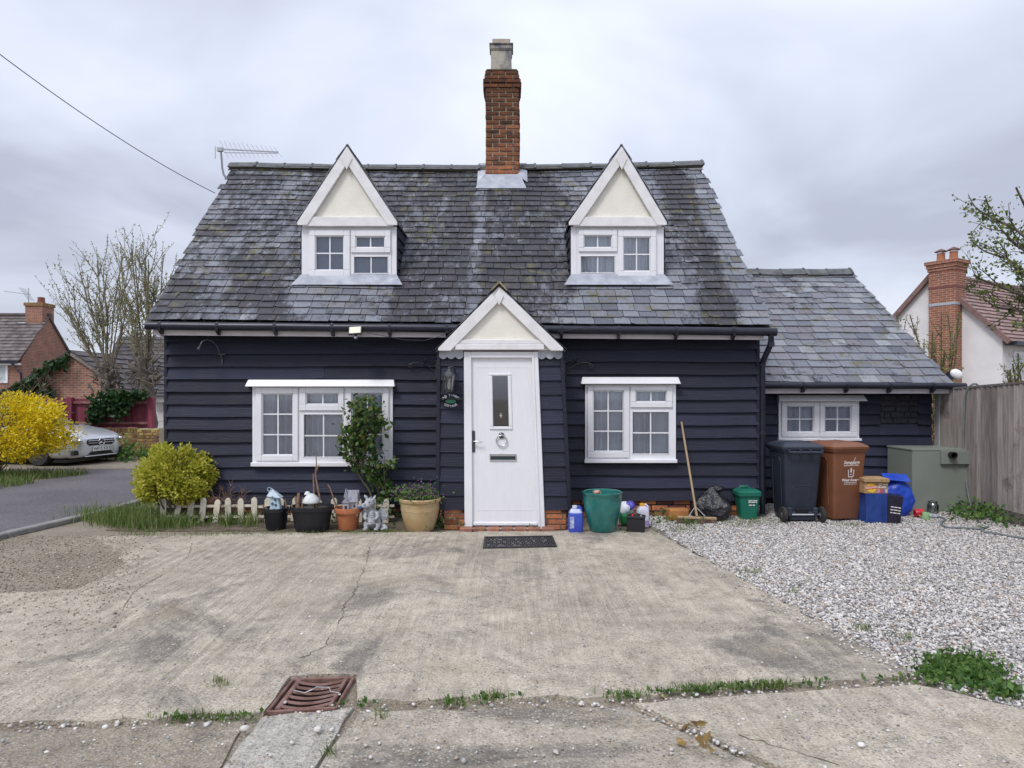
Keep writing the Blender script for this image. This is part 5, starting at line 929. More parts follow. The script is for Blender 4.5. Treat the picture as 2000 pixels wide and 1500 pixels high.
lt = MB(); put_text(lt, 'WALKERS', 0.034, (c.x - 0.062, yk - 0.0025, c.z + 0.074), (1, 0, 0.13), (-0.13, 0, 1), ext=0.0003, bold=0.0008); put_text(lt, '20', 0.04, (c.x + 0.05, yk - 0.001, c.z + 0.108), (1, 0, 0), (0, 0, 1), ext=0.0003, bold=0.001); smallprint(lt, (c.x + 0.108, yk - 0.001, c.z + 0.108), (1, 0, 0), (0, 0, 1), 0.05, 0.012, 7); smallprint(lt, (c.x + 0.075, yk - 0.001, c.z + 0.078), (1, 0, 0), (0, 0, 1), 0.11, 0.014, 8); lt.build('lettering', M('print_cream', (0.75, 0.72, 0.66)), t)
for i, cc in enumerate(((0.6, 0.25, 0.4), (0.6, 0.08, 0.06), (0.12, 0.14, 0.5), (0.65, 0.45, 0.3))): MB().box((c.x + 0.03 + 0.03 * i, yk - 0.0006, c.z + 0.032), (0.027, 0.001, 0.045)).build('flavour_panel', M('flavour%d' % i, cc), t)
t = thing('pizza_box', (c.x, c.y, c.z + 0.14), 'flat brown pizza box lying on the snack carton', 'box'); MB().box((c.x + 0.0, c.y, c.z + 0.165), (0.30, 0.27, 0.042), Matrix.Rotation(R(-5), 3, 'Z')).build('tray', m_kraft, t, bevel=0.003)
for i in range(3): MB().box((c.x + 0.045 + 0.035 * i, c.y - 0.137 + 0.003 * i, c.z + 0.165), (0.012, 0.006, 0.014)).build('vent_slot', m_dark, t)
t, c, rot = carton('black_box', 'black and purple printed carton leaning over in front of the blue bag', 1752, 1026, 0.17, 0.34, 0.2, M('black_card', (0.012, 0.010, 0.02), (0.02, 0.016, 0.035), 8, 0.3), yaw=-20, tilt=6)
MB().box(c + rot @ Vector((-0.0858, 0.0, 0.17)), (0.002, 0.196, 0.33), rot).build('purple_print', M('purple_print', (0.10, 0.02, 0.28), (0.02, 0.01, 0.06), 14, 0.3), t); lt = MB()
for i in range(3): smallprint(lt, c + rot @ Vector((0.0, -0.1015, 0.20 - 0.035 * i)), rot @ Vector((1, 0, 0)), rot @ Vector((0, 0, 1)), 0.11, 0.011, 11 + i)
lt.build('lettering', w_print, t)
m_bb = M('blue_tarp', (0.015, 0.055, 0.42), (0.03, 0.09, 0.52), 5, 0.35, 0.6, 14, bdist=0.02); p = G(1765, 1014); t = thing('carrier_bag', (p.x, p.y + 0.1, 0), 'bright blue woven carrier bag slumped behind the cartons', 'bag')
crumple(MB(), (p.x, p.y + 0.17, 0.22), 0.20, 0.12, 0.27, 31, 60, 34, 0.10, None, 0, 1.0).build('sack', m_bb, t, smooth=75)
MB().slab([Vector((p.x - 0.21, p.y + 0.06, 0.50)), Vector((p.x + 0.12, p.y + 0.05, 0.47)), Vector((p.x + 0.15, p.y + 0.2, 0.55)), Vector((p.x - 0.17, p.y + 0.22, 0.565))], 0.006).build('folded_flap', m_bb, t)
# --- oil boiler cabinet
YK = 9.13; m_cab = M('sage_steel', (0.23, 0.25, 0.22), (0.21, 0.23, 0.20), 3, 0.45, 0.04, 60); kx0, kx1 = XW(1782, YK), XW(1890, YK); kz = ZW(877, YK); t = thing('boiler_cabinet', ((kx0 + kx1) / 2, YK + 0.3, 0), 'grey green steel outdoor boiler cabinet against the fence', 'boiler')
MB().bb(kx0, kx1, YK, YK + 0.61, 0.02, kz - 0.025).build('casing', m_cab, t, bevel=0.006); MB().bb(kx0 - 0.008, kx1 + 0.008, YK - 0.008, YK + 0.618, kz - 0.024, kz).build('top_panel', m_cab, t, bevel=0.004)
MB().bb(kx0 + 0.006, kx1 - 0.006, YK - 0.006, YK - 0.0005, 0.03, kz - 0.03).build('door_panel', m_cab, t, bevel=0.003); fx0, fx1, fz0, fz1 = XW(1835, YK), XW(1889, YK), ZW(906, YK), ZW(880, YK)
fl = MB().bb(fx0, fx1, YK - 0.05, YK - 0.007, fz0, fz1).build('flue_box', m_cab, t, bevel=0.004); mb = MB(); mb.lathe((0, 0, 0), [(0.045, 0), (0.045, 0.07), (0.036, 0.07), (0.036, 0.0)], 20); fcx, fcz = XW(1853, YK), ZW(888, YK); mb.v = [(fcx + x, YK - 0.048 - z, fcz + y) for x, y, z in mb.v]; mb.build('flue_pipe', M('flue_dark', (0.03, 0.03, 0.03), None, rough=0.4, metal=0.5), fl, smooth=50)
mb = MB(); mb.lathe((0, 0, 0), [(0.036, 0.002), (0.0, 0.002)], 20); mb.v = [(fcx + x, YK - 0.055 - z, fcz + y) for x, y, z in mb.v]; mb.build('flue_mouth', M('flue_black', (0.004, 0.004, 0.004)), fl)  # near-black disc closing the bottom of the pipe
for x in (fx0 - 0.008, fx0 + (fx1 - fx0) * 0.62, fx1 - 0.02): MB().sphere((x, YK - 0.05, (fz0 + fz1) / 2), 0.006).build('bolt', m_steel, fl)
# --- small things on the gravel by the boiler
p = G(1822, 1005); t = thing('glass_jar', (p.x, p.y, 0.02), 'empty clear glass storage jar with lid before the boiler', 'jar'); m_jar = glassmat('jar_glass', (0.86, 0.90, 0.90), 0.14)
MB().lathe((p.x, p.y, 0.022), [(0.0, 0), (0.062, 0.0), (0.068, 0.01), (0.068, 0.10), (0.06, 0.12), (0.048, 0.13), (0.048, 0.142)], 24, cap=False).build('jar_body', m_jar, t, smooth=50); MB().lathe((p.x, p.y, 0.164), [(0.054, 0), (0.056, 0.012), (0.03, 0.024), (0, 0.026)], 24).build('jar_lid', m_jar, t, smooth=50)
def mug(px, py, label, c1, c2, tilt, r=0.042, h=0.09):
    p = G(px, py); t = thing('mug', (p.x, p.y, 0.03), label, 'mug'); mb = MB(); mb.lathe((0, 0, 0), [(r * 0.9, 0), (r, 0.01), (r, h), (r * 0.9, h), (r * 0.86, 0.012), (0, 0.01)], 20); rot = Matrix.Rotation(R(tilt), 3, 'Y'); o = Vector((p.x, p.y, 0.022 + (r if abs(tilt) > 45 else 0))); mb.v = [tuple(o + rot @ Vector(v)) for v in mb.v]; mb.build('cup', M(label[:9], c1, None, rough=0.3), t, smooth=40)
    MB().tube([o + rot @ Vector((r * math.cos(-1.2), r * math.sin(-1.2), h * 0.8)), o + rot @ Vector((r * 1.75 * math.cos(-1.2), r * 1.75 * math.sin(-1.2), h * 0.65)), o + rot @ Vector((r * 1.75 * math.cos(-1.2), r * 1.75 * math.sin(-1.2), h * 0.35)), o + rot @ Vector((r * math.cos(-1.2), r * math.sin(-1.2), h * 0.2))], 0.006, 6).build('handle', M(label[:9] + 'h', c2, None, rough=0.3), t, smooth=60)
mug(1787, 1014, 'red mug with yellow handle lying on its side', (0.5, 0.02, 0.03), (0.7, 0.55, 0.15), 80, 0.05, 0.10); mug(1808, 1018, 'pale green mug standing on the gravel', (0.36, 0.56, 0.30), (0.36, 0.56, 0.30), 0)
p = G(1826, 1016); tag(crumple(MB(), (p.x, p.y + 0.05, 0.045), 0.075, 0.05, 0.03, 21, 20, 10, 0.12).build('old_slipper', M('grey_cloth', (0.26, 0.27, 0.32), (0.4, 0.41, 0.45), 20, 0.9), smooth=180), 'flattened grey cloth slipper on the gravel by the mugs', 'slipper')
m_hose = M('grey_hose', (0.13, 0.15, 0.16), (0.18, 0.20, 0.20), 10, 0.5)
def smoothpath(P, n=8):
    out = []
    for i in range(len(P) - 1):
        p0, p1, p2, p3 = P[max(i - 1, 0)], P[i], P[i + 1], P[min(i + 2, len(P) - 1)]
        for k in range(n):
            t = k / n; out.append(0.5 * ((2 * p1) + (p2 - p0) * t + (2 * p0 - 5 * p1 + 4 * p2 - p3) * t * t + (3 * p1 - p0 - 3 * p2 + p3) * t ** 3))
    return out + [P[-1]]
hp_ = [G(1828, 1008, 0.035), G(1846, 1014, 0.035), G(1838, 1022, 0.035), G(1850, 1030, 0.035), G(1885, 1031, 0.035), G(1915, 1033, 0.035), G(1930, 1028, 0.035), G(1918, 1037, 0.035), G(1950, 1043, 0.035), G(2010, 1052, 0.035), G(2080, 1058, 0.035)]
tag(MB().tube(smoothpath(hp_), 0.013, 8).build('garden_hose', m_hose, smooth=60), 'grey garden hose snaking over the gravel below the fence', 'hose')
# --- featheredge fence on the boundary, running towards the yard
FXN = 6.12; m_fence = M('weathered_board', (0.23, 0.195, 0.18), (0.33, 0.29, 0.275), 5, 0.85, 0.4, 30, stretch=(6, 6, 0.5), tint=(0.6, 1.3), dirt=((0.12, 0.09, 0.08), 2.2, 0.58)); t = thing('boundary_fence', (FXN, 9.75, 0), 'weathered featheredge board fence with grey post beside the boiler', 'fence')
def ftop(y): return 1.665 + 0.05 * (9.75 - y)
MB().bb(FXN - 0.05, FXN + 0.05, 9.70, 9.80, 0, 1.70).build('post', M('concrete_post', (0.36, 0.36, 0.36), (0.29, 0.29, 0.30), 8, 0.85, 0.3, 40), t, bevel=0.008); y = 9.69; i = 0
while y > 4.4:
    w = rnd.uniform(0.088, 0.102); zt = ftop(y) + rnd.uniform(-0.006, 0.006) - 0.02; lx_ = rnd.uniform(-0.004, 0.004)
    MB().add([(FXN - 0.042 + lx_, y, 0.17), (FXN - 0.016, y - w - 0.02, 0.17), (FXN - 0.016, y - w - 0.02, zt), (FXN - 0.042 + lx_, y, zt), (FXN, y, 0.17), (FXN, y - w - 0.02, 0.17), (FXN, y - w - 0.02, zt), (FXN, y, zt)], [(0, 1, 2, 3), (4, 7, 6, 5), (0, 3, 7, 4), (1, 5, 6, 2), (3, 2, 6, 7), (0, 4, 5, 1)], rnd.random()).build('fence_board', m_fence, t); y -= w
MB().add([(FXN - 0.045, 9.7, ftop(9.7) - 0.02), (FXN + 0.02, 9.7, ftop(9.7) - 0.02), (FXN + 0.02, 9.7, ftop(9.7) + 0.012), (FXN - 0.045, 9.7, ftop(9.7) + 0.006), (FXN - 0.045, 4.4, ftop(4.4) - 0.02), (FXN + 0.02, 4.4, ftop(4.4) - 0.02), (FXN + 0.02, 4.4, ftop(4.4) + 0.012), (FXN - 0.045, 4.4, ftop(4.4) + 0.006)], [(0, 1, 2, 3), (7, 6, 5, 4), (0, 3, 7, 4), (3, 2, 6, 7), (0, 4, 5, 1), (1, 5, 6, 2)]).build('capping_rail', m_fence, t)
MB().bb(FXN - 0.03, FXN + 0.02, 4.4, 9.7, 0.0, 0.168).build('gravel_board', m_fence, t); MB().bb(FXN + 0.0, FXN + 0.06, 4.4, 9.7, 0.4, 0.47).build('rail', m_fence, t); MB().bb(FXN + 0.0, FXN + 0.06, 4.4, 9.7, 1.3, 1.37).build('rail', m_fence, t)
hp_ = [Vector((FXN - 0.07, 9.0, 0.12)), Vector((FXN - 0.055, 9.08, 0.3)), Vector((FXN - 0.05, 9.16, 0.6)), Vector((FXN - 0.05, 9.17, 1.1)), Vector((FXN - 0.05, 9.15, 1.5)), Vector((FXN - 0.045, 9.10, 1.66)), Vector((FXN + 0.01, 9.05, 1.735)), Vector((FXN + 0.06, 9.03, 1.65)), Vector((FXN + 0.07, 9.03, 1.2))]
tag(MB().tube(smoothpath(hp_), 0.013, 8).build('hose_pipe', m_hose, smooth=60), 'grey hose hooked over the top of the board fence', 'hose')
# ================================================================== PLANTS, POTS AND LOOSE GROUND COVER
TRI2 = [(0, 1, 2), (0, 2, 3)]
def unit(n):
    v = nrs.normal(size=(n, 3)); return v / np.linalg.norm(v, axis=1, keepdims=True)
def leaves(mb, C, size, aspect=0.55, out=None, up=0.3, jit=0.35, tint=None, fold=0.15):
    """one folded rhombic leaf at each point of C"""
    C = np.asarray(C, dtype=float); n = len(C); s = size * (1 + jit * (nrs.rand(n) * 2 - 1)); d = unit(n)
    if out is not None: o = C - np.asarray(out); o /= np.linalg.norm(o, axis=1, keepdims=True) + 1e-6; d = d * 0.8 + o
    d[:, 2] += up; d /= np.linalg.norm(d, axis=1, keepdims=True); a = np.cross(d, unit(n)); a /= np.linalg.norm(a, axis=1, keepdims=True) + 1e-9; nr = np.cross(d, a)
    S = s[:, None]; V = np.stack([C, C + d * S * 0.5 + a * S * aspect * 0.5 + nr * S * fold, C + d * S, C + d * S * 0.5 - a * S * aspect * 0.5 + nr * S * fold], 1)
    return mb.bulk(V, TRI2, nrs.rand(n) if tint is None else tint)
def blades(mb, P, h, w, lean=0.5, tint=None):
    P = np.asarray(P, dtype=float); n = len(P); hh = h * (0.5 + nrs.rand(n)); a = nrs.rand(n) * 6.283; side = np.stack([np.cos(a), np.sin(a), np.zeros(n)], 1); b = nrs.rand(n) * 6.283; ln = np.stack([np.cos(b), np.sin(b), np.zeros(n)], 1) * (lean * hh * nrs.rand(n))[:, None]; up = np.array([0, 0, 1.0])
    W_ = (side * w); V = np.stack([P - W_, P + W_, P + ln * 0.35 + up * (hh * 0.6)[:, None] - W_ * 0.7, P + ln * 0.35 + up * (hh * 0.6)[:, None] + W_ * 0.7, P + ln + up * (hh * 0.92)[:, None]], 1)
    return mb.bulk(V, [(0, 1, 3), (0, 3, 2), (2, 3, 4)], nrs.rand(n) if tint is None else tint)
m_grass = leafmat('grass_blade', (0.07, 0.12, 0.025), (0.14, 0.22, 0.05), (0.32, 0.31, 0.14)); m_weed = leafmat('weed_leaf', (0.05, 0.115, 0.03), (0.11, 0.21, 0.05), (0.18, 0.26, 0.07)); m_twig = M('twig', (0.16, 0.115, 0.085), (0.10, 0.075, 0.06), 20, 0.85)
# gravel: real stones over the bed
def inpoly(x, y, poly):
    c = np.zeros(len(x), bool); j = len(poly) - 1
    for i in range(len(poly)):
        xi, yi = poly[i]; xj, yj = poly[j]; t = ((yi > y) != (yj > y)) & (x < (xj - xi) * (y - yi) / (yj - yi + 1e-12) + xi); c ^= t; j = i
    return c
ICO = []; ph_ = (1 + 5 ** 0.5) / 2
for a, b in ((1, ph_), (-1, ph_), (1, -ph_), (-1, -ph_)): ICO += [(a, b, 0)]
for a, b in ((1, ph_), (-1, ph_), (1, -ph_), (-1, -ph_)): ICO += [(0, a, b)]
for a, b in ((1, ph_), (1, -ph_), (-1, ph_), (-1, -ph_)): ICO += [(b, 0, a)]
ICO = np.array(ICO, float); ICO /= np.linalg.norm(ICO[0]); ICOF = []
for i in range(12):
    for j in range(i + 1, 12):
        for k in range(j + 1, 12):
            if all(abs(np.linalg.norm(ICO[p] - ICO[q_]) - 1.0515) < 0.02 for p, q_ in ((i, j), (j, k), (i, k))):
                f = (i, j, k); nr = np.cross(ICO[j] - ICO[i], ICO[k] - ICO[i]); ICOF.append(f if nr @ ICO[i] > 0 else (i, k, j))
def stones(mb, P, rad, flat=0.6):
    P = np.asarray(P, float); n = len(P); r = rad * np.exp(nrs.normal(0, 0.28, n)); sc = np.stack([np.ones(n), 0.65 + 0.35 * nrs.rand(n), flat * (0.7 + 0.6 * nrs.rand(n))], 1) * r[:, None]; V = ICO[None] * (1 + 0.14 * nrs.normal(size=(n, 12, 1))) * sc[:, None]
    a = nrs.rand(n) * 6.283; b = nrs.normal(0, 0.35, n); ca, sa, cb, sb = np.cos(a), np.sin(a), np.cos(b), np.sin(b); x, y, z = V[..., 0], V[..., 1], V[..., 2]; y2, z2 = y * cb[:, None] - z * sb[:, None], y * sb[:, None] + z * cb[:, None]
    V = np.stack([x * ca[:, None] - y2 * sa[:, None], x * sa[:, None] + y2 * ca[:, None], z2], -1) + P[:, None]; return mb.bulk(V, ICOF, nrs.rand(n))
def stonemat():
    m, nt, b, out = new_mat('shingle'); L = nt.links.new; t = tintv(nt)
    col = ramp(nt, t, [(0.0, (0.22, 0.21, 0.215)), (0.12, (0.33, 0.315, 0.315)), (0.30, (0.47, 0.435, 0.40)), (0.46, (0.57, 0.535, 0.50)), (0.66, (0.40, 0.31, 0.23)), (0.73, (0.54, 0.515, 0.50)), (0.88, (0.68, 0.66, 0.645)), (1.0, (0.36, 0.35, 0.36))], 'CONSTANT')
    col = mixc(nt, 0.5, col, ramp(nt, noise(nt, pos(nt), 70, 3), [(0.3, 0.65), (0.7, 1.25)]), 'MULTIPLY'); L(col, b.inputs['Base Color']); b.inputs['Roughness'].default_value = 0.7; MATS['shingle'] = m; return m
m_stone = stonemat(); gp = [tuple(G(*p).xy) for p in ((1283, 1036), (1420, 1120), (1560, 1196), (1700, 1275), (1800, 1330), (1880, 1358), (2060, 1412))] + [(5.2, 2.6), (6.09, 2.6), (6.09, 9.2), (5.9, 9.78), (3.26, 9.78), (3.24, 8.9), (1.6, 8.84)]
n = 160000; x = nrs.uniform(1.4, 6.1, n); y = 3.0 + 6.8 * nrs.rand(n); ok = inpoly(x, y, gp) & ((x / y) < 0.80); x, y = x[ok], y[ok]
mb = MB(); stones(mb, np.stack([x, y, nrs.uniform(0.008, 0.024, len(x))], 1), 0.0102); mb.build('gravel', m_stone, smooth=180, kind='stuff', label='pale mixed shingle covering the ground below the wheeled bins', cat='gravel')
# strays on the concrete and pebbles in the joints
mb = MB(); P = []
for i in range(420):
    q = G(rnd.uniform(-50, 2000), 1050 + 450 * rnd.random() ** 0.7, SL); P.append((q.x, q.y, SL + 0.003))
for i in range(260):
    f = rnd.random(); q = G(1283 + 520 * f + rnd.gauss(-14, 14), 1038 + 292 * f + rnd.gauss(0, 5), SL); P.append((q.x, q.y, SL + 0.005))
stones(mb, np.array(P), 0.0085); P = []
for i in range(3600):
    q = G(rnd.uniform(-60, 260) + rnd.gauss(0, 30), 1046 + abs(rnd.gauss(0, 75)), 0.0); P.append((q.x, q.y, 0.006 + (SL if inpoly(np.array([q.x]), np.array([q.y]), [tuple(G(*k).xy) for k in ((190, 1052), (900, 1046), (900, 1400), (-500, 1400), (-500, 1190), (0, 1166), (150, 1158), (250, 1100))])[0] else 0)))
dirtst = np.array(P); P = []
for i in range(190):
    px = rnd.uniform(0, 1800); py = np.interp(px, [0, 300, 500, 700, 1230, 1500, 1800], [1430, 1416, 1408, 1390, 1376, 1356, 1338]) + rnd.gauss(0, 5); q = G(px, py); P.append((q.x, q.y, 0.016))
for i in range(60): q = G(rnd.uniform(1240, 1560), 0, 0) if False else G(1235 + 280 * (f := rnd.random()) + rnd.gauss(0, 8), 1384 + 118 * f + rnd.gauss(0, 5)); P.append((q.x, q.y, 0.02))
stones(mb, np.array(P), 0.0095); mb.build('pebbles', m_stone, smooth=180, kind='stuff', label='loose pebbles strewn over the concrete and its joints', cat='pebbles')
for px, py, r_, lb in ((1520 / 1 * 0 + 1682, 1459, 0.022, 'smooth cream pebble on the ribbed front slab'), (1246, 1410, 0.024, 'smooth grey pebble at the corner of the ribbed slab'), (954, 1428, 0.02, None), (478, 1427, 0.028, 'white stone beside the drain weeds'), (1184, 1346, 0.017, 'blue grey stone in the mossy joint'), (620, 1428, 0.022, 'small white stone on the drain apron')):
    if lb: q = G(px, py, 0.03); mb = MB(); stones(mb, np.array([(q.x, q.y, 0.04)]), r_); tag(mb.build('pebble', m_stone, smooth=180), lb, 'stone')
mbd = MB(); stones(mbd, dirtst, 0.006); mbd.build('grit', M('brown_grit', (0.36, 0.31, 0.24), (0.26, 0.21, 0.16), 30, 0.9, tint=(0.45, 1.7)), smooth=180, kind='stuff', label='brown grit and small stones on the bare patch by the road', cat='grit')
m_dead = leafmat('dead_leaf', (0.28, 0.17, 0.06), (0.36, 0.25, 0.10), trans=0.15)
for px, py, lb in ((1325, 1457, 'curled tan dead leaf in the slab joint'), (1378, 1460, 'broad tan dead leaf beside the slab joint'), (1347, 1414, 'small brown dead leaf by the slab corner')):
    q = G(px, py, 0.03); C = np.array([(q.x + rnd.gauss(0, 0.015), q.y + rnd.gauss(0, 0.012), 0.04) for _ in range(5)]); mb = MB(); leaves(mb, C, 0.06, 0.6, up=0.1); tag(mb.build('dead_leaf', m_dead), lb, 'leaf')
# drain
m_rust = M('rusty_iron', (0.145, 0.075, 0.055), (0.22, 0.13, 0.11), 14, 0.75, 0.5, 60, dirt=((0.20, 0.19, 0.20), 6, 0.6)); q = [G(522, 1399), G(656, 1391), G(690, 1331), G(572, 1335)]; t = thing('drain_grate', q[0].lerp(q[2], 0.5), 'rusty dished iron drain grate set in the concrete', 'drain')
def gq(u, v, z): p = q[0].lerp(q[1], u).lerp(q[3].lerp(q[2], u), v); return Vector((p.x, p.y, z))
MB().slab([gq(0, 0, 0.004), gq(1, 0, 0.004), gq(1, 1, 0.004), gq(0, 1, 0.004)], 0.003).build('pit_shade_plate', M('pit_shade_plate', (0.012, 0.006, 0.004), (0.02, 0.01, 0.007), 20, 0.9), t)  # flat plate, coloured near-black for the shade down in the pit
for a, b in (((0, 0), (0, 1)), ((1, 0), (1, 1)), ((0, 1), (1, 1)), ((0.0, 0), (1, 0))): MB().bar(gq(*a, 0.014), gq(*b, 0.014), 0.016, 0.028).build('frame_bar', m_rust, t, bevel=0.004)
MB().bar(gq(0.13, 0.04, 0.02), gq(0.13, 0.93, 0.02), 0.028, 0.026).build('side_bar', m_rust, t, bevel=0.004); MB().bar(gq(0.90, 0.04, 0.02), gq(0.90, 0.93, 0.02), 0.02, 0.026).build('side_bar', m_rust, t, bevel=0.004)
for j in range(6): MB().tube([gq(0.13 + 0.77 * k / 8, 0.12 + 0.15 * j - 0.06 * math.sin(math.pi * k / 8), 0.026 - 0.010 * math.sin(math.pi * k / 8)) for k in range(9)], 0.0105, 6, flat=0.8).build('grate_bar', m_rust, t, smooth=50)
tag(MB().tube([gq(0.2, 0.52, 0.04), gq(0.4, 0.42, 0.04), gq(0.5, 0.45, 0.05), gq(0.55, 0.5, 0.055), gq(0.75, 0.5, 0.05), gq(0.8, 0.42, 0.04), gq(0.95, 0.36, 0.04)], 0.0025, 5).build('bent_wire', m_steel), 'bent pale wire lying across the drain grate', 'wire')
# grass and weeds (uncountable): along the bed edge, joints, verge, fence foot
mb = MB(); P = []
def patch(px, py, sx, sy, n, z=0.01):
    for _ in range(n): g_ = G(px + rnd.gauss(0, sx), max(790, py + rnd.gauss(0, sy)), 0.0); P.append((g_.x, g_.y, z))
for px, py, sx, sy, n in ((275, 1050, 18, 2, 140), (375, 1051, 30, 2, 120), (440, 1049, 40, 2, 160), (540, 1047, 60, 2, 150), (690, 1046, 25, 2, 130), (757, 1044, 18, 2, 130), (650, 1047, 60, 2, 60), (430, 1345, 10, 6, 60), (350, 1413, 30, 3, 90), (440, 1411, 30, 3, 60), (965, 1372, 14, 3, 90), (890, 1386, 12, 4, 50), (745, 1410, 8, 4, 24), (1215, 1368, 25, 3, 80), (1360, 1356, 30, 3, 120), (1440, 1351, 30, 3, 140), (1510, 1351, 20, 3, 90), (640, 1482, 8, 5, 30), (1465, 1124, 14, 3, 60), (1330, 1040, 22, 4, 160), (1440, 1026, 40, 4, 260), (1480, 1022, 26, 4, 170), (1665, 1030, 18, 2, 90), (1550, 1160, 6, 3, 20), (1685, 1235, 16, 4, 50), (1760, 1255, 20, 6, 50), (1880, 1022, 60, 6, 160)): patch(px, py, sx, sy, n, 0.02)
blades(mb, P, 0.045, 0.0022, 0.9); P = []
patch(285, 1026, 36, 7, 1500); patch(225, 1018, 34, 6, 1300); patch(445, 1026, 10, 4, 160); patch(485, 1027, 10, 4, 150); patch(350, 1030, 30, 3, 240); patch(560, 1024, 60, 4, 120); blades(mb, P, 0.16, 0.0035, 0.8)
P = [];
for _ in range(9000): P.append((rnd.uniform(-12.5, -8.3), rnd.uniform(10.4, 13.6), 0.0))
P = [p for p in P if p[1] > 10.6 + (-8.2 - p[0]) * -0.55 + 1.2 - 0.9 and p[0] < -8.45 + 0.25 * wob(p[1] * 2, 1)]; blades(mb, P, 0.13, 0.006, 0.8)
P = [(rnd.uniform(-5.6, -4.5), rnd.uniform(8.7, 13.5), 0.0) for _ in range(3000)]; P = [p for p in P if p[0] > -5.35 + 0.1 * wob(p[1] * 3, 0)]; blades(mb, P, 0.11, 0.004, 0.7)
mb.build('grass', m_grass, kind='stuff', label='short grass in the verge, bed edge and concrete joints', cat='grass')
mb = MB()
def weeds(px, py, sx, sy, n, size, hmax, z=0.02):
    C = []
    for _ in range(n): g_ = G(px + rnd.gauss(0, sx), py + rnd.gauss(0, sy)); r2 = abs(rnd.gauss(0, 1)); C.append((g_.x, g_.y, z + hmax * rnd.random() * math.exp(-0.5 * r2)))
    leaves(mb, C, size, 0.7, up=0.6)
weeds(1868, 1318, 34, 13, 1700, 0.032, 0.05); weeds(1915, 1335, 22, 12, 600, 0.032, 0.05); weeds(1960, 1365, 14, 6, 120, 0.04, 0.06); weeds(860, 1030, 16, 6, 130, 0.04, 0.16); weeds(895, 1020, 10, 8, 60, 0.035, 0.14); weeds(1340, 1027, 22, 4, 120, 0.035, 0.10); weeds(1295, 1020, 14, 5, 70, 0.035, 0.14); weeds(655, 1022, 20, 5, 120, 0.045, 0.16); weeds(760, 1015, 40, 5, 160, 0.045, 0.14)
weeds(1920, 1012, 26, 8, 420, 0.055, 0.26); weeds(1975, 1018, 26, 8, 360, 0.055, 0.22); weeds(1870, 1010, 14, 5, 100, 0.05, 0.16); weeds(410, 1020, 50, 5, 200, 0.04, 0.14); weeds(905, 1038, 5, 2, 14, 0.03, 0.08); weeds(1040, 1038, 4, 2, 12, 0.03, 0.06); weeds(1225, 1042, 10, 2, 20, 0.035, 0.03)
for px, py, n in ((1225, 1369, 40), (1300, 1362, 40), (1370, 1358, 60), (1440, 1352, 60), (1510, 1349, 50), (1590, 1344, 30), (960, 1374, 40), (885, 1380, 30), (350, 1415, 40), (460, 1411, 40), (690, 1385, 20), (1740, 1337, 30)): weeds(px, py, 22, 2.5, n, 0.026, 0.03)
mb.build('weeds', m_weed, kind='stuff', label='low leafy weeds in the gravel, bed and fence foot', cat='weeds')
# dry leaf litter and bare twigs behind the bed are stuff of the bed
# --- golden euonymus
def blob_points(n, c, r, lumps, seed=0, shell=0.55):
    rs = np.random.RandomState(seed); L_ = [(np.array(c) + np.array(o) * np.array(r), s) for o, s in lumps]; out = []
    for ctr, s in L_:
        m_ = int(n * s ** 2 / sum(q_[1] ** 2 for q_ in L_)); d = rs.normal(size=(m_, 3)); d /= np.linalg.norm(d, axis=1, keepdims=True); rad = (shell + (1 - shell) * rs.rand(m_)) * (1 + 0.16 * np.sin(d[:, 0] * 9 + seed) * np.sin(d[:, 2] * 8 + d[:, 1] * 7)); out.append(ctr + d * rad[:, None] * np.array(r) * s)
    return np.concatenate(out)
def lumps(n, seed, lo=0.3, hi=0.5, spread=0.65, zb=0.0):
    rs = random.Random(seed); out = [((0, 0, 0), 0.6)]
    for i in range(n):
        a = rs.uniform(0, 6.28); e = rs.uniform(-0.5, 1.2); out.append(((spread * math.cos(a) * math.cos(e), spread * math.sin(a) * math.cos(e), spread * math.sin(e) + zb), rs.uniform(lo, hi)))
    return out
sc_ = W(342, 935, 8.55); t = thing('golden_shrub', (sc_.x, sc_.y, 0), 'rounded golden variegated evergreen shrub at the cottage corner', 'shrub'); C = blob_points(15000, sc_, (0.50, 0.45, 0.50), lumps(30, 9, 0.22, 0.38, 0.66), 5, 0.35); C = C[C[:, 2] > 0.05]
mb = MB(); leaves(mb, C, 0.042, 0.6, out=sc_, up=0.25); mb.build('foliage', leafmat('golden_leaf', (0.30, 0.33, 0.03), (0.56, 0.55, 0.07), (0.74, 0.68, 0.16), 0.4), t); mb = MB()
for i in range(14): a = rnd.uniform(0, 6.28); mb.tube([(sc_.x + 0.05 * math.cos(a), sc_.y + 0.05 * math.sin(a), 0), (sc_.x + 0.2 * math.cos(a), sc_.y + 0.2 * math.sin(a), 0.25), (sc_.x + 0.33 * math.cos(a), sc_.y + 0.3 * math.sin(a), 0.6)], [0.014, 0.01, 0.004], 5)
mb.build('stems', m_twig, t)
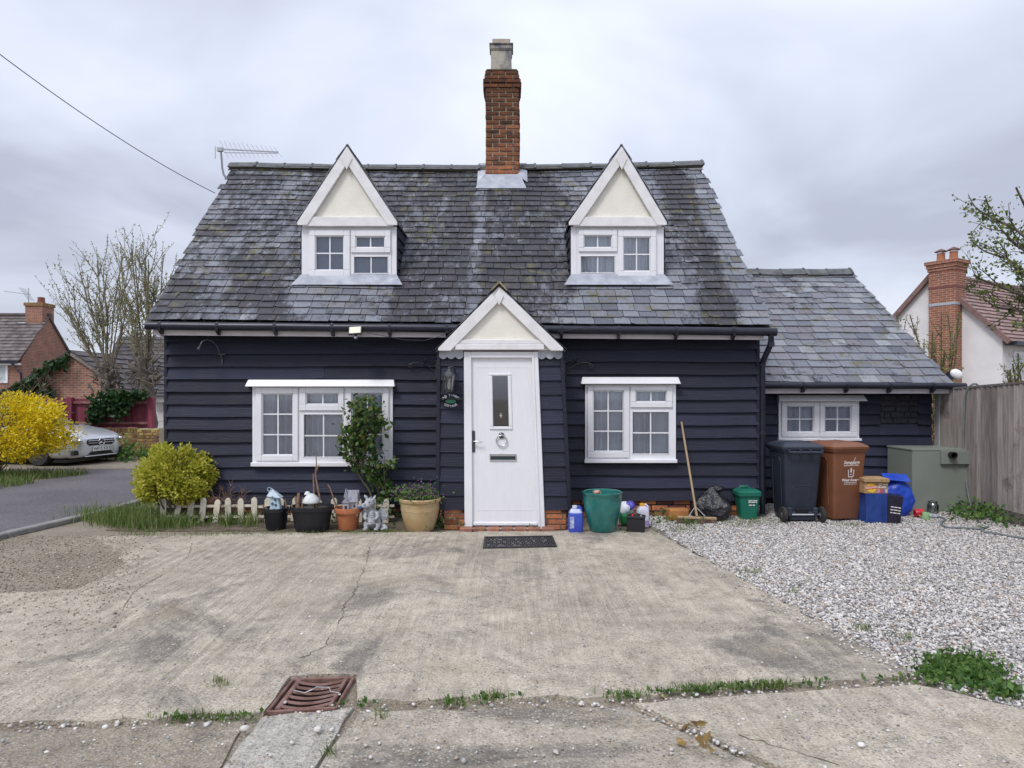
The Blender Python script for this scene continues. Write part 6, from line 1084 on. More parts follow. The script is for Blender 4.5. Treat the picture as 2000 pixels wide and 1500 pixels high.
# --- dry brown twiggy shrub
def twigs(mb, base, n, h, spread, r, seed, depth=2, kink=0.2):
    rs = random.Random(seed); tips = []
    for i in range(n):
        a = rs.uniform(0, 6.28); p = Vector(base) + Vector((rs.gauss(0, 0.03), rs.gauss(0, 0.03), 0)); d = Vector((math.cos(a) * spread * rs.random(), math.sin(a) * spread * rs.random(), 1)).normalized(); L_ = h * rs.uniform(0.6, 1.1); pts = [p]
        for k in range(4): d = (d + Vector((rs.gauss(0, kink), rs.gauss(0, kink), rs.gauss(0, kink * 0.5)))).normalized(); pts.append(pts[-1] + d * L_ / 4)
        mb.tube(pts, [r * (1 - 0.19 * k) for k in range(5)], 5, cap=False); tips.append(pts)
        for k in range(1, 5):
            for j in range(depth): e = pts[k] + (d + Vector((rs.gauss(0, 0.9), rs.gauss(0, 0.9), rs.gauss(0.1, 0.4)))).normalized() * L_ * rs.uniform(0.12, 0.3); mb.tube([pts[k], pts[k].lerp(e, 0.5) + Vector((0, 0, 0.01)), e], [r * 0.5, r * 0.4, r * 0.2], 4, cap=False); tips.append([pts[k], e])
    return tips
b_ = W(443, 990, 8.55); b_.z = 0.0; mb = MB(); twigs(mb, b_, 34, 0.42, 0.9, 0.005, 3, 4); tag(mb.build('dry_shrub', M('dry_twig', (0.24, 0.15, 0.12), (0.17, 0.11, 0.09), 30, 0.9)), 'leafless brown twiggy shrub beside the golden shrub', 'shrub')
# --- climbing rose in front of the long window
rb = W(742, 985, 8.55); rb.z = 0; t = thing('rose_bush', rb, 'leafy green rose bush growing up across the long window', 'rose'); mb = MB(); LP = []
def stem(pts, r0, r1): P_ = smoothpath([W(x, y, Y) for x, y, Y in pts], 5); mb.tube(P_, [r0 + (r1 - r0) * i / (len(P_) - 1) for i in range(len(P_))], 6, cap=False); return P_
for s_ in (([(752, 1005, 8.5), (742, 965, 8.5), (722, 930, 8.5), (708, 905, 8.52), (700, 870, 8.55), (705, 830, 8.6), (712, 790, 8.6)], 0.016, 0.005), ([(735, 1003, 8.5), (722, 960, 8.5), (705, 935, 8.5), (692, 905, 8.52), (690, 860, 8.5), (695, 820, 8.5), (700, 780, 8.55)], 0.013, 0.005), ([(757, 1003, 8.5), (754, 960, 8.45), (750, 925, 8.45), (752, 890, 8.45)], 0.01, 0.003), ([(700, 880, 8.5), (680, 860, 8.45), (665, 848, 8.42)], 0.007, 0.003), ([(700, 860, 8.5), (730, 830, 8.45), (752, 808, 8.45)], 0.007, 0.003), ([(712, 800, 8.55), (722, 785, 8.5), (733, 772, 8.5)], 0.005, 0.002), ([(750, 925, 8.45), (765, 905, 8.42), (768, 890, 8.4)], 0.005, 0.002)): LP.append(stem(*s_))
mb.build('stems', M('rose_stem', (0.14, 0.115, 0.075), (0.10, 0.12, 0.05), 14, 0.8), t); C = []
for (x, y, rx, ry, n) in ((705, 800, 26, 22, 130), (700, 835, 34, 22, 190), (720, 825, 30, 20, 120), (690, 865, 28, 20, 140), (712, 870, 26, 24, 120), (735, 805, 18, 20, 60), (748, 830, 10, 14, 30), (700, 905, 20, 16, 80), (735, 930, 26, 22, 130), (755, 955, 18, 18, 80), (765, 905, 10, 10, 26), (722, 780, 16, 10, 26), (670, 855, 12, 10, 26), (745, 985, 12, 14, 40), (730, 900, 18, 14, 50), (676, 885, 12, 12, 30)):
    for _ in range(n): C.append(tuple(W(rnd.gauss(x, rx * 0.5), rnd.gauss(y, ry * 0.55), rnd.gauss(8.48, 0.09))))
mb = MB(); leaves(mb, C, 0.068, 0.72, up=-0.1, fold=0.1); mb.build('leaves', leafmat('rose_leaf', (0.03, 0.075, 0.02), (0.075, 0.145, 0.035), (0.17, 0.16, 0.05), 0.3, 0.35), t)
mb = MB(); twigs(mb, W(697, 915, 8.5), 16, 0.2, 1.6, 0.004, 9, 2); mb.build('old_twigs', m_twig, t)
# --- picket edging
m_pick = M('cream_picket', (0.68, 0.63, 0.52), (0.56, 0.51, 0.41), 12, 0.75, 0.3, 50, dirt=((0.30, 0.28, 0.18), 7, 0.62)); YQ = 8.42; t = thing('picket_edging', (XW(540, YQ), YQ, 0), 'low cream wooden picket edging in front of the flower bed', 'fence')
xs = [318 + i * 25.6 for i in range(18)]
for i, px in enumerate(xs):
    x = XW(px, YQ); ti = rnd.gauss(0, 0.05) + (0.10 if i < 6 else 0); rot = Matrix.Rotation(ti, 3, 'Y'); h = 0.295; w = 0.036; poly = [(-w, 0), (w, 0), (w, h - 0.035), (w * 0.7, h - 0.012), (w * 0.3, h), (-w * 0.3, h), (-w * 0.7, h - 0.012), (-w, h - 0.035)]
    mb = MB(); mb.prism(poly, -0.009, 0.009, 'y'); z0 = rnd.uniform(-0.015, 0.015); mb.v = [tuple(Vector((x, YQ - 0.012, z0 + 0.02)) + rot @ Vector(v)) for v in mb.v]; mb.build('picket', m_pick, t, bevel=0.003)
for z in (0.085, 0.215):
    for a, b in ((312, 500), (503, 640), (643, 770)): MB().bar((XW(a, YQ), YQ + 0.006, z + rnd.uniform(-0.01, 0.01)), (XW(b, YQ), YQ + 0.006, z + rnd.uniform(-0.01, 0.01)), 0.014, 0.03).build('rail', m_pick, t)
m_terra = M('terracotta', (0.42, 0.145, 0.06), (0.34, 0.115, 0.05), 8, 0.75, 0.15, 40, dirt=((0.48, 0.30, 0.20), 5, 0.62)); p = W(392, 1000, 8.6); tag(MB().box((p.x, p.y, 0.16), (0.36, 0.2, 0.27), None, 0, 1.08).build('clay_trough', M('old_terracotta', (0.22, 0.10, 0.065), (0.16, 0.08, 0.055), 8, 0.85), bevel=0.012), 'brown clay trough behind the picket edging', 'planter')
# --- pots in a row
def potat(px, py): g_ = G(px, py, 0.014); return g_
m_bpot = plastic('black_pot', (0.014, 0.015, 0.02), 0.45)
def soil_disc(c, r, z, t): MB().lathe((c.x, c.y, c.z + z), [(0, 0.012), (r * 0.6, 0.012), (r, 0.0)], 20, cap=False).build('compost', m_soil, t)
g_ = potat(532, 1037); c = Vector((g_.x, g_.y + 0.12, 0.014)); t = thing('black_pot', c, 'small black plastic pot holding a pale blue fairy house', 'pot'); MB().lathe(c, [(0, 0), (0.103, 0), (0.108, 0.01), (0.136, 0.205), (0.15, 0.21), (0.152, 0.25), (0.143, 0.255), (0.135, 0.22), (0, 0.21)], 32).build('pot', m_bpot, t, smooth=40); soil_disc(c, 0.134, 0.215, t)
mb = MB()
for k in range(26):
    for s in (-1, 1):
        a = k * 6.283 / 26; mb.tube([(c.x + (0.110 + 0.026 * f) * math.cos(a + s * f * 0.5), c.y + (0.110 + 0.026 * f) * math.sin(a + s * f * 0.5), 0.03 + 0.17 * f) for f in (0, 0.33, 0.66, 1)], 0.003, 4, cap=False)
mb.build('woven_ribs', m_bpot, t); pot1 = c
g_ = potat(600, 1042); c = Vector((g_.x, g_.y + 0.19, 0.014)); t = thing('half_barrel', c, 'wide black plastic half barrel planter with cut stumps', 'planter'); MB().lathe(c, [(0, 0), (0.185, 0), (0.192, 0.012), (0.196, 0.04), (0.203, 0.04), (0.206, 0.055), (0.20, 0.055), (0.232, 0.235), (0.25, 0.24), (0.254, 0.285), (0.243, 0.29), (0.232, 0.25), (0, 0.24)], 44, sy=0.82).build('tub', m_bpot, t, smooth=40)
mb = MB()
for k in range(36): a = k * 6.283 / 36; mb.bar((c.x + 0.199 * math.cos(a), c.y + 0.199 * 0.82 * math.sin(a), 0.08), (c.x + 0.229 * math.cos(a), c.y + 0.229 * 0.82 * math.sin(a), 0.235), 0.003, 0.004)
mb.build('stave_lines', m_bpot, t); MB().lathe((c.x, c.y, c.z + 0.25), [(0, 0.01), (0.15, 0.01), (0.23, 0.0)], 24, sy=0.82, cap=False).build('compost', m_soil, t); pot2 = c; mb = MB()
for px, top, r_ in ((578, 970, 0.016), (583, 963, 0.02), (590, 972, 0.014), (571, 985, 0.012)): b_ = W(px, 1003, c.y - 0.03); mb.tube([b_, W(px + rnd.uniform(-2, 2), (top + 1003) / 2, c.y - 0.03), W(px + rnd.uniform(-3, 3), top, c.y - 0.03)], [r_, r_ * 0.9, r_ * 0.8], 7)
P_ = [W(x, y, c.y) for x, y in ((618, 1003), (624, 975), (619, 945), (616, 925), (618, 905), (616, 878))]; mb.tube(smoothpath(P_, 4), [0.013 - 0.0004 * i for i in range(21)], 7); mb.tube([W(616, 995, c.y), W(613, 960, c.y), W(612, 925, c.y)], [0.012, 0.01, 0.007], 7); mb.tube([W(616, 925, c.y), W(620, 915, c.y), W(623, 908, c.y)], 0.006, 6); mb.build('cut_stems', M('bark_stick', (0.20, 0.115, 0.075), (0.27, 0.18, 0.12), 25, 0.85, 0.4, 60), t)
g_ = potat(675, 1037); c = Vector((g_.x, g_.y + 0.12, 0.014)); t = thing('terracotta_pot', c, 'orange terracotta pot holding a grey fairy cottage', 'pot'); MB().lathe(c, [(0, 0), (0.108, 0), (0.112, 0.008), (0.138, 0.195), (0.158, 0.197), (0.162, 0.25), (0.158, 0.256), (0.146, 0.256), (0.135, 0.22), (0, 0.215)], 36).build('pot', m_terra, t, smooth=40); soil_disc(c, 0.136, 0.222, t); pot3 = c
mb = MB(); P_ = [W(x, y, c.y) for x, y in ((660, 1000), (652, 975), (645, 955), (640, 945))]; mb.tube(P_, [0.011, 0.009, 0.008, 0.006], 6); mb.build('cut_stem', MATS['bark_stick'], t)
m_glz = M('buff_glaze', (0.40, 0.27, 0.13), (0.46, 0.35, 0.20), 5, 0.35, 0.1, 30, dirt=((0.10, 0.10, 0.045), 3.5, 0.60)); g_ = potat(816, 1042); c = Vector((g_.x, g_.y + 0.19, 0.014)); t = thing('buff_pot', c, 'big buff glazed pot of purple flowering dead nettle by the porch', 'pot')
MB().lathe(c, [(0, 0), (0.15, 0), (0.158, 0.01), (0.185, 0.09), (0.212, 0.19), (0.224, 0.27), (0.222, 0.32), (0.228, 0.335), (0.243, 0.345), (0.247, 0.37), (0.238, 0.382), (0.222, 0.378), (0.215, 0.34), (0, 0.33)], 48).build('pot', m_glz, t, smooth=40); soil_disc(c, 0.214, 0.335, t)
for z, r_ in ((0.245, 0.2225), (0.30, 0.2245)): MB().tube([(c.x + r_ * math.cos(a), c.y + r_ * math.sin(a), c.z + z) for a in [i * 6.2832 / 40 for i in range(41)]], 0.003, 5, cap=False).build('thrown_ring', m_glz, t)
C = [(c.x + rnd.gauss(-0.03, 0.11), c.y + rnd.gauss(0, 0.09), c.z + 0.35 + abs(rnd.gauss(0, 0.07))) for _ in range(1500)]; mb = MB(); leaves(mb, C, 0.03, 0.8, up=0.1); mb.build('foliage', m_weed, t)
C = [(c.x + rnd.gauss(-0.03, 0.115), c.y + rnd.gauss(-0.02, 0.09), c.z + 0.40 + abs(rnd.gauss(0, 0.07))) for _ in range(420)]; mb = MB(); leaves(mb, C, 0.018, 0.9, up=0.3); mb.build('flowers', leafmat('purple_flower', (0.16, 0.06, 0.16), (0.30, 0.14, 0.30)), t, kind='stuff')
# --- ornaments
def house_tower(c, t):
    m_bl = M('pale_blue_resin', (0.42, 0.54, 0.62), (0.34, 0.45, 0.54), 14, 0.6, 0.3, 60); mb = MB(); loft(mb, [[(c.x + x + dx, c.y + y, c.z + z) for x, y, z in ring(w, w * 0.8, 0.012, z, 4)] for w, z, dx in ((0.135, 0, 0), (0.115, 0.06, 0.008), (0.10, 0.13, 0.0), (0.115, 0.19, -0.012))]); mb.build('tower', m_bl, t, smooth=40)
    MB().add([(c.x - 0.085, c.y - 0.06, c.z + 0.185), (c.x + 0.075, c.y - 0.06, c.z + 0.165), (c.x + 0.075, c.y + 0.06, c.z + 0.165), (c.x - 0.085, c.y + 0.06, c.z + 0.185), (c.x - 0.045, c.y, c.z + 0.275)], [(0, 1, 4), (1, 2, 4), (2, 3, 4), (3, 0, 4), (3, 2, 1, 0)]).build('roof', M('pale_roof', (0.50, 0.58, 0.63), (0.40, 0.47, 0.55), 20, 0.6), t)
    MB().tube([(c.x - 0.045 + 0.022 * math.cos(a) - 0.02, c.y - 0.02, c.z + 0.262 + 0.022 * math.sin(a)) for a in [i * 0.5 for i in range(12)]], 0.006, 6).build('roof_curl', M('curl_grey', (0.25, 0.33, 0.42)), t)
    for dx, z in ((-0.018, 0.175), (0.012, 0.145), (-0.02, 0.10), (0.02, 0.085)): MB().box((c.x + dx, c.y - 0.052, c.z + z), (0.024, 0.012, 0.026)).build('window', M('tiny_window', (0.05, 0.09, 0.13)), t, bevel=0.004)
    MB().prism([(c.x - 0.022, c.z), (c.x + 0.022, c.z), (c.x + 0.022, c.z + 0.03), (c.x, c.z + 0.048), (c.x - 0.022, c.z + 0.03)], c.y - 0.062, c.y - 0.05, 'y').build('door', M('tiny_door', (0.30, 0.28, 0.28)), t)
c = Vector((XW(538, pot1.y - 0.03), pot1.y - 0.03, 0.225)); t = thing('fairy_house', c, 'crooked pale blue fairy tower ornament in the small black pot', 'ornament'); house_tower(c, t); mb = MB()
for px, top in ((513, 985), (519, 990), (556, 975)): mb.tube([W(px + 6, 1002, pot1.y - 0.02), W(px, top, pot1.y - 0.02)], [0.010, 0.008], 6)
tag(mb.build('cut_sticks', MATS['bark_stick']), 'short cut sticks poking from the small black pot', 'sticks')
c = Vector((XW(607, pot2.y - 0.06), pot2.y - 0.06, 0.262)); t = thing('toadstool_house', c, 'white toadstool house ornament among stumps in the half barrel', 'ornament'); m_tw = M('white_resin', (0.62, 0.64, 0.63), (0.50, 0.52, 0.52), 12, 0.6); MB().lathe(c, [(0.045, 0), (0.036, 0.05), (0.03, 0.085)], 18).build('stalk', M('stalk_grey', (0.35, 0.32, 0.28), (0.25, 0.23, 0.2), 20, 0.8), t, smooth=60)
cap = MB().lathe((c.x + 0.005, c.y, c.z + 0.08), [(0.095, 0.0), (0.10, 0.012), (0.088, 0.045), (0.06, 0.082), (0.028, 0.105), (0, 0.112)], 24).build('cap', m_tw, t, smooth=80); MB().lathe((c.x - 0.045, c.y + 0.02, c.z + 0.13), [(0.014, 0), (0.012, 0.055)], 10).build('small_stalk', m_tw, t); MB().lathe((c.x - 0.045, c.y + 0.02, c.z + 0.175), [(0.036, 0), (0.034, 0.012), (0.02, 0.032), (0, 0.038)], 16).build('small_cap', m_tw, t, smooth=80)
for dx, z in ((0.03, 0.125), (-0.01, 0.105)): MB().sphere((c.x + dx, c.y - 0.082 + abs(dx), c.z + z), 0.013, sc=(1, 0.4, 1.1)).build('cap_window', M('tiny_window2', (0.06, 0.08, 0.08)), t, smooth=180)
c = Vector((XW(684, pot3.y - 0.04), pot3.y - 0.04, 0.238)); t = thing('fairy_cottage', c, 'grey stone fairy cottage ornament with shingled roof in the terracotta pot', 'ornament'); m_st = M('grey_resin', (0.30, 0.27, 0.29), (0.42, 0.38, 0.40), 22, 0.8, 0.5, 70); m_sh = M('grey_shingle', (0.20, 0.20, 0.24), (0.30, 0.30, 0.34), 25, 0.7, 0.4, 60)
MB().box(c + Vector((0.01, 0.02, 0.055)), (0.15, 0.10, 0.11)).build('walls', m_st, t, bevel=0.008); MB().box(c + Vector((-0.035, -0.035, 0.05)), (0.075, 0.07, 0.10)).build('porch', m_st, t, bevel=0.008); MB().prism([(c.x - 0.085, c.z + 0.095), (c.x + 0.015, c.z + 0.095), (c.x - 0.035, c.z + 0.165)], c.y - 0.08, c.y + 0.02, 'y').build('porch_roof', m_sh, t, bevel=0.004)
MB().prism([(c.y - 0.05, c.z + 0.10), (c.y + 0.09, c.z + 0.10), (c.y + 0.045, c.z + 0.235), (c.y + 0.015, c.z + 0.235)], c.x - 0.055, c.x + 0.10, 'x').build('roof', m_sh, t, bevel=0.006); MB().prism([(c.x - 0.075, c.z + 0.15), (c.x - 0.015, c.z + 0.15), (c.x - 0.05, c.z + 0.26)], c.y - 0.02, c.y + 0.05, 'y').build('gable', m_sh, t, bevel=0.004)
for dx, dy, w, h in ((-0.035, -0.071, 0.03, 0.055), (0.055, -0.032, 0.024, 0.03)): MB().box((c.x + dx, c.y + dy, c.z + 0.04 + (0.02 if w < 0.03 else 0)), (w, 0.008, h)).build('opening', M('opening_dark', (0.04, 0.045, 0.06)), t, bevel=0.003)
MB().box(c + Vector((0.085, -0.03, 0.09)), (0.02, 0.02, 0.30)).build('corner_post', m_st, t)
p = Vector((XW(703, pot3.y - 0.05), pot3.y - 0.05, 0.25)); t = thing('bird_ornament', p, 'tiny blue and white bird ornament on the terracotta pot rim', 'ornament'); MB().sphere(p + Vector((0, 0, 0.02)), 0.024, sc=(1.2, 0.8, 0.85)).build('body', M('bird_blue', (0.03, 0.12, 0.35)), t, smooth=180); MB().sphere(p + Vector((-0.012, -0.005, 0.045)), 0.016).build('head', M('bird_white', (0.6, 0.6, 0.65)), t, smooth=180)
# dragon statue: one fused stone body
dg = G(722, 1040, 0.014); dg.y += 0.14; t = thing('dragon_statue', dg, 'grey stone baby dragon statue sitting beside the terracotta pot', 'statue'); mb = MB(); D = lambda x, y, z: (dg.x + x, dg.y + y, dg.z + z)
mb.sphere(D(0.01, 0.03, 0.115), 0.088, sc=(0.95, 1, 1.25)); mb.sphere(D(0.0, 0.0, 0.20), 0.062, sc=(0.9, 0.9, 1.2)); mb.tube([D(-0.005, 0.0, 0.22), D(-0.012, -0.01, 0.27), D(-0.018, -0.02, 0.30)], [0.05, 0.044, 0.05], 12); mb.sphere(D(-0.02, -0.03, 0.318), 0.062, sc=(1.05, 1, 0.92)); mb.sphere(D(-0.065, -0.07, 0.295), 0.043, sc=(1.15, 1, 0.8)); mb.sphere(D(-0.085, -0.085, 0.315), 0.014); mb.sphere(D(-0.065, -0.105, 0.315), 0.014)
for s, (ex, ey) in ((1, (-0.07, 0.0)), (-1, (0.035, -0.035))): mb.tube([D(ex * 0.5 - 0.01, ey - 0.02, 0.35), D(ex * 1.05, ey, 0.39), D(ex * 1.35, ey, 0.415)], [0.022, 0.026, 0.004], 8, flat=0.5)
for k in range(3): mb.sphere(D(-0.02 + 0.008 * k, -0.03 + 0.02 * k, 0.378 - 0.004 * k), 0.014, sc=(0.6, 0.8, 1.3))
for s in (-1, 1): mb.sphere(D(0.01 + s * 0.07, -0.01, 0.06), 0.055, sc=(0.7, 1.1, 1.0)); mb.sphere(D(0.0 + s * 0.062, -0.075, 0.022), 0.034, sc=(0.9, 1.4, 0.65)); mb.tube([D(s * 0.06, -0.01, 0.21), D(s * 0.075, -0.05, 0.16), D(s * 0.05, -0.085, 0.135)], [0.026, 0.022, 0.018], 8)
mb.tube([D(0.06, 0.06, 0.05), D(0.13, 0.02, 0.035), D(0.17, -0.05, 0.03), D(0.12, -0.10, 0.025)], [0.045, 0.036, 0.026, 0.012], 8)
for k in range(6): mb.tube([D(-0.045 + 0.004 * k, -0.052 - 0.003 * math.sin(k), 0.085 + 0.026 * k), D(0.0, -0.085 + 0.006 * k, 0.082 + 0.026 * k), D(0.045 - 0.004 * k, -0.05, 0.085 + 0.026 * k)], 0.014, 6)
m_drag = M('garden_stone', (0.26, 0.27, 0.29), (0.44, 0.45, 0.47), 16, 0.85, 0.5, 70, dirt=((0.08, 0.085, 0.10), 12, 0.60)); o = mb.build('body', m_drag, t); rm = o.modifiers.new('fuse', 'REMESH'); rm.mode = 'VOXEL'; rm.voxel_size = 0.006; rm.use_smooth_shade = True
for s in (-1, 1): MB().sphere(D(-0.045 + (0.03 if s > 0 else -0.012), -0.078 + (-0.005 if s > 0 else 0.02), 0.335), 0.011).build('eye', M('stone_eye', (0.07, 0.08, 0.09), None, rough=0.4), t, smooth=180)
for s in (1,):
    root = D(0.06, 0.05, 0.20); mbw = MB(); fan = [D(0.10, 0.05, 0.26), D(0.155, 0.03, 0.225), D(0.185, 0.01, 0.17), D(0.17, 0.01, 0.12), D(0.12, 0.03, 0.10)]
    for a, b in zip(fan[:-1], fan[1:]): mbw.slab([root, a, Vector(a).lerp(Vector(b), 0.5) * 0.97 + Vector(root) * 0.03, b], 0.012)
    for a in fan: mbw.tube([root, a], [0.012, 0.006], 6)
    mbw.build('wing', m_drag, t)
root = D(-0.06, 0.06, 0.20); mbw = MB(); fan = [D(-0.10, 0.07, 0.25), D(-0.14, 0.07, 0.2), D(-0.13, 0.06, 0.13)]
for a, b in zip(fan[:-1], fan[1:]): mbw.slab([root, a, b], 0.012)
mbw.build('wing', m_drag, t)
# ================================================================== BEHIND AND BESIDE THE COTTAGE
m_rtile = M('brown_roof_tile', (0.10, 0.085, 0.085), (0.16, 0.135, 0.13), 4, 0.85, 0.4, 30, tint=(0.7, 1.3)); m_dtile = M('dark_roof_tile', (0.055, 0.05, 0.055), (0.10, 0.09, 0.09), 4, 0.85, 0.4, 30, tint=(0.7, 1.3), dirt=((0.16, 0.15, 0.06), 1.2, 0.66)); m_ptile = M('pink_brown_tile', (0.25, 0.165, 0.155), (0.31, 0.21, 0.195), 3, 0.8, 0.3, 25, tint=(0.8, 1.15))
m_bk1 = brickwall('red_brickwork', (0.32, 0.12, 0.075), (0.22, 0.085, 0.06), (0.32, 0.27, 0.22)); m_bk2 = brickwall('orange_brickwork', (0.34, 0.145, 0.09), (0.26, 0.11, 0.08), (0.38, 0.33, 0.28)); m_bk3 = brickwall('chimney_brickwork', (0.30, 0.10, 0.06), (0.22, 0.075, 0.05), (0.36, 0.27, 0.2))
def tiled(par, a, b, c, d, rows, mat, name='tile_courses', th=0.03, cols=0):
    """tiled slope a-b (eave) to d-c (ridge): overlapping courses, each broken into tile widths"""
    mb = MB(); a, b, c, d = map(Vector, (a, b, c, d)); nrm = (b - a).cross(d - a).normalized(); nrm = -nrm if nrm.z < 0 else nrm
    nc = cols or max(4, int((b - a).length / 0.33))
    for i in range(rows):
        v0, v1 = i / rows, min(1, (i + 1.15) / rows)
        for j in range(nc):
            u0, u1 = j / nc, (j + 1) / nc; q = [a.lerp(b, u0).lerp(d.lerp(c, u0), v0) + nrm * th * 1.6, a.lerp(b, u1).lerp(d.lerp(c, u1), v0) + nrm * th * 1.6, a.lerp(b, u1).lerp(d.lerp(c, u1), v1) + nrm * 0.005, a.lerp(b, u0).lerp(d.lerp(c, u0), v1) + nrm * 0.005]
            if (q[1] - q[0]).cross(q[3] - q[0]).dot(nrm) < 0: q = q[::-1]
            mb.slab(q, th, rnd.random())
    return mb.build(name, mat, par, kind='stuff')
# --- far brick house with chimney and aerial
YH1 = 34; hx = -24.43; t = thing('brick_house', (hx - 4, YH1, 0), 'red brick house with brown tiled roof beyond the ivy clad garage', 'house'); ez, rz_h, yr_, yb_ = 3.25, 5.55, 36.0, 38.0
MB().prism([(YH1, 0), (yb_, 0), (yb_, ez), (yr_, rz_h), (YH1, ez)], hx - 10, hx, 'x').build('walls', m_bk1, t); tiled(t, (hx - 10, YH1 - 0.3, ez - 0.1), (hx + 0.08, YH1 - 0.3, ez - 0.1), (hx + 0.08, yr_, rz_h + 0.08), (hx - 10, yr_, rz_h + 0.08), 14, m_rtile, cols=34); MB().slab([Vector((hx + 0.08, yb_ + 0.3, ez - 0.1)), Vector((hx - 10, yb_ + 0.3, ez - 0.1)), Vector((hx - 10, yr_, rz_h + 0.06)), Vector((hx + 0.08, yr_, rz_h + 0.06))], 0.1).build('rear_roof', m_rtile, t)
MB().tube([(hx - 10, yr_, rz_h + 0.12), (hx + 0.1, yr_, rz_h + 0.12)], 0.11, 8).build('ridge', m_rtile, t); MB().bb(hx - 10, hx, YH1 - 0.33, YH1 - 0.25, ez - 0.22, ez - 0.06).build('gutter', m_gutter, t); MB().bb(hx - 10, hx, YH1 - 0.25, YH1 - 0.02, ez - 0.3, ez - 0.2).build('soffit', m_wpaint, t)
MB().tube([(hx - 0.3, YH1 - 0.3, ez - 0.2), (hx + 0.15, YH1 - 0.25, ez - 0.7), (hx + 0.15, YH1 - 0.1, 0.2)], 0.05, 8).build('downpipe', m_gutter, t); cxh = hx - 0.45
chh = MB().bb(cxh - 0.48, cxh + 0.42, yr_ - 0.45, yr_ + 0.45, rz_h - 0.9, rz_h + 0.55).build('chimney', m_bk1, t); MB().bb(cxh - 0.53, cxh + 0.47, yr_ - 0.5, yr_ + 0.5, rz_h + 0.55, rz_h + 0.72).build('chimney_cap', M('lichen_brick', (0.26, 0.19, 0.07), (0.2, 0.09, 0.06), 6, 0.9), chh); MB().lathe((cxh + 0.05, yr_, rz_h + 0.7), [(0.19, 0), (0.16, 0.3), (0.18, 0.34), (0.12, 0.36)], 14).build('chimney_pot', M('dark_clay', (0.22, 0.08, 0.055)), chh, smooth=50)
MB().slab([Vector((cxh - 0.9, yr_ - 0.62, rz_h - 0.62)), Vector((cxh + 0.5, yr_ - 0.62, rz_h - 0.62)), Vector((cxh + 0.5, yr_ - 0.4, rz_h - 0.3)), Vector((cxh - 0.9, yr_ - 0.4, rz_h - 0.3))], 0.05).build('chimney_lead', m_lead, chh)
x0, x1, z0, z1 = XW(-25, YH1), XW(16, YH1), ZW(748, YH1), ZW(708, YH1); wv_ = MB().holes(x0, x1, z0, z1, [(x0 + 0.1, (x0 + x1) / 2 - 0.04, z0 + 0.1, z1 - 0.1), ((x0 + x1) / 2 + 0.04, x1 - 0.1, z0 + 0.1, z1 - 0.1)], YH1 - 0.05, YH1 + 0.03).build('window', m_white, t); MB().bb(x0 + 0.1, x1 - 0.1, YH1 - 0.02, YH1 - 0.01, z0 + 0.1, z1 - 0.1).build('pane', M('pale_pane', (0.45, 0.50, 0.52), None, rough=0.1), wv_)
t2 = thing('house_aerial', (cxh - 0.6, yr_, rz_h + 0.1), 'thin rooftop aerial on a pole beside the brick house chimney', 'aerial'); ax_ = cxh - 0.62; MB().tube([(ax_, yr_, rz_h - 0.1), (ax_, yr_, rz_h + 1.55)], 0.022, 6).build('pole', m_alu, t2); MB().bar((ax_ - 1.3, yr_, rz_h + 1.38), (ax_ + 0.1, yr_, rz_h + 1.2), 0.03, 0.03).build('boom', m_alu, t2)
for k in range(4): MB().bar((ax_ - 0.35 + 0.1 * k, yr_ - 0.2, rz_h + 1.55 - 0.02 * k), (ax_ - 0.15 + 0.1 * k, yr_ + 0.2, rz_h + 0.95 - 0.02 * k), 0.015, 0.015).build('element', m_alu, t2)
# --- brick garage, gable towards the road, half under ivy
YG = 22; ga_, gl, gr = W(140, 690, YG), W(-60, 815, YG), W(268, 776, YG); t = thing('garage', (ga_.x, YG, 0), 'orange brick garage gable half covered in dark ivy', 'garage'); MB().prism([(gl.x, 0), (gr.x, 0), (gr.x, gr.z), (ga_.x, ga_.z), (gl.x, gl.z)], YG, YG + 5.5, 'y').build('walls', m_bk2, t)
tiled(t, (gr.x + 0.22, YG - 0.12, gr.z - 0.12), (gr.x + 0.22, YG + 5.6, gr.z - 0.12), (ga_.x, YG + 5.6, ga_.z + 0.08), (ga_.x, YG - 0.12, ga_.z + 0.08), 9, m_dtile, cols=16); MB().slab([Vector((ga_.x, YG - 0.12, ga_.z + 0.1)), Vector((ga_.x, YG + 5.6, ga_.z + 0.1)), Vector((gl.x - 0.2, YG + 5.6, gl.z - 0.05)), Vector((gl.x - 0.2, YG - 0.12, gl.z - 0.05))], 0.08).build('side_roof', m_dtile, t)
for a, b in ((ga_, gl), (ga_, gr)): MB().bar(Vector((a.x, YG - 0.06, a.z + 0.0)), Vector((b.x, YG - 0.06, b.z - 0.03)), 0.10, 0.10).build('verge', M('verge_mortar', (0.26, 0.23, 0.2), (0.18, 0.15, 0.14), 6, 0.9), t)
m_ivy = leafmat('ivy_leaf', (0.012, 0.04, 0.014), (0.03, 0.075, 0.022), (0.06, 0.11, 0.035), 0.2, 0.35); C = []
for _ in range(5200):
    px = rnd.uniform(-60, 135); py = rnd.uniform(690, 830); top = 690 + (140 - px) * 0.62 - 6 + 7 * wob(px * 0.1, 2); edge = 95 + 20 * wob(py * 0.05, 3) - (py - 760) * 0.10 + (40 if py < 720 else 0)
    if py > top and px < edge: C.append(tuple(W(px, py, YG - 0.12 - 0.25 * rnd.random())))
mb = MB(); leaves(mb, C, 0.15, 0.85, up=-0.3); tag(mb.build('ivy', m_ivy, kind='stuff'), 'dark ivy spreading down the garage gable', 'ivy')
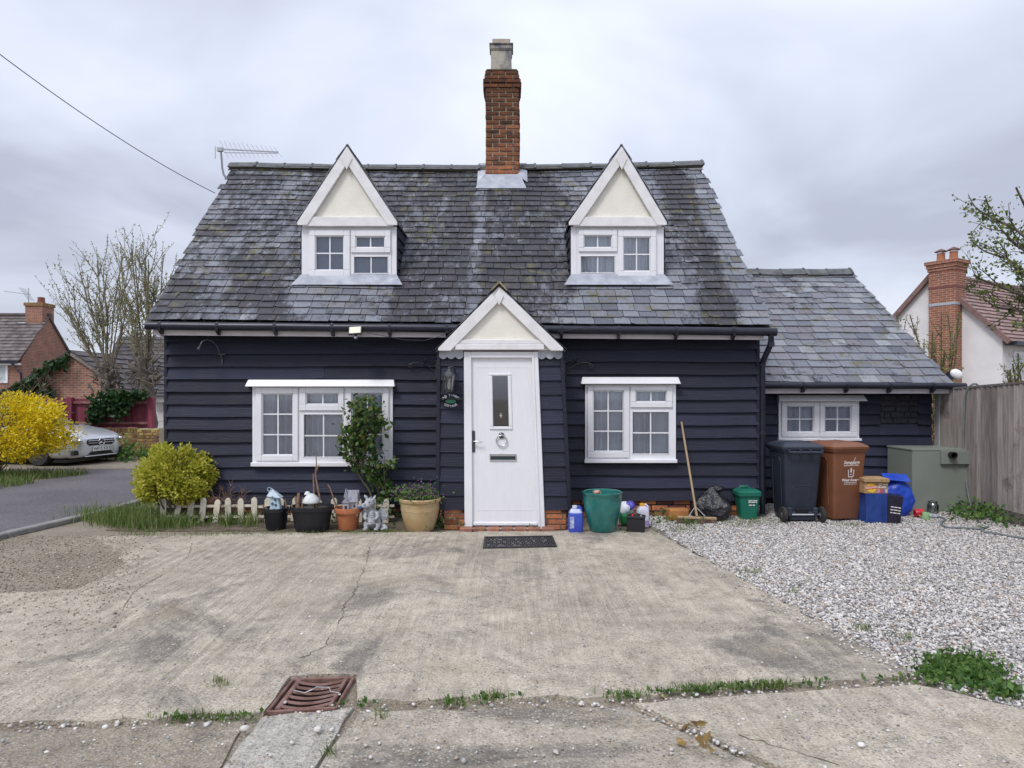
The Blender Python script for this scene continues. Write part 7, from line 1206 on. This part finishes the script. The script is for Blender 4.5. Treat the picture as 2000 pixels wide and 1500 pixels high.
# --- dark roofed house beyond
YX = 40; a, b = W(232, 657, YX), W(470, 657, YX); e0, e1 = W(192, 748, YX - 2.8), W(470, 748, YX - 2.8); t = thing('tiled_house', (a.x + 3, YX, 0), 'house with a dark tiled roof seen through the pollarded tree', 'house'); MB().bb(e0.x + 0.4, e1.x, YX - 2.5, YX + 2.5, 0, e0.z).build('walls', m_bk1, t); tiled(t, e0, e1, b, a, 12, m_dtile, cols=22); MB().slab([Vector((e1.x, YX + 2.8, e1.z)), Vector((e0.x, YX + 2.8, e0.z)), a, b], 0.1).build('rear_roof', m_dtile, t); MB().slab([Vector(e0), a, Vector((e0.x, YX + 2.8, e0.z))], 0.06).build('hip', m_dtile, t); MB().bb(e0.x, e1.x, YX - 2.9, YX - 2.75, e0.z - 0.25, e0.z - 0.02).build('fascia', m_wpaint, t)
# --- small garage with white door past the cottage corner
YS = 20.5; t = thing('small_garage', (XW(330, YS), YS, 0), 'small brick garage with white door just past the cottage corner', 'garage'); x0, x1 = XW(300, YS), XW(420, YS); zt_ = ZW(782, YS); MB().bb(XW(319, YS), x1, YS, YS + 5, 0, zt_).build('walls', m_bk1, t); MB().bb(x0, XW(319, YS), YS + 0.1, YS + 0.16, 0, zt_).build('door', m_wpaint, t)
for k in range(4): MB().bb(x0 + 0.02, XW(319, YS) - 0.02, YS + 0.085, YS + 0.099, 0.1 + k * 0.32, 0.39 + k * 0.32).build('door_board', m_wpaint, t)
MB().bb(x0 - 0.1, x1, YS - 0.15, YS - 0.1, zt_ - 0.05, zt_ + 0.12).build('fascia', m_wpaint, t); tiled(t, (x0 - 0.15, YS - 0.25, zt_ + 0.1), (x1, YS - 0.25, zt_ + 0.1), (x1, YS + 2.5, zt_ + 0.75), (x0 - 0.15, YS + 2.5, zt_ + 0.75), 7, m_dtile)
# --- low yellow lichened brick wall with pier; red board fence standing on it
YWL = 17.0; wz = ZW(836, YWL); m_yb = M('lichened_brick', (0.33, 0.25, 0.07), (0.24, 0.11, 0.06), 3.5, 0.9, 0.5, 40, tint=(0.55, 1.3), lo=0.45, hi=0.6); t = thing('garden_wall', (XW(230, YWL), YWL, 0), 'low brick wall yellow with lichen behind the parked car', 'wall')
wx0, wx1 = XW(90, YWL), XW(312, YWL); MB().bb(XW(-250, YWL), wx1 - 0.02, YWL + 0.012, YWL + 0.2, 0, wz - 0.01).build('wall_core', m_mortar, t); bricks(t, wx0, XW(272, YWL), 0, wz - 0.11, YWL, mat=m_yb, bw=0.225, bh=0.075); bricks(t, wx0, XW(272, YWL), wz - 0.11, wz, YWL - 0.004, mat=m_yb, bw=0.08, bh=0.11)
MB().bb(XW(272, YWL) + 0.01, wx1 - 0.01, YWL - 0.10, YWL + 0.3, 0, wz - 0.04).build('pier_core', m_mortar, t); bricks(t, XW(272, YWL), wx1, 0, wz - 0.03, YWL - 0.115, mat=m_yb)
m_red = M('maroon_fence_paint', (0.17, 0.028, 0.05), (0.23, 0.05, 0.075), 4, 0.75, 0.3, 30, stretch=(5, 5, 0.6), tint=(0.75, 1.2), dirt=((0.30, 0.2, 0.17), 5, 0.66)); t = thing('maroon_fence', (XW(180, YWL), YWL + 0.1, wz), 'faded maroon board fence on top of the lichened wall', 'fence'); ft = ZW(779, YWL); yfz = YWL + 0.1
for a, b in ((-130, 133), (143, 290)):
    x = XW(a, yfz)
    while x < XW(b, yfz) - 0.02:
        w = min(0.105, XW(b, yfz) - x); MB().bb(x, x + w - 0.006, yfz + 0.03 + rnd.uniform(0, 0.008), yfz + 0.05, wz + rnd.uniform(0, 0.02), ft + rnd.uniform(-0.015, 0.015), rnd.random()).build('fence_board', m_red, t); x += w
    for z in (wz + 0.09, ft - 0.12): MB().bb(XW(a, yfz), XW(b, yfz), yfz - 0.02, yfz + 0.029, z, z + 0.06).build('rail', M('rail_worn', (0.30, 0.20, 0.15), (0.2, 0.06, 0.07), 5, 0.8), t)
for px in (138, 296): MB().bb(XW(px - 5, yfz), XW(px + 5, yfz), yfz - 0.07, yfz + 0.06, wz - 0.05, ft + 0.04, 0.6).build('post', m_red, t, bevel=0.008)
C = []
for px, py, rx, ry, n in ((215, 785, 24, 16, 900), (190, 800, 12, 16, 350), (245, 775, 18, 8, 350), (272, 772, 12, 6, 160), (180, 815, 8, 12, 120), (232, 808, 10, 8, 120)):
    for _ in range(n): C.append(tuple(W(rnd.gauss(px, rx * 0.6), rnd.gauss(py, ry * 0.6), YWL - 0.02 + abs(rnd.gauss(0, 0.12)) - 0.15)))
mb = MB(); leaves(mb, C, 0.10, 0.85, up=-0.2); mb.build('ivy', m_ivy, kind='stuff', label='clump of dark ivy tumbling over the maroon fence', cat='ivy'); C = [tuple(G(rnd.gauss(245, 16), rnd.gauss(898, 3)) + Vector((0, 0, abs(rnd.gauss(0, 0.2))))) for _ in range(260)] + [tuple(G(rnd.gauss(285, 10), rnd.gauss(898, 3)) + Vector((0, 0, abs(rnd.gauss(0, 0.12))))) for _ in range(120)]
mb = MB(); leaves(mb, C, 0.11, 0.6, up=0.4); tag(mb.build('wall_weeds', m_weed, kind='stuff'), 'dark leafy weeds at the foot of the lichened wall', 'weeds')
# --- parked silver car, nose towards the cottage
m_sil = M('silver_paint', (0.60, 0.62, 0.66), None, rough=0.3, metal=0.35, coat=0.7); m_blk = M('gloss_black', (0.012, 0.012, 0.015), None, rough=0.2); m_chr = M('chrome', (0.75, 0.76, 0.78), None, rough=0.12, metal=1.0); car = thing('parked_car', (0, 0, 0), 'silver saloon car parked behind the yellow flowering bush', 'car')
def sect(x, hw, zb, zt, r): return [(x, y, z + (zb + zt) / 2) for y, z, _ in ring(2 * hw, zt - zb, r, 0, 5)]
mb = MB(); loft(mb, [sect(0.0, 0.45, 0.27, 0.66, 0.10), sect(-0.05, 0.62, 0.22, 0.71, 0.10), sect(-0.16, 0.76, 0.19, 0.76, 0.12), sect(-0.34, 0.86, 0.18, 0.80, 0.14), sect(-0.6, 0.90, 0.18, 0.86, 0.16), sect(-1.3, 0.92, 0.18, 0.97, 0.14), sect(-1.6, 0.92, 0.18, 1.0, 0.12), sect(-3.7, 0.92, 0.18, 1.02, 0.12), sect(-4.4, 0.88, 0.22, 1.0, 0.14), sect(-4.7, 0.72, 0.3, 0.9, 0.14)]); mb.build('body', m_sil, car, smooth=50)
mb = MB(); loft(mb, [[(x - 2.75, y, 0.98) for x, y, _ in ring(2.9, 1.66, 0.3, 0)], [(x - 2.85, y, 1.42) for x, y, _ in ring(1.55, 1.30, 0.3, 0)]]); mb.build('cabin_glass', M('car_glass', (0.02, 0.025, 0.03), None, rough=0.06), car, smooth=60); mb = MB(); loft(mb, [[(x - 2.85, y, 1.415) for x, y, _ in ring(1.65, 1.34, 0.3, 0)], [(x - 2.85, y, 1.47) for x, y, _ in ring(1.25, 1.0, 0.3, 0)]]); mb.build('cabin_roof', m_sil, car, smooth=60)
MB().prism([(-0.43, 0.56), (-0.40, 0.655), (0.40, 0.655), (0.43, 0.56), (0.34, 0.49), (-0.34, 0.49)], 0.0, 0.016, 'x').build('grille', m_blk, car, bevel=0.01)
for z in (0.615, 0.555): MB().box((0.018, 0, z), (0.014, 0.78 if z > 0.6 else 0.76, 0.017)).build('grille_slat', m_chr, car, bevel=0.004)
mb = MB(); mb.tube([(0.03, 0.088 * math.cos(i * 0.2618), 0.575 + 0.088 * math.sin(i * 0.2618)) for i in range(25)], 0.010, 8, cap=False)
for k in range(3): an = math.pi / 2 + k * 2.0944; mb.add([(0.04, 0, 0.575), (0.028, 0.02 * math.cos(an + 1.57), 0.575 + 0.02 * math.sin(an + 1.57)), (0.03, 0.085 * math.cos(an), 0.575 + 0.085 * math.sin(an)), (0.028, -0.02 * math.cos(an + 1.57), 0.575 - 0.02 * math.sin(an + 1.57))], [(0, 1, 2), (0, 2, 3)])
mb.build('badge', m_chr, car)
for s in (-1, 1):
    hl_ = MB().sphere((-0.10, s * 0.64, 0.63), 0.15, sc=(0.75, 1.05, 0.48), rot=Matrix.Rotation(R(s * 32), 3, 'Z')).build('headlight', M('headlight_glass', (0.22, 0.24, 0.26), None, rough=0.08, spec=0.8), car, smooth=180); MB().sphere((0.0, s * 0.61, 0.635), 0.05).build('lamp_lens', m_chr, hl_, smooth=180)
    MB().prism([(s * 0.36, 0.27), (s * 0.50, 0.36), (s * 0.72, 0.40), (s * 0.74, 0.27)][::s], -0.14, -0.045, 'x').build('side_intake', m_blk, car); MB().bar((0.0, s * 0.34, 0.26), (-0.16, s * 0.80, 0.42), 0.02, 0.035).build('bumper_blade', m_sil, car)
    for x in (-0.92, -3.78):
        wh = MB().lathe((0, 0, 0), [(0.22, -0.11), (0.31, -0.11), (0.335, -0.08), (0.335, 0.08), (0.31, 0.11), (0.22, 0.11)], 28).build('wheel', MATS['tyre'], car, smooth=40); MB().lathe((0, 0, 0), [(0.0, -0.08), (0.2, -0.10), (0.23, -0.10), (0.23, 0.10), (0.2, 0.10), (0, 0.08)], 20).build('rim', M('alloy', (0.4, 0.41, 0.43), None, rough=0.3, metal=0.8), wh); wh.rotation_euler = (R(90), 0, 0); wh.location = (x, s * 0.80, 0.335)
        MB().tube([(x + 0.38 * math.cos(a), s * 0.915, 0.335 + 0.38 * math.sin(a)) for a in [math.pi * i / 10 for i in range(11)]], 0.02, 6).build('wheel_arch', m_blk, car)
MB().prism([(-0.40, 0.25), (-0.30, 0.335), (0.30, 0.335), (0.40, 0.25)], -0.02, 0.008, 'x').build('lower_intake', m_blk, car); MB().box((0.006, 0, 0.225), (0.06, 0.95, 0.025)).build('splitter', m_sil, car, bevel=0.008)
MB().box((0.022, 0, 0.40), (0.012, 0.52, 0.112)).build('number_plate', M('plate_white', (0.72, 0.73, 0.72), None, rough=0.4), car, bevel=0.003); lt = MB(); put_text(lt, 'WF15 XXY', 0.105, (0.0295, 0.015, 0.40), (0, 1, 0), (0, 0, 1), ext=0.0006, bold=0.0015); lt.build('plate_text', m_blk, car)
MB().box((-0.75, 0, 0.13), (1.1, 1.6, 0.08)).build('undertray', m_blk, car); car.location = (-9.28, 15.4, 0.01); car.rotation_euler = (0, 0, R(-14)); car.scale = (0.92, 0.9, 0.86)
# --- forsythia
fc_ = Vector((-9.95, 13.1, 0.80)); t = thing('forsythia', (fc_.x, fc_.y, 0), 'big bright yellow flowering forsythia bush beside the road', 'bush'); C = blob_points(15000, fc_, (1.42, 1.0, 0.92), lumps(22, 8, 0.22, 0.4, 0.75), 3, 0.35); C = C[C[:, 2] > 0.12]; mb = MB(); leaves(mb, C, 0.062, 0.5, out=fc_, up=0.3); mb.build('blossom', leafmat('forsythia_bloom', (0.62, 0.46, 0.01), (0.83, 0.66, 0.02), (0.90, 0.78, 0.08), 0.4), t)
C = blob_points(1500, fc_, (1.3, 0.95, 0.85), lumps(10, 8), 4, 0.3); C = C[C[:, 2] > 0.1]; mb = MB(); leaves(mb, C, 0.06, 0.5, out=fc_); mb.build('foliage', m_weed, t); mb = MB(); twigs(mb, (fc_.x, fc_.y, 0), 60, 1.9, 0.9, 0.012, 12, 2, 0.12); mb.build('stems', m_twig, t)
# --- pollarded trees in bud
def grow(mb, p, d, L, r, depth, tips, rs, spread=0.5, seg=4, kink=0.12, upw=0.15, nch=(2, 3), shr=(0.55, 0.8)):
    pts = [Vector(p)]; d = Vector(d).normalized()
    for k in range(seg): d = (d + Vector((rs.gauss(0, kink), rs.gauss(0, kink), rs.gauss(upw * 0.5, kink)))).normalized(); pts.append(pts[-1] + d * L / seg)
    mb.tube(pts, [r * (1 - 0.45 * k / seg) for k in range(seg + 1)], 6 if r > 0.02 else 4, cap=False); tips.append((pts, r, depth))
    if depth <= 0: return
    for k in range(rs.randint(*nch)):
        i = rs.randint(1, seg); a = Vector((rs.gauss(0, spread), rs.gauss(0, spread), rs.gauss(upw, spread * 0.6))); grow(mb, pts[i], (d + a).normalized(), L * rs.uniform(*shr), r * 0.52, depth - 1, tips, rs, spread, seg, kink, upw, nch, shr)
m_bark = M('tree_bark', (0.17, 0.14, 0.115), (0.10, 0.085, 0.07), 9, 0.9, 0.7, 30, dirt=((0.17, 0.17, 0.09), 4, 0.62)); m_bud = leafmat('bud_leaf', (0.16, 0.19, 0.05), (0.26, 0.28, 0.08), (0.34, 0.34, 0.14))
def pollard(name, base, head, shoots, label, seed):
    rs = random.Random(seed); t = thing(name, (base.x, base.y, 0), label, 'tree'); mb = MB(); P_ = smoothpath([base, base.lerp(head, 0.5) + Vector((0.08, 0, 0)), head], 5); mb.tube(P_, [0.23 - 0.05 * i / (len(P_) - 1) + 0.03 * math.sin(i * 2) for i in range(len(P_))], 10)
    for _ in range(14): c_ = head + Vector((rs.gauss(0, 0.16), rs.gauss(0, 0.12), rs.gauss(0.0, 0.2))); mb.tube([head + Vector((0, 0, -0.3)), c_.lerp(head, 0.4), c_, c_ + Vector((rs.gauss(0, 0.06), 0, 0.1))], [0.12, 0.09, rs.uniform(0.06, 0.1), 0.04], 7)
    for _ in range(110): a = head + Vector((rs.gauss(0, 0.22), rs.gauss(0, 0.15), rs.gauss(0.0, 0.25))); mb.tube([a, a + Vector((rs.gauss(0, 0.16), rs.gauss(0, 0.1), rs.gauss(0.05, 0.16)))], [0.026, 0.008], 5)
    mb.build('trunk', m_bark, t, smooth=60); mb = MB(); tips = []
    for (px, py, L0) in [(a + rs.gauss(0, 9) * k, b + rs.uniform(0, 60) * k, c) for a, b, c in shoots for k in (0, 1)]:
        e = W(px, py, head.y + rs.uniform(-0.6, 0.6)); d = e - head; st = head + d.normalized() * 0.1; grow(mb, st, (d.normalized() + Vector((0, 0, -0.12))), d.length * 0.86, 0.021, 0, tips, rs, seg=7, kink=0.07, upw=0.09)
        main = tips[-1][0]
        for _ in range(11): i = rs.randint(2, 6); grow(mb, main[i], (main[i] - main[i - 1]).normalized() + Vector((rs.gauss(0, 0.65), rs.gauss(0, 0.5), 0.2)), d.length * rs.uniform(0.10, 0.34), 0.010, 1, tips, rs, 0.5, 4, 0.1, 0.15, (0, 2))
    mb.build('shoots', M('shoot_bark', (0.24, 0.20, 0.15), (0.17, 0.14, 0.11), 15, 0.9), t); C = []
    for pts, r_, dp in tips:
        for a, b in zip(pts[:-1], pts[1:]):
            for _ in range(max(1, int((b - a).length / 0.055))): C.append(tuple(a.lerp(b, rs.random()) + Vector((rs.gauss(0, 0.015), rs.gauss(0, 0.015), rs.gauss(0, 0.015)))))
    mb = MB(); leaves(mb, C, 0.05, 0.6, up=0.3); mb.build('buds', m_bud, t, kind='stuff')
b_ = W(285, 880, 17.6); b_.z = 0; pollard('pollarded_tree', b_, W(282, 730, 17.6), [(318, 520, 1), (300, 445, 1), (272, 448, 1), (250, 470, 1), (345, 560, 1), (228, 560, 1), (330, 478, 1), (262, 600, 1)], 'knobbly pollarded tree in bud close to the cottage corner', 5)
b_ = W(213, 860, 18.2); b_.z = 0; pollard('pollarded_tree', b_, W(212, 745, 18.2), [(150, 510, 1), (205, 470, 1), (92, 555, 1), (232, 450, 1), (180, 500, 1), (120, 590, 1), (250, 560, 1)], 'slimmer pollarded tree in bud behind the ivy clump', 6)
# --- white rendered house with tall brick chimney
dv, gv = Vector((0.85, 0.527, 0)), Vector((-0.527, 0.85, 0)); P0 = W(1958, 655, 22.0); ze = P0.z; P0.z = 0; t = thing('white_house', (P0.x, P0.y, 0), 'white rendered house with pinkish tiled roof and tall brick chimney', 'house'); hw_ = 2.13; za_ = 5.62; LEN = 9.0
def hp(s, l, z): v = P0 + gv * s + dv * l; return Vector((v.x, v.y, z))
m_rend = M('white_render', (0.72, 0.71, 0.72), (0.66, 0.65, 0.66), 2, 0.9, 0.1, 40); mb = MB(); g5 = [(0, 0), (2 * hw_, 0), (2 * hw_, ze), (hw_, za_), (0, ze)]; mb.add([hp(s, 0, z) for s, z in g5] + [hp(s, LEN, z) for s, z in g5], [(0, 1, 2, 3, 4)[::-1], (5, 6, 7, 8, 9), (0, 4, 9, 5), (1, 6, 7, 2)]); mb.build('walls', m_rend, t)
for s0, s1 in ((0, 1), (2, 1)):
    a, b = hp(s0 * hw_ + (s0 - 1) * 0.25, -0.12, ze - 0.24), hp(s0 * hw_ + (s0 - 1) * 0.25, LEN, ze - 0.24); c, d = hp(hw_, LEN, za_ + 0.08), hp(hw_, -0.12, za_ + 0.08); tiled(t, a, b, c, d, 17, m_ptile, cols=26, th=0.035); MB().bar(a + Vector((0, 0, 0.0)), d + Vector((0, 0, 0.0)), 0.10, 0.15).build('verge_tile', M('verge_brown', (0.17, 0.10, 0.09), (0.22, 0.14, 0.13), 6, 0.8), t)
MB().tube([hp(hw_, -0.1, za_ + 0.13), hp(hw_, LEN, za_ + 0.13)], 0.1, 8).build('ridge', m_ptile, t); MB().bar(hp(-0.36, -0.05, ze - 0.26), hp(-0.36, LEN, ze - 0.26), 0.13, 0.12).build('gutter', m_gutter, t); MB().bar(hp(-0.2, 0.0, ze - 0.3), hp(-0.2, LEN, ze - 0.3), 0.25, 0.05).build('soffit', m_gutter, t)
def cbox(name, s0, s1, l0, l1, z0, z1, mat, par): mb = MB(); mb.add([hp(s, l, z) for z in (z0, z1) for s, l in ((s0, l0), (s1, l0), (s1, l1), (s0, l1))], [(0, 1, 2, 3), (7, 6, 5, 4), (0, 4, 5, 1), (1, 5, 6, 2), (2, 6, 7, 3), (3, 7, 4, 0)]); return mb.build(name, mat, par)
ct = 6.08; chm = cbox('chimney', 1.2, 2.05, -0.45, 0.28, 0, ct - 0.35, m_bk3, t)
for k, (e, z0, z1) in enumerate(((0.03, ct - 0.35, ct - 0.24), (0.06, ct - 0.24, ct - 0.12), (0.10, ct - 0.12, ct))): cbox('corbel_course', 1.2 - e, 2.05 + e, -0.45 - e, 0.28 + e, z0, z1, m_bk3, chm)
cbox('band_course', 1.19, 2.06, -0.46, 0.29, ct - 0.95, ct - 0.87, M('dark_band', (0.16, 0.06, 0.05)), chm); cbox('lead_band', 1.185, 2.065, -0.465, 0.295, 4.55, 4.64, m_lead, chm); m_cpot = M('orange_clay_pot', (0.45, 0.19, 0.10), (0.38, 0.15, 0.08), 6, 0.8)
for s in (1.42, 1.83): p = hp(s, -0.08, ct); pt_ = MB().lathe(p, [(0.14, 0), (0.12, 0.26), (0.135, 0.3), (0.10, 0.3)], 16).build('chimney_pot', m_cpot, chm, smooth=50); MB().lathe(p + Vector((0, 0, 0.36)), [(0.20, 0), (0.19, 0.02), (0.02, 0.11), (0, 0.11)], 16).build('rain_cowl', M('cowl', (0.16, 0.07, 0.06)), pt_, smooth=50); MB().lathe(p + Vector((0, 0, 0.3)), [(0.10, 0), (0.10, 0.07)], 10).build('cowl_mesh', m_steel, pt_)
a = hp(-0.01, 1.0, 2.0); mb = MB()
for l0, l1 in ((0.75, 2.2),):
    wv_ = MB().add([hp(-0.03, l0, 1.95), hp(-0.03, l1, 1.95), hp(-0.03, l1, 2.95), hp(-0.03, l0, 2.95), hp(0.02, l0, 1.95), hp(0.02, l1, 1.95), hp(0.02, l1, 2.95), hp(0.02, l0, 2.95)], [(3, 2, 1, 0), (0, 1, 5, 4), (2, 3, 7, 6), (0, 4, 7, 3), (1, 2, 6, 5)]).build('window', m_white, t); MB().add([hp(-0.035, l0 + 0.1, 2.05), hp(-0.035, l1 - 0.1, 2.05), hp(-0.035, l1 - 0.1, 2.85), hp(-0.035, l0 + 0.1, 2.85)], [(3, 2, 1, 0)]).build('pane', MATS['pale_pane'], wv_)
q = [hp(-0.9, 0.35, 1.45), hp(-0.9, 4.0, 1.45), hp(0.0, 4.0, 1.95), hp(0.0, 0.35, 1.95)]; tiled(t, q[0], q[1], q[2], q[3], 5, m_ptile, 'porch_roof', cols=10); MB().bar(q[3] + Vector((0, 0, 0.05)), q[2] + Vector((0, 0, 0.05)), 0.06, 0.1).build('porch_flashing', m_lead, t)
# --- budding shrubs behind the annexe and fence, spring tree at the edge, white lamp
def budshrub(px, py0, Y, ends, label, seed, size=0.05):
    rs = random.Random(seed); b = W(px, py0, Y); b.z = 0; t = thing('budding_shrub', b, label, 'shrub'); mb = MB(); tips = []
    for (ex, ey) in ends:
        e = W(ex, ey, Y + rs.uniform(-0.3, 0.3)); d = e - b; grow(mb, b + Vector((rs.gauss(0, 0.08), rs.gauss(0, 0.08), 0)), d, d.length, 0.02, 0, tips, rs, seg=7, kink=0.05, upw=0.02); main = tips[-1][0]
        for _ in range(7): i = rs.randint(3, 6); grow(mb, main[i], (main[i] - main[i - 1]).normalized() + Vector((rs.gauss(0, 0.5), rs.gauss(0, 0.4), 0.3)), 0.45 * rs.uniform(0.5, 1.2), 0.008, 0, tips, rs, seg=4, kink=0.08)
    mb.build('stems', m_twig, t); C = []
    for pts, r_, dp in tips:
        for a, c_ in zip(pts[:-1], pts[1:]):
            for _ in range(max(1, int((c_ - a).length / 0.022))): C.append(tuple(a.lerp(c_, rs.random()) + Vector((rs.gauss(0, 0.022), rs.gauss(0, 0.022), rs.gauss(0, 0.02)))))
    mb = MB(); leaves(mb, C, size, 0.5, up=0.4); mb.build('leaves', m_bud, t, kind='stuff')
budshrub(1842, 800, 12.6, [(1783, 605), (1800, 612), (1830, 612), (1852, 600), (1868, 610), (1812, 650), (1862, 660), (1840, 640), (1880, 690), (1825, 690)], 'budding shrub with upright shoots in front of the brick chimney', 3)
budshrub(1985, 800, 10.6, [(1975, 690), (1990, 700), (1962, 722), (2005, 680), (2020, 700)], 'small budding shrub just behind the board fence', 4)
rs = random.Random(21); tb = Vector((9.9, 10.6, 0)); t = thing('spring_tree', tb, 'tree coming into fresh green leaf beyond the board fence', 'tree'); mb = MB(); tips = []; mb.tube([tb, tb + Vector((0.05, 0, 1.2)), tb + Vector((-0.05, 0, 2.2))], [0.17, 0.14, 0.12], 10)
for ex, ey in ((1985, 640), (1930, 600), (1905, 545), (1915, 490), (1945, 450), (1930, 420), (1968, 365), (2030, 300), (2100, 330), (2160, 420), (2100, 520), (1960, 520), (1990, 560), (1975, 470), (2010, 430)):
    e = W(ex + 12, ey, 10.6 + rs.uniform(-0.7, 0.7)); s_ = tb + Vector((-0.03, 0, rs.uniform(1.7, 2.2))); d = e - s_; L_ = d.length; pts = [s_ + d * k / 8 + Vector((rs.gauss(0, 0.03), rs.gauss(0, 0.05), 0.25 * math.sin(math.pi * k / 8) * (0.6 if ey < 560 else 1.0))) for k in range(9)]; mb.tube(pts, [0.05 * (1 - 0.8 * k / 8) + 0.004 for k in range(9)], 6, cap=False); tips.append((pts[3:], 0.02, 0))
    for _ in range(12): i = rs.randint(3, 8); grow(mb, pts[i], d.normalized() + Vector((rs.gauss(0, 0.6), rs.gauss(0, 0.6), rs.gauss(0, 0.5))), rs.uniform(0.25, 0.6), 0.010, 1, tips, rs, 0.6, 4, 0.15, 0.0, (1, 2))
mb.build('trunk', m_bark, t, smooth=60); C = []
for pts, r_, dp in tips:
    for a, c_ in zip(pts[:-1], pts[1:]):
        if rs.random() < 0.75:
            for _ in range(max(1, int((c_ - a).length / 0.03))): m_ = a.lerp(c_, rs.random()); C.append(tuple(m_ + Vector((rs.gauss(0, 0.035), rs.gauss(0, 0.035), rs.gauss(0, 0.03)))))
mb = MB(); leaves(mb, C, 0.06, 0.65, up=0.2); mb.build('crown', leafmat('spring_leaf', (0.05, 0.09, 0.02), (0.13, 0.19, 0.035), (0.26, 0.30, 0.07)), t)
lp = W(1868, 731, 10.3); t = thing('yard_lamp', lp, 'white bulkhead yard lamp at the annexe roof corner', 'lamp'); MB().sphere(lp, 0.10, sc=(1.0, 0.5, 0.75), rot=Matrix.Rotation(R(25), 3, 'Y')).build('diffuser', M('lamp_white', (0.85, 0.86, 0.86), None, rough=0.3), t, smooth=180); MB().box(lp + Vector((-0.08, 0.03, -0.02)), (0.10, 0.06, 0.09), Matrix.Rotation(R(25), 3, 'Y')).build('bracket', m_gutter, t); MB().tube([lp + Vector((-0.08, 0.03, -0.02)), Vector((AX1 - 0.02, 10.2, 1.75))], 0.02, 6).build('arm', m_gutter, t)

# --- bare trees across the yard behind the viewer: they darken the window reflections
for bx, by, lb, sd in ((2.6, -9.0, 'tall bare tree across the yard facing the short window', 31), (-3.4, -11.0, 'spreading bare tree across the yard facing the long window', 32)):
    rs = random.Random(sd); t = thing('bare_tree', (bx, by, 0), lb, 'tree'); mb = MB(); tips = []; mb.tube([(bx, by, 0), (bx + 0.1, by, 1.3), (bx, by, 2.6)], [0.3, 0.24, 0.2], 10)
    for k in range(7): grow(mb, (bx, by, 1.9 + 0.15 * k), Vector((math.cos(k * 2.4), math.sin(k * 2.4), 1.1)), 2.6, 0.11, 3, tips, rs, 0.5, 4, 0.12, 0.2, (3, 4), (0.5, 0.75))
    mb.build('trunk', m_bark, t)
